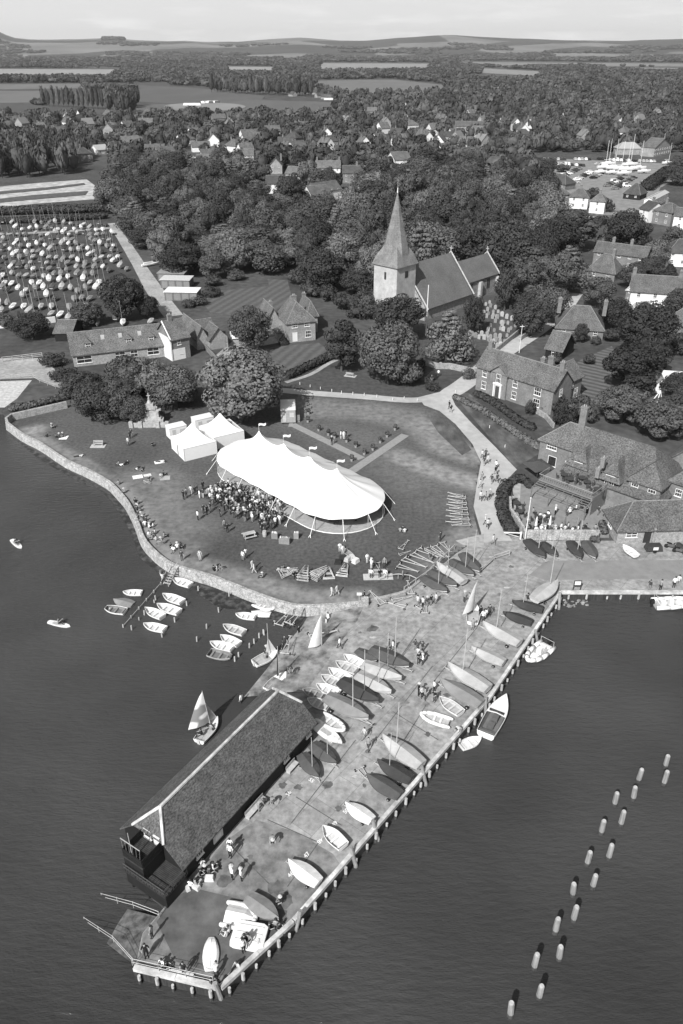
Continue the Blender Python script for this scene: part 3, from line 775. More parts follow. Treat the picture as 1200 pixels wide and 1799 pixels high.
t = thing('rubble_heap', G(1003, 1058, WZ), 0, 'pale weedy rubble in the corner of the inner harbour', 'rubble'); m = MB(); rgk = random.Random(4)
for k in range(40): r_ = rgk.uniform(.12, .42); m.sphere((rgk.uniform(-1.2, 2.3), rgk.uniform(-1.0, .9), rgk.uniform(-.2, .12)), (r_, r_ * rgk.uniform(.6, 1), r_ * .6), 6, 4)
m.obj('stones', mat('weedy stones', .2, .4, 2, .9), t)
# --- boathouse
t = thing('boathouse', (-16.02, 42.31, 0), R(57), 'long black boathouse with mossy tiled roof and white ridge on the quay', 'boathouse')
m = MB(); m.bx(.25, 19.1, -3.3, 3.3, -1.4, 2.45)
for x, sg in ((.25, -1), (19.1, 1)):
    m.add([(x, -3.3, 2.45), (x, 3.3, 2.45), (x, 1.7, 4.05), (x, -1.7, 4.05)], [(0, 3, 2, 1) if sg < 0 else (0, 1, 2, 3)])
m.obj('wall', M_tar, t)
m = MB(); RZ = 5.7
for s in (-1, 1):
    vs = [(0, s * 3.65, 2.2), (19.4, s * 3.65, 2.2), (19.4, s * 1.8, 4.0), (18.0, 0, RZ), (1.8, 0, RZ), (0, s * 1.8, 4.0)]
    lo = [(v[0], v[1], v[2] - .14) for v in vs]
    k = list(range(6)); 
    fs = [tuple(k) if s < 0 else tuple(k[::-1]), (0, 6, 7, 1) if s < 0 else (1, 7, 6, 0), (1, 7, 8, 2) if s < 0 else (2, 8, 7, 1), (5, 11, 6, 0) if s < 0 else (0, 6, 11, 5), tuple(i + 6 for i in (k[::-1] if s < 0 else k))]
    m.add(vs + lo, fs)
m.add([(0, -1.8, 4), (0, 1.8, 4), (1.8, 0, RZ)], [(0, 2, 1)]); m.add([(19.4, -1.8, 4), (19.4, 1.8, 4), (18, 0, RZ)], [(0, 1, 2)])
# swept tile courses as real low ridges
for s in (-1, 1):
    for i in range(1, 15):
        f = i / 15.5; y = s * (3.65 * (1 - f)); z = 2.2 + (RZ - 2.2) * f; x0 = 0 if y * s > 1.8 else 1.8 * (1 - abs(y) / 1.8); x1 = 19.4 - (0 if y * s > 1.8 else 1.4 * (1 - abs(y) / 1.8))
        m.tube((x0, y, z + .005), (x1, y, z + .005), .022, .022, 4)
m.obj('roof', M_slate, t)
m = MB(); m.tube((1.75, 0, RZ + .02), (18.05, 0, RZ + .02), .16, .16, 6)
for p in ((0, -1.8, 4.02), (0, 1.8, 4.02)): m.tube((1.75, 0, RZ), p, .15, .13, 6)
for p in ((19.4, -1.8, 4.02), (19.4, 1.8, 4.02)): m.tube((18.05, 0, RZ), p, .15, .13, 6)
m.obj('ridge_capping', M_beam, t)
m = MB()
m.bx(-2.3, .25, -3.8, .8, 1.35, 1.5); m.obj('lower_deck', M_deck, t)
m = MB(); m.bx(-2.1, .25, -1.4, .8, 2.95, 3.1); m.obj('upper_deck', M_deck, t)
m = MB()
for a, b in (((-2.3, -3.8), (-2.3, .8)), ((-2.3, -3.8), (.3, -3.8))):
    m.path([(a[0], a[1], 2.4), (b[0], b[1], 2.4)], .05, 4); m.path([(a[0], a[1], 1.95), (b[0], b[1], 1.95)], .03, 4); 
    k = int(dist(a, b) / .3)
    for i in range(k + 1):
        p = (a[0] + (b[0] - a[0]) * i / k, a[1] + (b[1] - a[1]) * i / k); m.tube((p[0], p[1], 1.5), (p[0], p[1], 2.4), .02, .02, 4)
m.obj('deck_railing', mat('dark stained timber', .05), t)
m = MB()
for y in (-3.6, -1.3, .6): m.tube((-1.9, y, -2.6), (-1.9, y, 1.35), .1, .1, 6)

m.bx(-2.2, -2.14, -3.7, .75, -.1, 1.34); m.bx(-2.2, .2, -3.76, -3.7, -.1, 1.34); m.obj('deck_support', M_tar, t)
m = MB()
for z in (3.2, 3.45, 3.7, 3.9): m.bx(-2.12, -2.06, -1.4, .8, z, z + .2); m.bx(-2.06, .2, -1.44, -1.38, z, z + .2); m.bx(-2.06, .2, .76, .82, z, z + .2)
m.bx(-2.1, -2.04, -1.4, .8, 1.5, 2.94); m.bx(-2.04, .2, -1.4, -1.34, 1.5, 2.94); m.obj('balcony_boarding', M_tar, t)
m = MB(); m.tube((-1.9, -.1, 3.1), (-1.9, -.1, 6.4), .05, .035, 6); m.tube((-1.9, -1.2, 5.0), (-1.9, 1.0, 5.0), .04, .04, 6)
for k in range(6): m.tube((-1.9, -1.15 + k * .42, 5.0), (-2.05, -1.2 + k * .38, 3.95), .008, .008, 3)
m.obj('flag_mast', GR(.3), t)
window(t, .24, .3, 3.2, -pi / 2, .8, 1.0, 0, False)
m = MB(); m.bx(.1, .25, -1.2, -.5, 3.0, 4.2); m.obj('door', M_white, t)
for x in (2.3, 14.6, 18.3): window(t, x, -3.31, 1.15, 0, .8, .95, 2)
m = MB(); m.bx(4.0, 5.2, -3.40, -3.32, .7, 1.6); sg = m.obj('notice_board', GR(.5), t)
m = MB(); m.bx(9.2, 10.4, -3.36, -3.3, 0, 2.0); m.bx(15.6, 16.7, -3.36, -3.3, 0, 2.0); m.obj('door', mat('black door', .02), t)
m = MB(); m.bx(4.25, 4.95, -3.415, -3.40, .9, 1.4); m.obj('notice', M_white, sg)
for x0, x1, lb in ((8.0, 10.6, 'pale ramp board in front of the boathouse doors'), (14.2, 15.6, 'short plank bench against the black boathouse wall')):
    m = MB(); m.bx(0, x1 - x0, -.55, 0, .34, .4); m.bx(0, .08, -.5, -.05, 0, .34); m.bx(x1 - x0 - .08, x1 - x0, -.5, -.05, 0, .34); m.bx(0, x1 - x0, -.06, 0, .4, .75)
    u = Vector((cos(R(57)), sin(R(57)), 0)); v = Vector((-u.y, u.x, 0)); p = Vector((-16.02, 42.31, 0)) + u * x0 + v * -3.5
    solo(m.obj('bench', M_wood, loc=p, rz=R(57)), 'timber bench against the black wall, ' + ('nearer the balcony' if x0 < 10 else 'nearer the far end'), 'bench')

# --- church
CT = Vector((13.35, 199.5, 0)); CA = R(47)
t = thing('church', CT, CA, 'old stone church with pale tower and tall shingled broach spire', 'church')
m = MB(); m.bx(-3.7, 3.7, -3.7, 3.7, 0, 14.1); tw = m.obj('tower', M_tower, t)
m = MB(); e = 4.15
m.loft([[(-e, -e, 13.9), (e, -e, 13.9), (e, e, 13.9), (-e, e, 13.9)], [(-3.25, -3.25, 16.2), (3.25, -3.25, 16.2), (3.25, 3.25, 16.2), (-3.25, 3.25, 16.2)]], 0, True)
def octr(r, z, br): 
    return [(r * cos(pi / 8 + k * pi / 4), r * sin(pi / 8 + k * pi / 4), z) for k in range(8)]
sqr = []
for k in range(8):
    x, y = [(3.25, 1.35), (1.35, 3.25), (-1.35, 3.25), (-3.25, 1.35), (-3.25, -1.35), (-1.35, -3.25), (1.35, -3.25), (3.25, -1.35)][k]; sqr.append((x, y, 16.2))
m.loft([sqr, octr(2.9, 18.7, 0), octr(1.95, 22.6, 0), octr(.12, 30.2, 0)], 0, True)
for k in range(4):   # broaches
    sx, sy = [(1, 1), (-1, 1), (-1, -1), (1, -1)][k]
    a, b, c, d = (3.25 * sx, 3.25 * sy, 16.2), (3.25 * sx, 1.35 * sy, 16.2), (1.35 * sx, 3.25 * sy, 16.2), (1.9 * sx, 1.9 * sy, 18.5)
    m.add([a, b, c, d], [(0, 1, 3), (0, 3, 2)] if sx * sy < 0 else [(0, 3, 1), (0, 2, 3)])
for i in range(1, 26):
    f = i / 26
    if f < .95: 
        z = 16.2 + 14 * f; r = np.interp(z, [16.2, 18.6, 22.6, 30.2], [3.25, 2.9, 1.95, .12]) + .01
        pts = octr(r, z, 0)
        if z > 18.6: m.path(pts + pts[:1], .03, 3)
m.obj('spire', M_shing, t)
m = MB(); m.tube((0, 0, 30.3), (0, 0, 31.4), .16, .1, 6); m.tube((0, 0, 31.4), (0, 0, 34), .03, .02, 4); m.obj('finial', M_white, t)
M_cr = mat('church roof tiles', .115, .18, 3, .9, 10, extra=ex_second(.3, .3, .7, .85, 1.15))
m = MB(); m.bx(3.7, 24, -7.2, 7.6, 0, 3.4); m.add([(24, -7.2, 3.4), (24, 7.6, 3.4), (24, .4, 12.4)], [(0, 1, 2)]); m.add([(3.71, -7.2, 3.4), (3.71, 7.6, 3.4), (3.71, .4, 12.4)], [(0, 2, 1)]); m.obj('nave_wall', M_flint, t)
m = MB(); m.add([(3.7, -7.8, 3.0), (23.8, -7.8, 3.0), (23.8, .4, 12.6), (3.7, .4, 12.6), (3.7, 8.2, 3.2), (23.8, 8.2, 3.2)], [(0, 1, 2, 3), (3, 2, 5, 4)]); m.obj('nave_roof', M_cr, t)
m = MB(); m.bx(24, 41, -4.3, 4.1, 0, 5.2); m.add([(41, -4.3, 5.2), (41, 4.1, 5.2), (41, -.1, 9.7)], [(0, 1, 2)]); m.obj('chancel_wall', M_flint, t)
m = MB(); m.add([(24, -4.7, 4.9), (40.9, -4.7, 4.9), (40.9, -.1, 9.85), (24, -.1, 9.85), (24, 4.5, 4.9), (40.9, 4.5, 4.9)], [(0, 1, 2, 3), (3, 2, 5, 4)]); m.obj('chancel_roof', M_cr, t)
m = MB()
for x, yl, zl, yt, zt, yr in ((24, -8.1, 3.0, .4, 12.9, 8.4), (41, -4.9, 4.9, -.1, 10.2, 4.8), (3.9, -8.1, 3.0, .4, 12.7, 8.4)):
    m.tube((x, yl, zl), (x, yt, zt), .24, .24, 4); m.tube((x, yt, zt), (x, yr, zl), .24, .24, 4)
m.obj('gable_coping', mat('coping stone', .34), t)
for x, y, z in ((24, .4, 12.9), (41, -.1, 10.2)):
    m = MB(); m.bx(x - .1, x + .1, y - .1, y + .1, z, z + 1.5); m.bx(x - .09, x + .09, y - .5, y + .5, z + .8, z + 1.0); m.obj('gable_cross', mat('coping stone'), t)
M_darkw = mat('dark leaded window', .04, .3, 3, .4)
m = MB()
for y in (-.0,): m.bx(-3.76, -3.7, y - .3, y + .3, 10.6, 12.4)
m.bx(-.6, .6, -3.76, -3.7, 11.0, 12.6); m.obj('belfry_opening', M_darkw, t)
for x in (27.5, 28.3, 36, 36.8): 
    m = MB(); m.bx(x - .25, x + .25, -4.36, -4.3, 1.6, 4.3); m.obj('lancet_window', M_darkw, t)
m = MB()
for x in (32, 40.6): m.bx(x - .5, x + .5, -5.2, -4.3, 0, 4.2)
m.obj('buttress', M_tower, t)
p = G(748, 590); m = MB(); m.tube((0, 0, 0), (0, 0, 12.2), .16, .1, 8); o = m.obj('flagpole', M_white, loc=p); solo(o, 'tall white flagpole in front of the church', 'flagpole')
# gravestones
gm = []
for k in range(3):
    m = MB()
    w_, h_ = [(.75, 1.2), (.65, .95), (.85, 1.35)][k]
    pts = [(-w_ / 2, 0), (w_ / 2, 0), (w_ / 2, h_ * .75), (w_ * .3, h_ * .95), (0, h_), (-w_ * .3, h_ * .95), (-w_ / 2, h_ * .75)]
    m.loft([[(p[0], -.07, p[1]) for p in pts], [(p[0], .07, p[1]) for p in pts]], 0, True, True); gm.append(m.mesh('gravestone', mat('gravestone', .26, .25, 2, .9, rand=.35)))
GVP = [(740 + x / 5.45, 560 + y / 5.45) for x, y in [(465, 160), (488, 165), (540, 125), (574, 150), (518, 180), (467, 195), (553, 195), (602, 200), (630, 165), (640, 120), (785, 120), (858, 105), (835, 130), (820, 175), (708, 185), (752, 190), (715, 220), (752, 235), (797, 240), (756, 270), (690, 240), (725, 275), (902, 80), (775, 70), (790, 55), (660, 200), (640, 215), (270, 465), (183, 470)]]
GVP += [(858, 553), (866, 558), (874, 560), (882, 556), (890, 560), (870, 567), (880, 569), (862, 574), (892, 570), (899, 563), (868, 583), (879, 580), (846, 590), (856, 596)]
GVP += [(800 + x / 3, 200 + y / 3) for x, y in [(160, 1010), (170, 1040), (185, 1020), (200, 1050), (210, 1030), (225, 1050), (240, 1060), (150, 1060), (165, 1075), (195, 1080), (290, 1030), (245, 1110), (180, 1000), (215, 1075), (330, 1100)]]
for x, y in GVP:
    p = G(x, y); o = link('gravestone', gm[rnd.randrange(3)], None, p, R(-20) + rnd.uniform(-.25, .25)); o.rotation_euler[0] = rnd.uniform(-.08, .08)
    solo(o, 'pale weathered gravestone in the churchyard', 'gravestone', 'gravestones in the churchyard')
# ---------------------------------------------------------------- marquee and tents
def marquee():
    a, b = G(592, 822, 7.0), G(455, 757, 7.0)
    an = ang(a, b); LN = dist(a[:2], b[:2])
    t = thing('marquee', (a.x, a.y, 0), an, 'huge white sailcloth marquee with peaked top and little flags', 'marquee')
    RW, RE = 7.0, 7.3
    NP = 20; per = []                      # side pole positions around the stadium, ordered
    def perim(u):                          # u in 0..1
        tot = 2 * LN + 2 * pi * RE; s = u * tot
        if s < LN: return (s, -RW, (s, 0))            # one long side (s runs 0..LN)
        s -= LN
        if s < pi * RE: f = -pi / 2 + s / RE; return (LN + RE * cos(f), RW * sin(f), (LN, 0))
        s -= pi * RE
        if s < LN: return (LN - s, RW, (LN - s, 0))
        s -= LN; f = pi / 2 + s / RE; return (RE * cos(f), RW * sin(f), (0, 0))
    N = NP * 6; K = 14
    pk = [LN * k / 3 for k in range(4)]
    def zat(sx, d, u):
        ph = (u * NP) % 1; sc_ = .17 * (1 - abs(2 * ph - 1))      # scallop between poles
        e = 2.55 - sc_ * 1.0
        near = min((abs(sx[0] - q), q) for q in pk)[1]
        ds = sqrt((sx[0] - near) ** 2 + sx[1] ** 2)
        base = e + (5.75 - e) * (1 - d) ** .95
        sag = -.16 * sin(pi * d) * (1 - abs(2 * ph - 1))
        return base + sag + 1.3 * math.exp(-ds / .95)
    m = MB(); rings = []
    for i in range(N):
        u = i / N; x, y, c = perim(u); row = []
        for k in range(K + 1):
            d = k / K; X = c[0] + (x - c[0]) * d; Y = c[1] + (y - c[1]) * d
            row.append((X, Y, zat((X, Y), d, u)))
        rings.append(row)
    rings.append(rings[0]); m.loft(rings)
    m.obj('canopy', M_canvas, t, True)
    fl = [(perim(i / 60)[0] * 1.0, perim(i / 60)[1] * .99) for i in range(60)]
    m = MB(); m.prism(fl, 0, .1); m.obj('floor', mat('coir matting', .3, .15, 2, .9), t)
    m = MB(); pl = [(perim(i / 60)[0], perim(i / 60)[1], .14) for i in range(61)]; m.path(pl, .07, 4); m.obj('floor_edge', M_white, t)
    pm_ = MB(); pm_.tube((0, 0, 0), (0, 0, 2.6), .05, .05, 6); pm_ = pm_.mesh('side_pole', M_wood)
    for i in range(NP):
        x, y, c = perim(i / NP); link('side_pole', pm_, t, (x, y, 0))
        d = Vector((x - c[0], y - c[1], 0)).normalized()
        if c[0] in (0, LN): d = Vector((x - c[0], y - c[1], 0)).normalized()
        m = MB(); e = Vector((x, y, 2.55)) + d * 1.9; e.z = 0
        m.tube((x, y, 2.55), tuple(e * 1 + Vector((0, 0, .35)) - d * .25), .045, .045, 4)
        sd_ = Vector((-d.y, d.x, 0)); k_ = e + Vector((0, 0, .35)) - d * .25
        for s in (-.18, .18): m.tube(tuple(k_), tuple(e + sd_ * s), .05, .05, 4)
        m.obj('guy_rope', M_canvas, t)
    for q in pk:
        m = MB(); m.tube((q, 0, .1), (q, 0, 7.1), .07, .06, 6); pp = m.obj('king_pole', M_wood, t)
    for k, q in enumerate(pk):
        m = MB(); m.tube((q, 0, 7.0), (q, 0, 8.3), .025, .02, 4)
        c_, s_ = cos(-an + R(15)), sin(-an + R(15)); rr = [[(q + c_ * j * .25 + .0, s_ * j * .25 + .08 * sin(j * 1.7), 8.25 + .1 * sin(j * 1.4)), (q + c_ * j * .25, s_ * j * .25 + .1 * sin(j * 1.7), 7.85 + .1 * sin(j * 1.4))] for j in range(6)]
        m.loft(rr); m.obj('flag', M_white, t)
    M_clear = mat('window plastic', .22, .2, 1, .3, spec=.5)
    for i in range(NP):      # half height see-through wall strips along the back, open along the front
        x, y, _ = perim(i / NP); x2, y2, _ = perim(((i + 1) % NP) / NP)
        if y < -1 and y2 < -1:
            m = MB(); m.loft([[(x * 1, y * .985, .15), (x, y * .985, 2.2)], [(x2, y2 * .985, .15), (x2, y2 * .985, 2.2)]]); m.obj('side_wall', M_canvas, t)
    # dark furniture inside seen under the edge: tables with cloths
    return t, an, LN, perim
MQ, MQA, MQL, PERIM = marquee()
def MQW(x, y, z=0.1):
    c, s = cos(MQA), sin(MQA); return Vector((MQ.location.x + x * c - y * s, MQ.location.y + x * s + y * c, z))
for k, (x, y) in enumerate([(1, 4.5), (-3, 3.5), (3.5, 4.2), (-4.5, .5), (6, 4.6), (9, 4.4), (-3.5, -2.8), (12, 4.4)]):
    p = MQW(x, y); t = thing('banquet_table', p, rnd.random() * 3, 'round dark dressed table under the marquee edge', 'table', 'round tables inside the marquee')
    m = MB(); m.tube((0, 0, .7), (0, 0, .75), .85, .85, 14); m.obj('tabletop', GR(.12), t); m = MB(); m.tube((0, 0, 0), (0, 0, .7), .1, .08, 6); m.obj('leg', M_dark, t)
def pagoda(c, rz, s, label):
    t = thing('pagoda_tent', c, rz, label, 'tent', 'square white tents beside the marquee'); h = s / 2; m = MB(); K = 8
    rings = []
    for k in range(K + 1):
        f = k / K; r = h * 1.02 * (1 - f) + .04 * f; z = 2.35 + 2.9 * (f ** 1.75) * 1.0
        ring = []
        for a, b in ((-1, -1), (1, -1), (1, 1), (-1, 1)): ring.append((a * r, b * r, z))
        rings.append(ring)
    m.loft(rings, 0, True); m.obj('canopy', M_canvas, t)
    m = MB(); m.loft([[(a * h, b * h, z) for a, b in ((-1, -1), (1, -1), (1, 1), (-1, 1))] for z in (.02, 2.4)], 0, True); w_ = m.obj('side_wall', M_canvas, t)
    m = MB()
    for a, b in ((-1, -1), (1, -1), (1, 1), (-1, 1)): m.tube((a * h * 1.003, b * h * 1.003, 0), (a * h * 1.003, b * h * 1.003, 2.4), .04, .04, 4)
    m.obj('corner_pole', M_metal, t)
    m = MB(); m.bx(-h - .012, -h - .002, -.2, .15, .05, 1.9); m.obj('entrance_slit', GR(.1), t)
    return t
tl, tf, tr = G(298, 788), G(331, 811), G(386, 797)
c1 = (tl + tr) / 2; a1 = ang(tf, tr)
pagoda(c1, a1, 5.9, 'square white pointed tent with closed walls nearest the shore')
c2 = c1 + (G(434, 778) - G(386, 797)) + Vector((0, 0, 0))
pagoda(c2, a1, 5.9, 'square white pointed tent between the front tent and the marquee')
def trailerbox(px, w_, d_, h_, rz, label, cat='trailer', side=None):
    p = G(*px); t = thing('trailer_unit', p, rz, label, cat); m = MB(); m.bx(0, w_, 0, d_, .25, h_); m.obj('body', side or M_white, t)
    m = MB(); m.bx(-.05, w_ + .05, -.05, d_ + .05, h_, h_ + .08); m.obj('roof', M_white, t)
    m = MB(); m.bx(.2, .5, .0, d_, 0, .25); m.bx(w_ - .5, w_ - .2, 0, d_, 0, .25); m.obj('wheel', M_dark, t)
    m = MB(); m.bx(w_ * .15, w_ * .35, -.03, 0, .4, h_ * .85); m.bx(w_ * .6, w_ * .9, -.03, 0, h_ * .5, h_ * .8); m.obj('panel', GR(.45), t); return t
trailerbox((300, 775), 3.2, 2.0, 2.3, a1, 'white generator trailer tucked behind the front pointed tent')
trailerbox((345, 760), 3.6, 2.0, 2.3, a1, 'white catering trailer tucked behind the rear pointed tent')
t = trailerbox((494, 745), 2.7, 5.0, 2.7, R(4), 'white roofed toilet cabin with side steps under the big tree', 'cabin', GR(.3))
m = MB()
for k in range(3): m.bx(2.7, 3.5 - k * .2, .6, 1.9, k * .2 + .01, k * .2 + .2); m.bx(2.7, 3.5 - k * .2, 3.0, 4.3, k * .2 + .01, k * .2 + .2)
m.bx(2.7, 3.5, .55, .6, .4, 1.5); m.bx(2.7, 3.5, 1.9, 1.95, .4, 1.5); m.bx(2.7, 3.5, 2.95, 3.0, .4, 1.5); m.obj('steps', GR(.2), t)
# matting walkways with potted plants
for k, (a_, b_, wd) in enumerate([((512, 745), (636, 806), 1.5), ((712, 764), (618, 828), 1.6), ((520, 725), (512, 750), 1.2)]):
    a, b = G(*a_), G(*b_); o = MB().box((a.x + b.x) / 2, (a.y + b.y) / 2, .03 + k * .004, dist(a, b), wd, .02, ang(a, b)).obj('walkway', mat('matting', .24, .1, 2, .9)); tag_struct(o)

def leafcards(m, c, r, n, s, rg, squash=1.0, shell=.55, mi=0):
    "little leaf quads through a rounded volume"
    for _ in range(n):
        while True:
            v = Vector((rg.uniform(-1, 1), rg.uniform(-1, 1), rg.uniform(-1, 1)))
            if .05 < v.length <= 1: break
        nn = v.normalized(); v = nn * (shell + (1 - shell) * v.length ** .5)
        p = Vector((c[0] + v.x * r, c[1] + v.y * r, c[2] + v.z * r * squash))
        nn = (nn + Vector((rg.uniform(-.42, .42), rg.uniform(-.42, .42), rg.uniform(-.3, .6)))).normalized()
        u = nn.orthogonal().normalized(); w2 = nn.cross(u); a = rg.random() * 6.28
        u, w2 = u * cos(a) + w2 * sin(a), w2 * cos(a) - u * sin(a); q = s * rg.uniform(.6, 1.3)
        m.add([p - u * q - w2 * q * .7, p + u * q - w2 * q * .7, p + u * q + w2 * q * .7, p - u * q + w2 * q * .7], [(0, 1, 2, 3)], mi)
    return m
rg = random.Random(3)
m = MB(); leafcards(m, (0, 0, .85), .42, 90, .1, rg); pl_me = m.mesh('foliage', M_leaf)
m = MB(); m.tube((0, 0, 0), (0, 0, .5), .2, .27, 8); pot_me = m.mesh('pot', GR(.3))
for x, y in [(542, 728), (541, 742), (560, 757), (577, 765), (588, 770), (609, 777), (625, 786), (640, 799), (655, 791), (668, 778), (680, 768), (694, 756), (618, 810)]:
    t = thing('potted_plant', G(x, y), rnd.random() * 6, 'small round bush in a grey pot beside the matting walkway', 'plant', 'potted bushes lining the walkways'); link('pot', pot_me, t); link('foliage', pl_me, t)

# ---------------------------------------------------------------- memorial fountain-like monument
p = G(262, 752); t = thing('monument', p, R(0), 'tiered pale stone monument with curved steps and a cross on top', 'monument'); MS = mat('carved pale stone', .33, .25, 2, .9)
def halfdrum(m, r, z0, z1, y0=0.0, ry=.8, n=14):
    pts = [(r * cos(pi * k / n), y0 + ry * r * (-sin(pi * k / n)) * .0 + ry * r * sin(pi * k / n)) for k in range(n + 1)]
    m.prism([(-r, y0 - .6)] + [(q[0], q[1]) for q in pts[::-1]] + [(r, y0 - .6)], z0, z1)
m = MB(); m.bx(-3.3, 3.3, .2, .7, 0, .9); 
for x in (-3.3, -1.6, 1.6, 3.3): m.bx(x - .35, x + .35, -.05, .6, 0, 1.15)
m.obj('front_wall', MS, t)
m = MB(); halfdrum(m, 2.5, 0, 1.2, 1.6); halfdrum(m, 2.1, 1.2, 1.5, 1.7); m.obj('lower_tier', MS, t)
m = MB(); halfdrum(m, 1.7, 1.5, 2.6, 1.9); m.bx(-2.0, 2.0, 2.0, 2.6, 2.6, 2.8); m.obj('middle_tier', MS, t)
m = MB(); m.bx(-1.1, 1.1, 1.8, 2.9, 2.8, 3.4); m.bx(-.75, .75, 1.95, 2.8, 3.4, 3.9)
for x in (-1.2, 1.2): m.sphere((x, 2.2, 3.1), .3, 8, 5)
m.obj('upper_tier', MS, t)
m = MB(); m.tube((0, 2.4, 3.9), (0, 2.4, 4.7), .5, .16, 8); m.sphere((0, 2.4, 4.8), .22, 8, 5); m.bx(-.07, .07, 2.33, 2.47, 4.9, 5.9); m.bx(-.35, .35, 2.34, 2.46, 5.3, 5.45); m.obj('cross', MS, t)

# ---------------------------------------------------------------- boats
def stations(B, D, tr=.82, bw=0., n=10, sheer=.22, rake=.06):
    out = []
    for i in range(n + 1):
        t = i / n
        bb = tr + (1 - tr) * sin(pi / 2 * min(1, t / .45)) if t < .45 else bw + (1 - bw) * (1 - ((t - .45) / .55) ** 2.1)
        zs = D * (1 + sheer * (2 * t - .8) ** 2 * (1 if t > .4 else .35)); zk = D * (.08 + .55 * max(0, (t - .72) / .28) ** 2.2)
        out.append((t, max(bb, .015) * B / 2, zk, zs))
    return out
def ring(st, k=1.0, dz=0.0, floor=None):
    t, b, zk, zs = st; b *= k
    if floor is None: return [(b, zs + dz), (b * .96, zk + (zs - zk) * .5), (b * .72, zk + (zs - zk) * .12), (0, zk), (-b * .72, zk + (zs - zk) * .12), (-b * .96, zk + (zs - zk) * .5), (-b, zs + dz)]
    f = max(floor, zk + .04); return [(b, zs + dz), (b * .95, f + (zs - f) * .5), (b * .8, f), (0, f), (-b * .8, f), (-b * .95, f + (zs - f) * .5), (-b, zs + dz)]
def hull_mb(L, B, D, tr=.82, bw=0., m=None, deck=False):
    m = m or MB(); S = stations(B, D, tr, bw)
    rings = [[(s[0] * L, y, z) for y, z in ring(s)] for s in S]
    m.loft([r[::-1] for r in rings]); m.add(rings[0], [tuple(range(7))[::-1]])
    if bw: m.add(rings[-1], [tuple(range(7))])
    if deck:
        m.loft([[(s[0] * L, s[1], s[3]), (s[0] * L, 0, s[3] + .06), (s[0] * L, -s[1], s[3])] for s in S])
    return m, S
def inner_mb(L, S, fl, a=0, b=10):
    m = MB(); R_ = []
    for s in S[a:b + 1]:
        x = min(max(s[0] * L, .05 * L if s[0] < .02 else 0), L * .965)
        R_.append([(x, y, z) for y, z in ring(s, .93 if s[1] > .1 else .6, -.012, fl)])
    m.loft(R_); m.add(R_[0], [tuple(range(7))]); m.add(R_[-1], [tuple(range(7))[::-1]])
    return m
def rim_mb(L, S):
    m = MB()
    for sg in (1, -1):
        pts = [(s[0] * L, sg * s[1], s[3] + .012) for s in S]; m.path(pts, .032, 4)
    m.tube((0, S[0][1], S[0][3]), (0, -S[0][1], S[0][3]), .035, .035, 4)
    if S[-1][1] > .1: m.tube((L, S[-1][1], S[-1][3]), (L, -S[-1][1], S[-1][3]), .035, .035, 4)
    return m
CT_ = {'w': ('white', .62), 'l': ('pale grey', .36), 'm': ('mid grey', .2), 'd': ('dark', .042), 'k': ('charcoal', .075)}
def cov(tone): return mat('cover_' + tone, CT_[tone][1], .1, 1.6, .85, 8, extra=ex_second(.7, .3, .7, .88, 1.1), bump=.6)
_bp = {}
def wheels(par, x, z, w_=1.1, r=.17):
    me = _bp.get('wheel')
    if not me:
        m = MB(); m.tube((0, -.06, 0), (0, .06, 0), .17, .17, 10, 0); m.tube((0, -.065, 0), (0, .065, 0), .07, .07, 6, 1); me = _bp['wheel'] = m.mesh('wheel', [M_dark, M_metal])
    for s in (-1, 1): link('wheel', me, par, (x, s * w_ / 2, z))
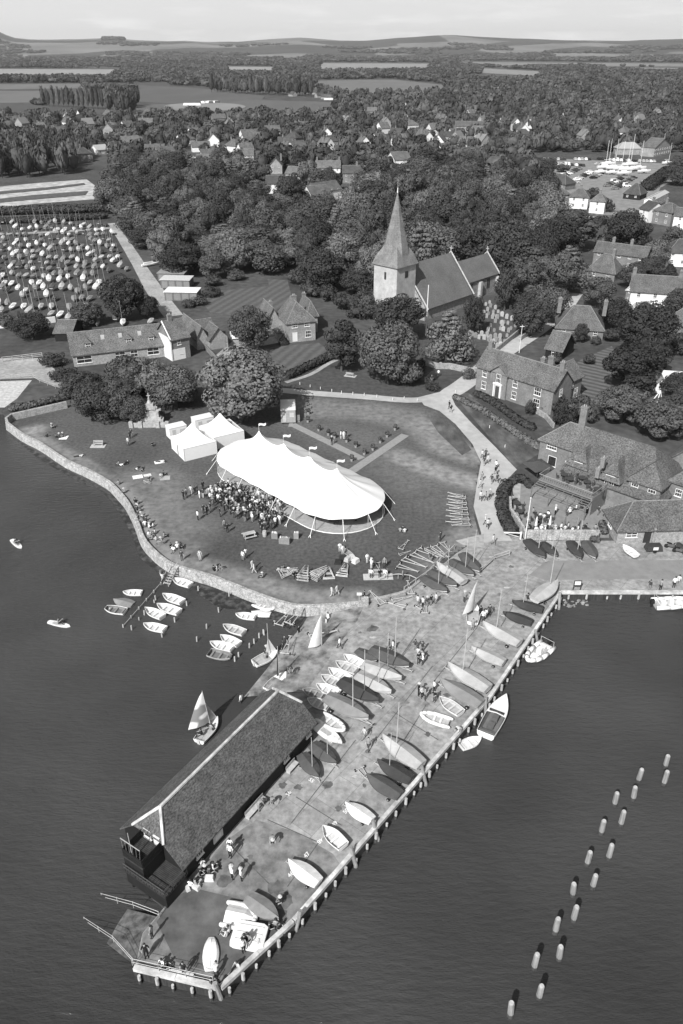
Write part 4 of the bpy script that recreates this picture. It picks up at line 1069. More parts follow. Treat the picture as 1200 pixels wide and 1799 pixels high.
def boat_proto(kind, tone):
    "boat of length 1 unit = 4 m, built once per kind and tone, with its parts"
    key = (kind, tone)
    if key in _bp: return _bp[key]
    t = bpy.data.objects.new('boat', None); L, B, D = 4.0, 1.55, .5
    parts = []
    def add(n_, m, mt, par=None, smooth=False):
        o = m.obj(n_, mt, par or t, smooth); return o
    hm = {'w': M_white, 'l': GR(.62), 'm': GR(.3), 'd': GR(.1), 'k': GR(.1)}[tone]
    if kind == 'open':
        mb, S = hull_mb(L, 1.75, .6, .85, 0.); add('hull', mb, hm); add('inside', inner_mb(L, S, .2), {'w': GR(.55), 'l': GR(.35), 'm': GR(.16)}.get(tone, GR(.16))); add('gunwale', rim_mb(L, S), hm)
        for x in (.12, .42, .68):
            q = MB(); b = np.interp(x, [s[0] for s in S], [s[1] for s in S]) * .93; q.bx(x * L - .14, x * L + .14, -b, b, .36, .41); add('thwart', q, {'w': GR(.7), 'l': GR(.5), 'm': GR(.3)}.get(tone, GR(.3)))
    elif kind == 'pram':
        mb, S = hull_mb(L, 2.0, .6, .85, .45); add('hull', mb, hm); add('inside', inner_mb(L, S, .2), GR(.45 if tone == 'w' else .14)); add('gunwale', rim_mb(L, S), hm)
        for x in (.15, .5, .8):
            q = MB(); b = np.interp(x, [s[0] for s in S], [s[1] for s in S]) * .93; q.bx(x * L - .16, x * L + .16, -b, b, .36, .42); add('thwart', q, GR(.62 if tone == 'w' else .22))
    elif kind in ('cover', 'covermast'):
        mb, S = hull_mb(L, 1.6, .5, .7, 0.); 
        for i in range(len(mb.v)): mb.v[i] = (mb.v[i][0], mb.v[i][1], mb.v[i][2] + .3)
        add('hull', mb, GR(.5) if tone != 'd' else GR(.16))
        m = MB(); rg_ = random.Random(len(_bp))
        rings = []
        for s in S:
            x = s[0] * L * 1.01 - .02; b = s[1] * 1.05 + .015; z = s[3] + .3; rd = (.32 + .06 * sin(s[0] * 9)) * (1 - .75 * abs(s[0] - .5) * 2 ** 1) if kind == 'cover' else .3 * (1 - .6 * (2 * s[0] - 1.1) ** 2)
            j = lambda: rg_.uniform(-.012, .012)
            rings.append([(x, -b, z - .17), (x, -b - .004, z + .01 + j()), (x, -b * .5, z + rd * .62 + j()), (x, 0, z + rd + .04), (x, b * .5, z + rd * .62 + j()), (x, b + .004, z + .01 + j()), (x, b, z - .17)])
        m.loft(rings); m.add(rings[0], [tuple(range(7))]); c_ = add('cover', m, cov(tone), None)
        m = MB(); m.tube((.9, -.62, .2), (.9, .62, .2), .03, .03, 5); m.tube((.9, -.4, .22), (4.35, 0, .3), .025, .025, 5); m.tube((.9, .4, .22), (4.35, 0, .3), .025, .025, 5); m.tube((4.35, -.2, .32), (4.35, .2, .32), .025, .025, 5); add('trolley', m, M_metal)
        wheels(t, .9, .17, 1.35)
        if kind == 'covermast':
            m = MB(); m.tube((2.55, 0, .5), (2.5, 0, 5.6), .042, .03, 6); add('mast', m, M_metal)
    elif kind == 'laser':
        mb, S = hull_mb(L, 1.45, .34, .75, 0., None, True); add('hull', mb, M_white); q = MB(); q.prism([(.8, -.28), (2.1, -.28), (2.3, 0), (2.1, .28), (.8, .28)], .36, .43); add('cockpit', q, GR(.35)); add('gunwale', rim_mb(L, S), GR(.6))
    elif kind == 'rib':
        m = MB(); pts = [(0.0, .72, .38), (1.2, .78, .4), (2.4, .74, .44), (3.2, .5, .5), (3.7, .2, .56), (3.85, 0, .58)]; full = pts + [(p[0], -p[1], p[2]) for p in pts[-2::-1]]
        for a_, b_ in zip(full, full[1:]): m.tube(a_, b_, .24, .24, 10, 0, True)
        for p_ in full[1:-1]: m.sphere(p_, .238, 10, 6)
        for p_ in (full[0], full[-1]): m.sphere(p_, (.34, .2, .2), 8, 6)
        add('tube', m, M_white if tone == 'w' else GR(.5), None, True)
        q, S = hull_mb(3.7, 1.5, .42, .9, 0.); add('hull', q, GR(.35)); q = MB(); q.prism([(.1, -.6), (2.6, -.58), (3.3, -.2), (3.3, .2), (2.6, .58), (.1, .6)], .28, .33); add('floor', q, GR(.4))
        q = MB(); q.bx(1.0, 1.3, -.55, .55, .42, .5); q.bx(1.9, 2.2, -.55, .55, .42, .5); add('thwart', q, GR(.62))
    elif kind == 'bigrib':
        m = MB(); pts = [(-.1, .95, .5), (1.6, 1.0, .55), (3.0, .95, .62), (4.0, .62, .72), (4.6, .22, .82), (4.75, 0, .84)]; full = pts + [(p[0], -p[1], p[2]) for p in pts[-2::-1]]
        for a_, b_ in zip(full, full[1:]): m.tube(a_, b_, .27, .27, 10)
        for p_ in full[1:-1]: m.sphere(p_, .268, 10, 6)
        add('tube', m, M_white, None, True); q, S = hull_mb(4.6, 2.0, .5, .9, 0.); add('hull', q, GR(.5)); q = MB(); q.prism([(.1, -.8), (3.1, -.78), (4.1, -.25), (4.1, .25), (3.1, .78), (.1, .8)], .3, .36); add('floor', q, GR(.3))
        q = MB(); q.box(2.0, 0, .75, .6, .7, .8, 0, 0, .8); q.box(3.1, 0, .5, .8, .9, .3, 0, 0, .9); add('console', q, M_white); q = MB(); q.bx(.7, 1.4, -.3, .3, .36, .85); q.bx(.4, .6, -.7, .7, .36, .7); add('seat', q, GR(.62))
        q = MB(); q.box(-.35, 0, .95, .5, .42, .5, 0, 0, .75); q.box(-.35, 0, .45, .25, .2, .8); add('outboard_motor', q, mat('black engine', .02, .1, 2, .3)); q = MB(); q.tube((.2, -.9, .7), (.2, -.9, 1.5), .03, .03, 5); q.tube((.2, .9, .7), (.2, .9, 1.5), .03, .03, 5); q.tube((.2, -.9, 1.5), (.2, .9, 1.5), .03, .03, 5); add('frame', q, M_metal)
    elif kind == 'upturned':
        mb, S = hull_mb(L, 1.7, .55, .62, .42 if tone == 'w' else 0.)
        mb.v = [(v[0], -v[1], .58 - v[2] * .9) for v in mb.v]; add('hull', mb, hm); q = MB(); q.tube((.2, 0, .55), (3.6, 0, .52), .03, .03, 4); add('keel', q, hm)
    _bp[key] = shelve(t)
    return t
def boat(kind, tone, stern, bow, z=0.0, label='boat', group=None, cat='boat', wide=1.0, pitch=0.0, name=None, zref=.4):
    a, b = G(*stern, z + zref), G(*bow, z + zref); L = dist(a[:2], b[:2]); L = max(2.0, min(7.5, L)); rz = ang(a, b)
    pr = boat_proto(kind, tone); s = L / (4.0 if kind not in ('bigrib',) else 4.9); wf = min(1.25, max(.75, (s ** -.35))) * wide
    nm = name or {'open': 'rowing_dinghy', 'pram': 'pram_dinghy', 'cover': 'covered_dinghy', 'covermast': 'covered_dinghy', 'laser': 'sailing_dinghy', 'rib': 'inflatable_boat', 'bigrib': 'inflatable_boat', 'upturned': 'upturned_boat'}[kind]
    root = bpy.data.objects.new(nm, None); COL.objects.link(root); root.location = (a.x, a.y, z); root.rotation_euler = (0, pitch, rz); root.scale = (s, s * wf, s * (.85 + .15 / s))
    setp(root, label, cat, group); REG.append(root)
    for ch in pr.children: c = ch.copy(); COL.objects.link(c); c.parent = root
    return root
# afloat
for kind, tone, s_, b_, lb in [('open', 'w', (335, 1028), (303, 1017), 'white rowing dinghy afloat beside the jetty steps'), ('open', 'w', (321, 1058), (286, 1045), 'white rowing dinghy afloat with one grey thwart showing'),
        ('open', 'w', (315, 1076), (276, 1063), 'broad white rowing dinghy afloat between two others'), ('open', 'w', (286, 1084), (255, 1069), 'short white rowing dinghy afloat touching the jetty side'),
        ('open', 'w', (290, 1106), (252, 1097), 'white rowing dinghy with dark inside, last along the jetty'), ('open', 'w', (249, 1041), (216, 1040), 'white tender with dark seats afloat alone left of the jetty'),
        ('pram', 'l', (220, 1074), (186, 1068), 'pale pram dinghy afloat against the grey covered one'), ('open', 'w', (449, 1084), (414, 1079), 'white rowing dinghy afloat left of the white covered boat'),
        ('open', 'l', (429, 1112), (392, 1099), 'pale grey rowing dinghy afloat, uppermost of the raft of four'), ('open', 'w', (420, 1132), (387, 1117), 'white rowing dinghy afloat, second in the raft of four'),
        ('open', 'w', (409, 1140), (369, 1129), 'large white rowing dinghy afloat, third in the raft of four'), ('pram', 'm', (367, 1146), (406, 1155), 'dark inside dinghy with white rim, lowest of the raft of four')]:
    boat(kind, tone, s_, b_, WZ - .1, lb, 'small boats afloat by the jetty', wide=.95)
boat('cover', 'm', (234, 1064), (200, 1056), WZ - .45, 'grey covered dinghy moored left of the jetty', 'small boats afloat by the jetty', wide=1.2)
boat('cover', 'w', (475, 1081), (442, 1077), WZ - .45, 'white covered dinghy afloat beside the sea wall', 'small boats afloat by the jetty', wide=1.1)
boat('rib', 'w', (449, 1058), (482, 1070), WZ - .1, 'small white inflatable afloat close under the sea wall')
boat('bigrib', 'w', (962, 1133), (926, 1165), WZ - .1, 'white inflatable with console and outboard moored at the quay')
boat('bigrib', 'w', (1150, 1062), (1218, 1060), WZ - .1, 'white inflatable with outboard moored by the road beam', wide=.95)
boat('open', 'w', (810, 1311), (846, 1296), WZ - .1, 'small white dinghy tied behind the white motor launch')
# covered and open boats parked on the quay
QB = [('cover', 'l', (815, 1027), (767, 996)), ('covermast', 'k', (791, 989), (832, 1014)), ('covermast', 'k', (812, 977), (842, 1008)), ('covermast', 'k', (755, 1008), (802, 1033)), ('covermast', 'k', (743, 1018), (785, 1043)),
      ('covermast', 'l', (938, 1059), (979, 1028)), ('covermast', 'd', (953, 1074), (899, 1061)), ('cover', 'd', (934, 1097), (883, 1080)), ('covermast', 'l', (912, 1135), (848, 1102)), ('cover', 'l', (885, 1168), (828, 1143)),
      ('covermast', 'l', (857, 1216), (787, 1175)), ('cover', 'm', (845, 1243), (773, 1202)), ('covermast', 'l', (740, 1350), (672, 1301)), ('covermast', 'd', (722, 1374), (663, 1341)), ('cover', 'k', (703, 1402), (644, 1366)),
      ('cover', 'w', (654, 1444), (607, 1414)), ('cover', 'w', (560, 1554), (507, 1515)), ('covermast', 'k', (549, 1310), (591, 1345)), ('covermast', 'k', (530, 1328), (560, 1369)),
      ('covermast', 'm', (574, 1230), (647, 1269)), ('covermast', 'd', (598, 1202), (665, 1239)), ('covermast', 'l', (628, 1190), (687, 1222)), ('covermast', 'l', (638, 1172), (705, 1198)), ('covermast', 'k', (652, 1146), (718, 1176)), ('cover', 'k', (627, 1144), (662, 1162)),
      ('covermast', 'd', (925, 953), (957, 983)), ('covermast', 'd', (951, 956), (979, 979)), ('covermast', 'd', (1001, 955), (1021, 984)), ('cover', 'k', (1027, 955), (1046, 984)), ('cover', 'm', (436, 1578), (490, 1618))]
for kind, tone, s_, b_ in QB:
    x = (s_[0] + b_[0]) / 2; y = (s_[1] + b_[1]) / 2
    where = 'by the pub terrace wall' if y < 990 and x > 900 else 'beside the lawn fence' if y < 1040 and x < 850 else 'at the tip of the quay' if y > 1560 else 'near the boathouse doors' if x < 600 and y > 1290 else 'in the left row above the boathouse' if x < 720 and y < 1280 else 'along the quay edge'
    boat(kind, tone, s_, b_, 0, '%s covered dinghy %s%s' % (CT_[tone][0], 'with mast ' if kind == 'covermast' else '', where), 'covered dinghies parked on the quay', wide=1.05)
for kind, tone, s_, b_, z, lb in [('open', 'w', (604, 1487), (567, 1452), .3, 'white open dinghy with its stern cut out, near bay forty eight'), ('open', 'l', (810, 1253), (772, 1226), .1, 'pale open rowing dinghy parked beside the white inflatable'), ('rib', 'w', (790, 1269), (738, 1254), .0, 'small white inflatable lying on the quay beside an open dinghy'),
        ('laser', 'w', (556, 1274), (601, 1304), .35, 'slim white decked dinghy beside the boathouse gable'), ('rib', 'w', (564, 1258), (606, 1284), .2, 'white inflatable lying between the grey covered boat and the slim white dinghy'),
        ('open', 'w', (638, 1168), (604, 1151), .05, 'white tender with dark seats, top of the cluster above the boathouse'), ('open', 'l', (627, 1179), (590, 1163), .05, 'pale tender, second in the cluster above the boathouse'),
        ('open', 'w', (614, 1194), (577, 1175), .05, 'white tender, third in the cluster above the boathouse'), ('open', 'l', (601, 1204), (564, 1187), .05, 'pale tender partly under the bow of a dark covered boat'),
        ('open', 'w', (595, 1219), (556, 1203), .05, 'bright white tender lying beside the mid grey one'), ('open', 'm', (569, 1223), (532, 1211), .05, 'grey tender, leftmost of the cluster above the boathouse'),
        ('open', 'l', (578, 1242), (540, 1228), .05, 'pale tender against the far gable of the boathouse'), ('open', 'w', (1118, 976), (1094, 958), .3, 'small white dinghy with open inside parked before the low pub outbuilding'),
        ('cover', 'd', (1188, 956), (1212, 975), 0, 'dark covered boat at the right edge by the motorbikes')]:
    boat(kind, tone, s_, b_, z, lb, None if kind != 'open' else 'open tenders lying on the quay')
boat('upturned', 'w', (369, 1702), (371, 1643), .0, 'white upturned dinghy with square bow at the tip of the quay', wide=1.0)
# upturned rib and beached barge
t = thing('upturned_boat', G(398, 1608), ang(G(398, 1608), G(451, 1618)), 'white upturned inflatable with fat tube at the tip of the quay', 'boat')
m = MB(); pts = [(-.1, .95, .25), (1.0, 1.0, .25), (1.8, .8, .25), (2.3, .35, .25), (2.42, 0, .25)]; full = pts + [(p[0], -p[1], p[2]) for p in pts[-2::-1]]
for a_, b_ in zip(full, full[1:]): m.tube(a_, b_, .2, .2, 10)
for q_ in full: m.sphere(q_, .2, 10, 6)
m.obj('tube', GR(.62), t, True); m = MB(); m.loft([[(0, -.9, .3), (0, -.4, .55), (0, 0, .7), (0, .4, .55), (0, .9, .3)], [(1.6, -.75, .3), (1.6, -.35, .52), (1.6, 0, .66), (1.6, .35, .52), (1.6, .75, .3)], [(2.3, -.1, .3), (2.3, -.05, .33), (2.3, 0, .35), (2.3, .05, .33), (2.3, .1, .3)]]); m.add([(0, -.9, .3), (0, -.4, .55), (0, 0, .7), (0, .4, .55), (0, .9, .3)], [(0, 1, 2, 3, 4)]); m.obj('hull', M_white, t)
a, b = G(410, 1642), G(465, 1652); t = thing('upturned_boat', a, ang(a, b), 'broad white upturned barge with people on it at the quay tip', 'boat')
m = MB(); m.loft([[(0, -.95, .05), (0, -.8, .5), (0, .8, .5), (0, .95, .05)], [(.35, -1.05, 0), (.35, -.95, .6), (.35, .95, .6), (.35, 1.05, 0)], [(2.3, -1.05, 0), (2.3, -.95, .6), (2.3, .95, .6), (2.3, 1.05, 0)], [(2.65, -.9, .1), (2.65, -.8, .5), (2.65, .8, .5), (2.65, .9, .1)]], 0, False, True); m.obj('hull', M_white, t)
m = MB()
for y in (-.6, 0, .6): m.bx(.3, 2.35, y - .03, y + .03, .6, .65)
m.bx(2.1, 2.25, -.75, -.35, .66, .7); m.obj('runner', GR(.6), t)
# motor launch
a, b = G(852, 1297, -1), G(888, 1231, -1); L = dist(a[:2], b[:2]); t = thing('motor_launch', (a.x, a.y, WZ - .25), ang(a, b), 'white motor launch with small foredeck and dark cockpit moored at the quay', 'boat')
mb, S = hull_mb(L, 2.1, .95, .88, 0.); mb.obj('hull', M_white, t); rim_mb(L, S).obj('gunwale', M_white, t)
inner_mb(L, S, .35, 0, 6).obj('cockpit', GR(.14), t)
m = MB(); m.loft([[(s[0] * L * .99, s[1] * .97, s[3]), (s[0] * L * .99, 0, s[3] + .16), (s[0] * L * .99, -s[1] * .97, s[3])] for s in S[5:]]); m.obj('foredeck', M_white, t)
m = MB(); m.bx(L * .38, L * .5, -.4, .2, .4, 1.0); m.bx(L * .06, L * .12, -.85, .85, .4, .8); m.bx(L * .2, L * .34, -.35, .35, .35, .75); m.obj('engine_box', GR(.1), t)
m = MB(); m.bx(L * .52, L * .53, -.8, .8, .95, 1.35); m.obj('windscreen', M_glass, t)
# sailing dinghies with sails up
def sailboat(stern, bow, z, mastpx, label, H_=5.8, main=None, jib=None, boom=(1.2, .6), dark=False, tone='w', pale=False):
    a, b = G(*stern, z + .3), G(*bow, z + .3); L = dist(a[:2], b[:2]); rz = ang(a, b); t = thing('sailing_dinghy', (a.x, a.y, z), rz, label, 'sailing dinghy', 'dinghies with their sails up')
    mb, S = hull_mb(L, 1.6, .5, .8, 0.); mb.obj('hull', M_white, t); rim_mb(L, S).obj('gunwale', M_white, t); inner_mb(L, S, .22, 0, 7).obj('cockpit', GR(.35), t)
    m = MB(); m.loft([[(s[0] * L, s[1] * .98, s[3]), (s[0] * L, 0, s[3] + .05), (s[0] * L, -s[1] * .98, s[3])] for s in S[6:]]); m.obj('foredeck', M_white, t)
    mx_ = L * .62; m = MB(); m.tube((mx_, 0, .3), (mx_, 0, H_), .045, .03, 6); m.obj('mast', M_metal, t)
    if main:
        bx_, by_ = main; m = MB(); m.tube((mx_, 0, 1.05), (bx_, by_, 1.05), .035, .035, 5); m.obj('boom', M_metal, t)
        m = MB(); rings = []
        for k in range(9):
            f = k / 8; zz = 1.1 + (H_ - 1.2) * f; wv = (1 - f) ** .8; row = []
            for j in range(6):
                g = j / 5 * wv; bel = .28 * sin(pi * j / 5) * wv; dx, dy = bx_ - mx_, by_; ln = sqrt(dx * dx + dy * dy)
                row.append((mx_ + dx * g - dy / ln * bel, dy * g + dx / ln * bel, zz))
            rings.append(row)
        m.loft(rings); m.v = list(m.v); s_o = m.obj('mainsail', mat('mainsail cloth', .4, .5, .55, .8, 1, lo=.45, hi=.5) if not (dark or pale) else mat('jib cloth', .6, .08, 1, .8) if pale else mat('dark sailcloth', .06, .2, 2, .8), t, True)
        if not dark and bx_ < 1:
            q = MB(); e = .012
            for f0, f1, g0, g1 in ((.45, .8, .05, .5), (.04, .1, .1, .9)):
                pass
    if jib:
        m = MB(); m.add([(L * .97, 0, .55), (mx_, 0, H_ * jib), (mx_ - .25, main[1] * .35 if main else .3, .7)], [(0, 1, 2)]); m.obj('jib', mat('jib cloth', .6, .08, 1, .8), t)
    q = MB(); q.box(-.08, 0, .2, .08, .3, .7); q.tube((-.1, 0, .55), (.9, .1, .6), .02, .02, 4); q.obj('rudder', GR(.5), t)
    return t, L
S1, L1 = sailboat((350, 1304), (384, 1263), WZ - .1, None, 'sailing dinghy with patterned grey sail and crew on open water', 5.2, (.5, 1.5), .72); S1.rotation_euler[0] = R(-7)
for q_, f0_, f1_, e0_, e1_ in ((.09, .02, .2, 0, 1), (.16, .2, .42, .45, 1)): pass
S2, L2 = sailboat((447, 1167), (488, 1146), WZ - .1, None, 'sailing dinghy with loose white jib among the mooring stakes', 5.2, None, .6)
S3, L3 = sailboat((541, 1163), (580, 1126), WZ - .1, None, 'sailing dinghy with narrow white sail at the foot of the slipway', 5.4, (1.3, .9), None, pale=True)
S4, L4 = sailboat((470, 1214), (503, 1184), WZ - .1, None, 'white dinghy with dark furled sail behind the boathouse ridge', 5.2, (2.0, .25), None, dark=True)
S5, L5 = sailboat((830, 1096), (834, 1062), .1, None, 'white sailing dinghy with sail raised standing on the concrete apron', 5.0, (.5, 1.3), None, pale=True)
# paddleboards
def sup(c, rz, label):
    p = G(*c, WZ); t = thing('paddleboard', (p.x, p.y, WZ + .0), rz, label, 'paddleboard', 'paddleboards on the harbour'); pts = []
    pts = [(-1.6, -.15), (-1.5, -.3), (-.6, -.4), (.6, -.4), (1.3, -.25), (1.6, 0), (1.3, .25), (.6, .4), (-.6, .4), (-1.5, .3), (-1.6, .15)]
    m = MB(); m.prism(pts, -.05, .1); m.obj('board', M_white, t); m = MB(); m.prism([(q[0] * .5 - .1, q[1] * .7) for q in pts], .1, .108); m.obj('deck_pad', GR(.35), t); return t
sup((29, 956), ang(G(22, 950), G(37, 963)), 'white paddleboard carrying a seated paddler at the left edge')
sup((104, 1097), ang(G(87, 1093), G(122, 1101)), 'white paddleboard carrying a kneeling paddler left of the moored dinghies')
#@@PEOPLE
# ---------------------------------------------------------------- people
POSES = {}
def person_mesh(name, J, rad, spec=None):
    "J: dict of joints; bones fixed; one continuous skinned body"
    bones = [('pel', 'sp', 1), ('sp', 'ch', 1), ('ch', 'nk', 0), ('nk', 'hd', 0), ('hd', 'ht', 0)]
    for s in 'lr': bones += [('ch', 'sh' + s, 1), ('sh' + s, 'el' + s, 1), ('el' + s, 'wr' + s, 0), ('wr' + s, 'ha' + s, 0), ('pel', 'hp' + s, 2), ('hp' + s, 'kn' + s, 2), ('kn' + s, 'an' + s, spec or 2), ('an' + s, 'to' + s, 3)]
    names = list(J); ix = {k: i for i, k in enumerate(names)}
    me = bpy.data.meshes.new(name); me.from_pydata([J[k] for k in names], [(ix[a], ix[b]) for a, b, _ in bones], [])
    o = bpy.data.objects.new(name, me); COL.objects.link(o)
    o.modifiers.new('s', 'SKIN'); su = o.modifiers.new('u', 'SUBSURF'); su.levels = 1; su.render_levels = 1
    sv = me.skin_vertices[0].data
    for k in names: r = rad[k if k in rad else k[:-1]]; sv[ix[k]].radius = (r, r) if not hasattr(r, '__len__') else r
    for q in sv: q.use_root = False
    sv[ix['pel']].use_root = True
    dg = bpy.context.evaluated_depsgraph_get(); dg.update(); out = bpy.data.meshes.new_from_object(o.evaluated_get(dg)); bpy.data.objects.remove(o)
    V = [tuple(v.co) for v in out.vertices]; Fc = [tuple(p.vertices) for p in out.polygons]; mi = []
    for p in out.polygons:
        c = p.center; best = min((segd3(c, Vector(J[a]), Vector(J[b])) - (.05 if m_ == 1 else .0), m_) for a, b, m_ in bones); mi.append(best[1])
    mb = MB(); mb.v = V; mb.f = [list(f) for f in Fc]; mb.m = mi
    for s in 'lr':      # five fingers on each hand
        w_, h = Vector(J['wr' + s]), Vector(J['ha' + s]); d = (h - w_).normalized(); side = d.cross(Vector((0, 1, 0)) if abs(d.y) < .8 else Vector((1, 0, 0))).normalized(); up = d.cross(side)
        for k, ln in enumerate((.07, .08, .075, .055)):
            b0 = h + side * (k - 1.5) * .02; mid = b0 + d * ln * .6; mb.tube(b0, mid, .011, .01, 4, 0); mb.tube(mid, mid + (d + up * .5).normalized() * ln * .6, .01, .007, 4, 0)
        b0 = w_.lerp(h, .5) + side * -.03; mb.tube(b0, b0 + (d - side).normalized() * .07, .013, .01, 4, 0)
    hd = Vector(J['hd']); ht = Vector(J['ht']); mb.add([hd + Vector((.085, -.015, -.01)), hd + Vector((.085, .015, -.01)), hd + Vector((.12, 0, -.015)), hd + Vector((.085, 0, .04))], [(0, 2, 1), (0, 3, 2), (1, 2, 3)], 0)   # nose
    mb.sphere(hd + Vector((0, .1, .0)), (.02, .012, .03), 5, 3, 0); mb.sphere(hd + Vector((0, -.1, 0)), (.02, .012, .03), 5, 3, 0)
    mb.sphere(hd + Vector((.088, .035, .02)), .012, 4, 3, 3); mb.sphere(hd + Vector((.088, -.035, .02)), .012, 4, 3, 3); mb.sphere(hd + Vector((.085, 0, -.045)), (.01, .03, .006), 5, 3, 3)
    bod = mb.mesh(name, [M_skin, M_skin, M_skin, M_dark], True)
    hm = MB(); c = (hd + ht) / 2 + Vector((-.018, 0, .015)); hm.sphere(c, (.115, .105, .12), 8, 6)
    hm.f = [f for f in hm.f if not (sum(hm.v[i][0] for i in f) / len(f) > c.x + .045 and sum(hm.v[i][2] for i in f) / len(f) < c.z + .045)]; hm.m = [0] * len(hm.f)
    hat = MB(); hat.tube(c + Vector((.02, 0, .05)), c + Vector((.02, 0, .065)), .19, .18, 12); hat.tube(c + Vector((0, 0, .06)), c + Vector((0, 0, .14)), .11, .09, 10)
    return bod, hm.mesh('hair', M_hair, True), hat.mesh('hat', GR(.5))
def segd3(p, a, b):
    d = b - a; t = max(0, min(1, (p - a).dot(d) / (d.dot(d) + 1e-9))); return (p - a - d * t).length
RAD = dict(pel=(.16, .115), sp=(.14, .11), ch=(.17, .12), nk=.055, hd=.1, ht=.075, sh=.065, el=.045, wr=.032, ha=(.022, .045), hp=.095, kn=.06, an=.042, to=.035)
def base():
    return dict(pel=(0, 0, .95), sp=(0, 0, 1.17), ch=(0, 0, 1.36), nk=(.01, 0, 1.5), hd=(.02, 0, 1.6), ht=(.02, 0, 1.68), shl=(0, .18, 1.4), shr=(0, -.18, 1.4), ell=(-.03, .26, 1.14), elr=(-.03, -.26, 1.14), wrl=(.05, .27, .9), wrr=(.05, -.27, .9), hal=(.08, .265, .83), har=(.08, -.265, .83),
                hpl=(0, .09, .88), hpr=(0, -.09, .88), knl=(.02, .1, .48), knr=(.02, -.1, .48), anl=(-.01, .1, .07), anr=(-.01, -.1, .07), tol=(.15, .12, .035), tor=(.15, -.12, .035))
def pose(**k): j = base(); j.update(k); return j
def drop(j, dz, dx=0): return {k: (v[0] + dx, v[1], v[2] + dz) for k, v in j.items()}
PD = {
 'standing': pose(),
 'walking': pose(knl=(.2, .1, .5), anl=(.28, .1, .1), tol=(.43, .11, .06), knr=(-.05, -.1, .48), anr=(-.28, -.1, .13), tor=(-.15, -.11, .05), elr=(.02, -.26, 1.13), wrr=(.2, -.24, .95), har=(.26, -.23, .9), ell=(-.12, .26, 1.14), wrl=(-.14, .27, .9), hal=(-.13, .27, .83)),
 'talking': pose(elr=(.02, -.27, 1.16), wrr=(.22, -.14, 1.22), har=(.28, -.1, 1.27), ell=(-.02, .26, 1.14), wrl=(.18, .1, 1.05), hal=(.24, .05, 1.06)),
 'reaching': pose(ell=(.12, .22, 1.6), wrl=(.2, .2, 1.85), hal=(.22, .2, 1.93), elr=(.2, -.22, 1.3), wrr=(.42, -.2, 1.35), har=(.5, -.2, 1.36)),
 'bending': pose(sp=(.14, 0, 1.08), ch=(.34, 0, 1.14), nk=(.47, 0, 1.12), hd=(.57, 0, 1.1), ht=(.64, 0, 1.12), shl=(.36, .18, 1.14), shr=(.36, -.18, 1.14), ell=(.42, .24, .88), elr=(.42, -.24, .88), wrl=(.52, .2, .66), wrr=(.52, -.2, .66), hal=(.55, .19, .58), har=(.55, -.19, .58)),
 'sitting': pose(pel=(0, 0, .14), sp=(-.03, 0, .36), ch=(.02, 0, .55), nk=(.05, 0, .68), hd=(.08, 0, .78), ht=(.09, 0, .86), shl=(.02, .18, .58), shr=(.02, -.18, .58), ell=(.08, .27, .36), elr=(.08, -.27, .36), wrl=(.3, .2, .38), wrr=(.3, -.2, .38), hal=(.37, .17, .4), har=(.37, -.17, .4), hpl=(.02, .1, .13), hpr=(.02, -.1, .13), knl=(.4, .14, .38), knr=(.42, -.14, .34), anl=(.55, .12, .07), anr=(.6, -.12, .07), tol=(.7, .13, .04), tor=(.75, -.13, .04)),
 'perched': pose(pel=(0, 0, .55), sp=(-.02, 0, .77), ch=(.03, 0, .96), nk=(.05, 0, 1.09), hd=(.08, 0, 1.19), ht=(.09, 0, 1.27), shl=(.02, .18, .99), shr=(.02, -.18, .99), ell=(.06, .26, .76), elr=(.06, -.26, .76), wrl=(.28, .2, .68), wrr=(.28, -.2, .68), hal=(.35, .18, .66), har=(.35, -.18, .66), hpl=(.03, .1, .54), hpr=(.03, -.1, .54), knl=(.43, .12, .52), knr=(.43, -.12, .52), anl=(.45, .11, .1), anr=(.42, -.11, .1), tol=(.6, .12, .04), tor=(.57, -.12, .04)),
 'lying': pose(pel=(0, 0, .14), sp=(-.22, 0, .16), ch=(-.42, 0, .2), nk=(-.56, 0, .24), hd=(-.65, 0, .3), ht=(-.74, 0, .32), shl=(-.44, .18, .2), shr=(-.44, -.18, .2), ell=(-.3, .32, .08), elr=(-.3, -.32, .08), wrl=(-.06, .34, .06), wrr=(-.06, -.34, .06), hal=(.02, .34, .06), har=(.02, -.34, .06), hpl=(.08, .1, .13), hpr=(.08, -.1, .13), knl=(.48, .12, .2), knr=(.48, -.12, .14), anl=(.88, .12, .08), anr=(.9, -.12, .08), tol=(.94, .14, .18), tor=(.96, -.14, .18)),
}
PD['wading'] = drop(PD['standing'], -.5); PD['paddling'] = {k: (v[0] * 1, v[1], v[2] + .05) for k, v in PD['sitting'].items()}; PD['paddling'].update(wrl=(.3, .3, .5), hal=(.36, .34, .52), wrr=(.32, -.1, .6), har=(.38, -.08, .66))
PM_ = {}
for k, j in PD.items():
    PM_[k] = person_mesh('body', j, RAD, 0 if k in ('lying', 'wading') else None)
SH = person_mesh('body', PD['standing'], RAD, 0); PM_['standing_b'] = SH; PM_['walking_b'] = person_mesh('body', PD['walking'], RAD, 0)
TONES = [('white', .78), ('pale', .5), ('grey', .24), ('dark', .05), ('black', .015)]
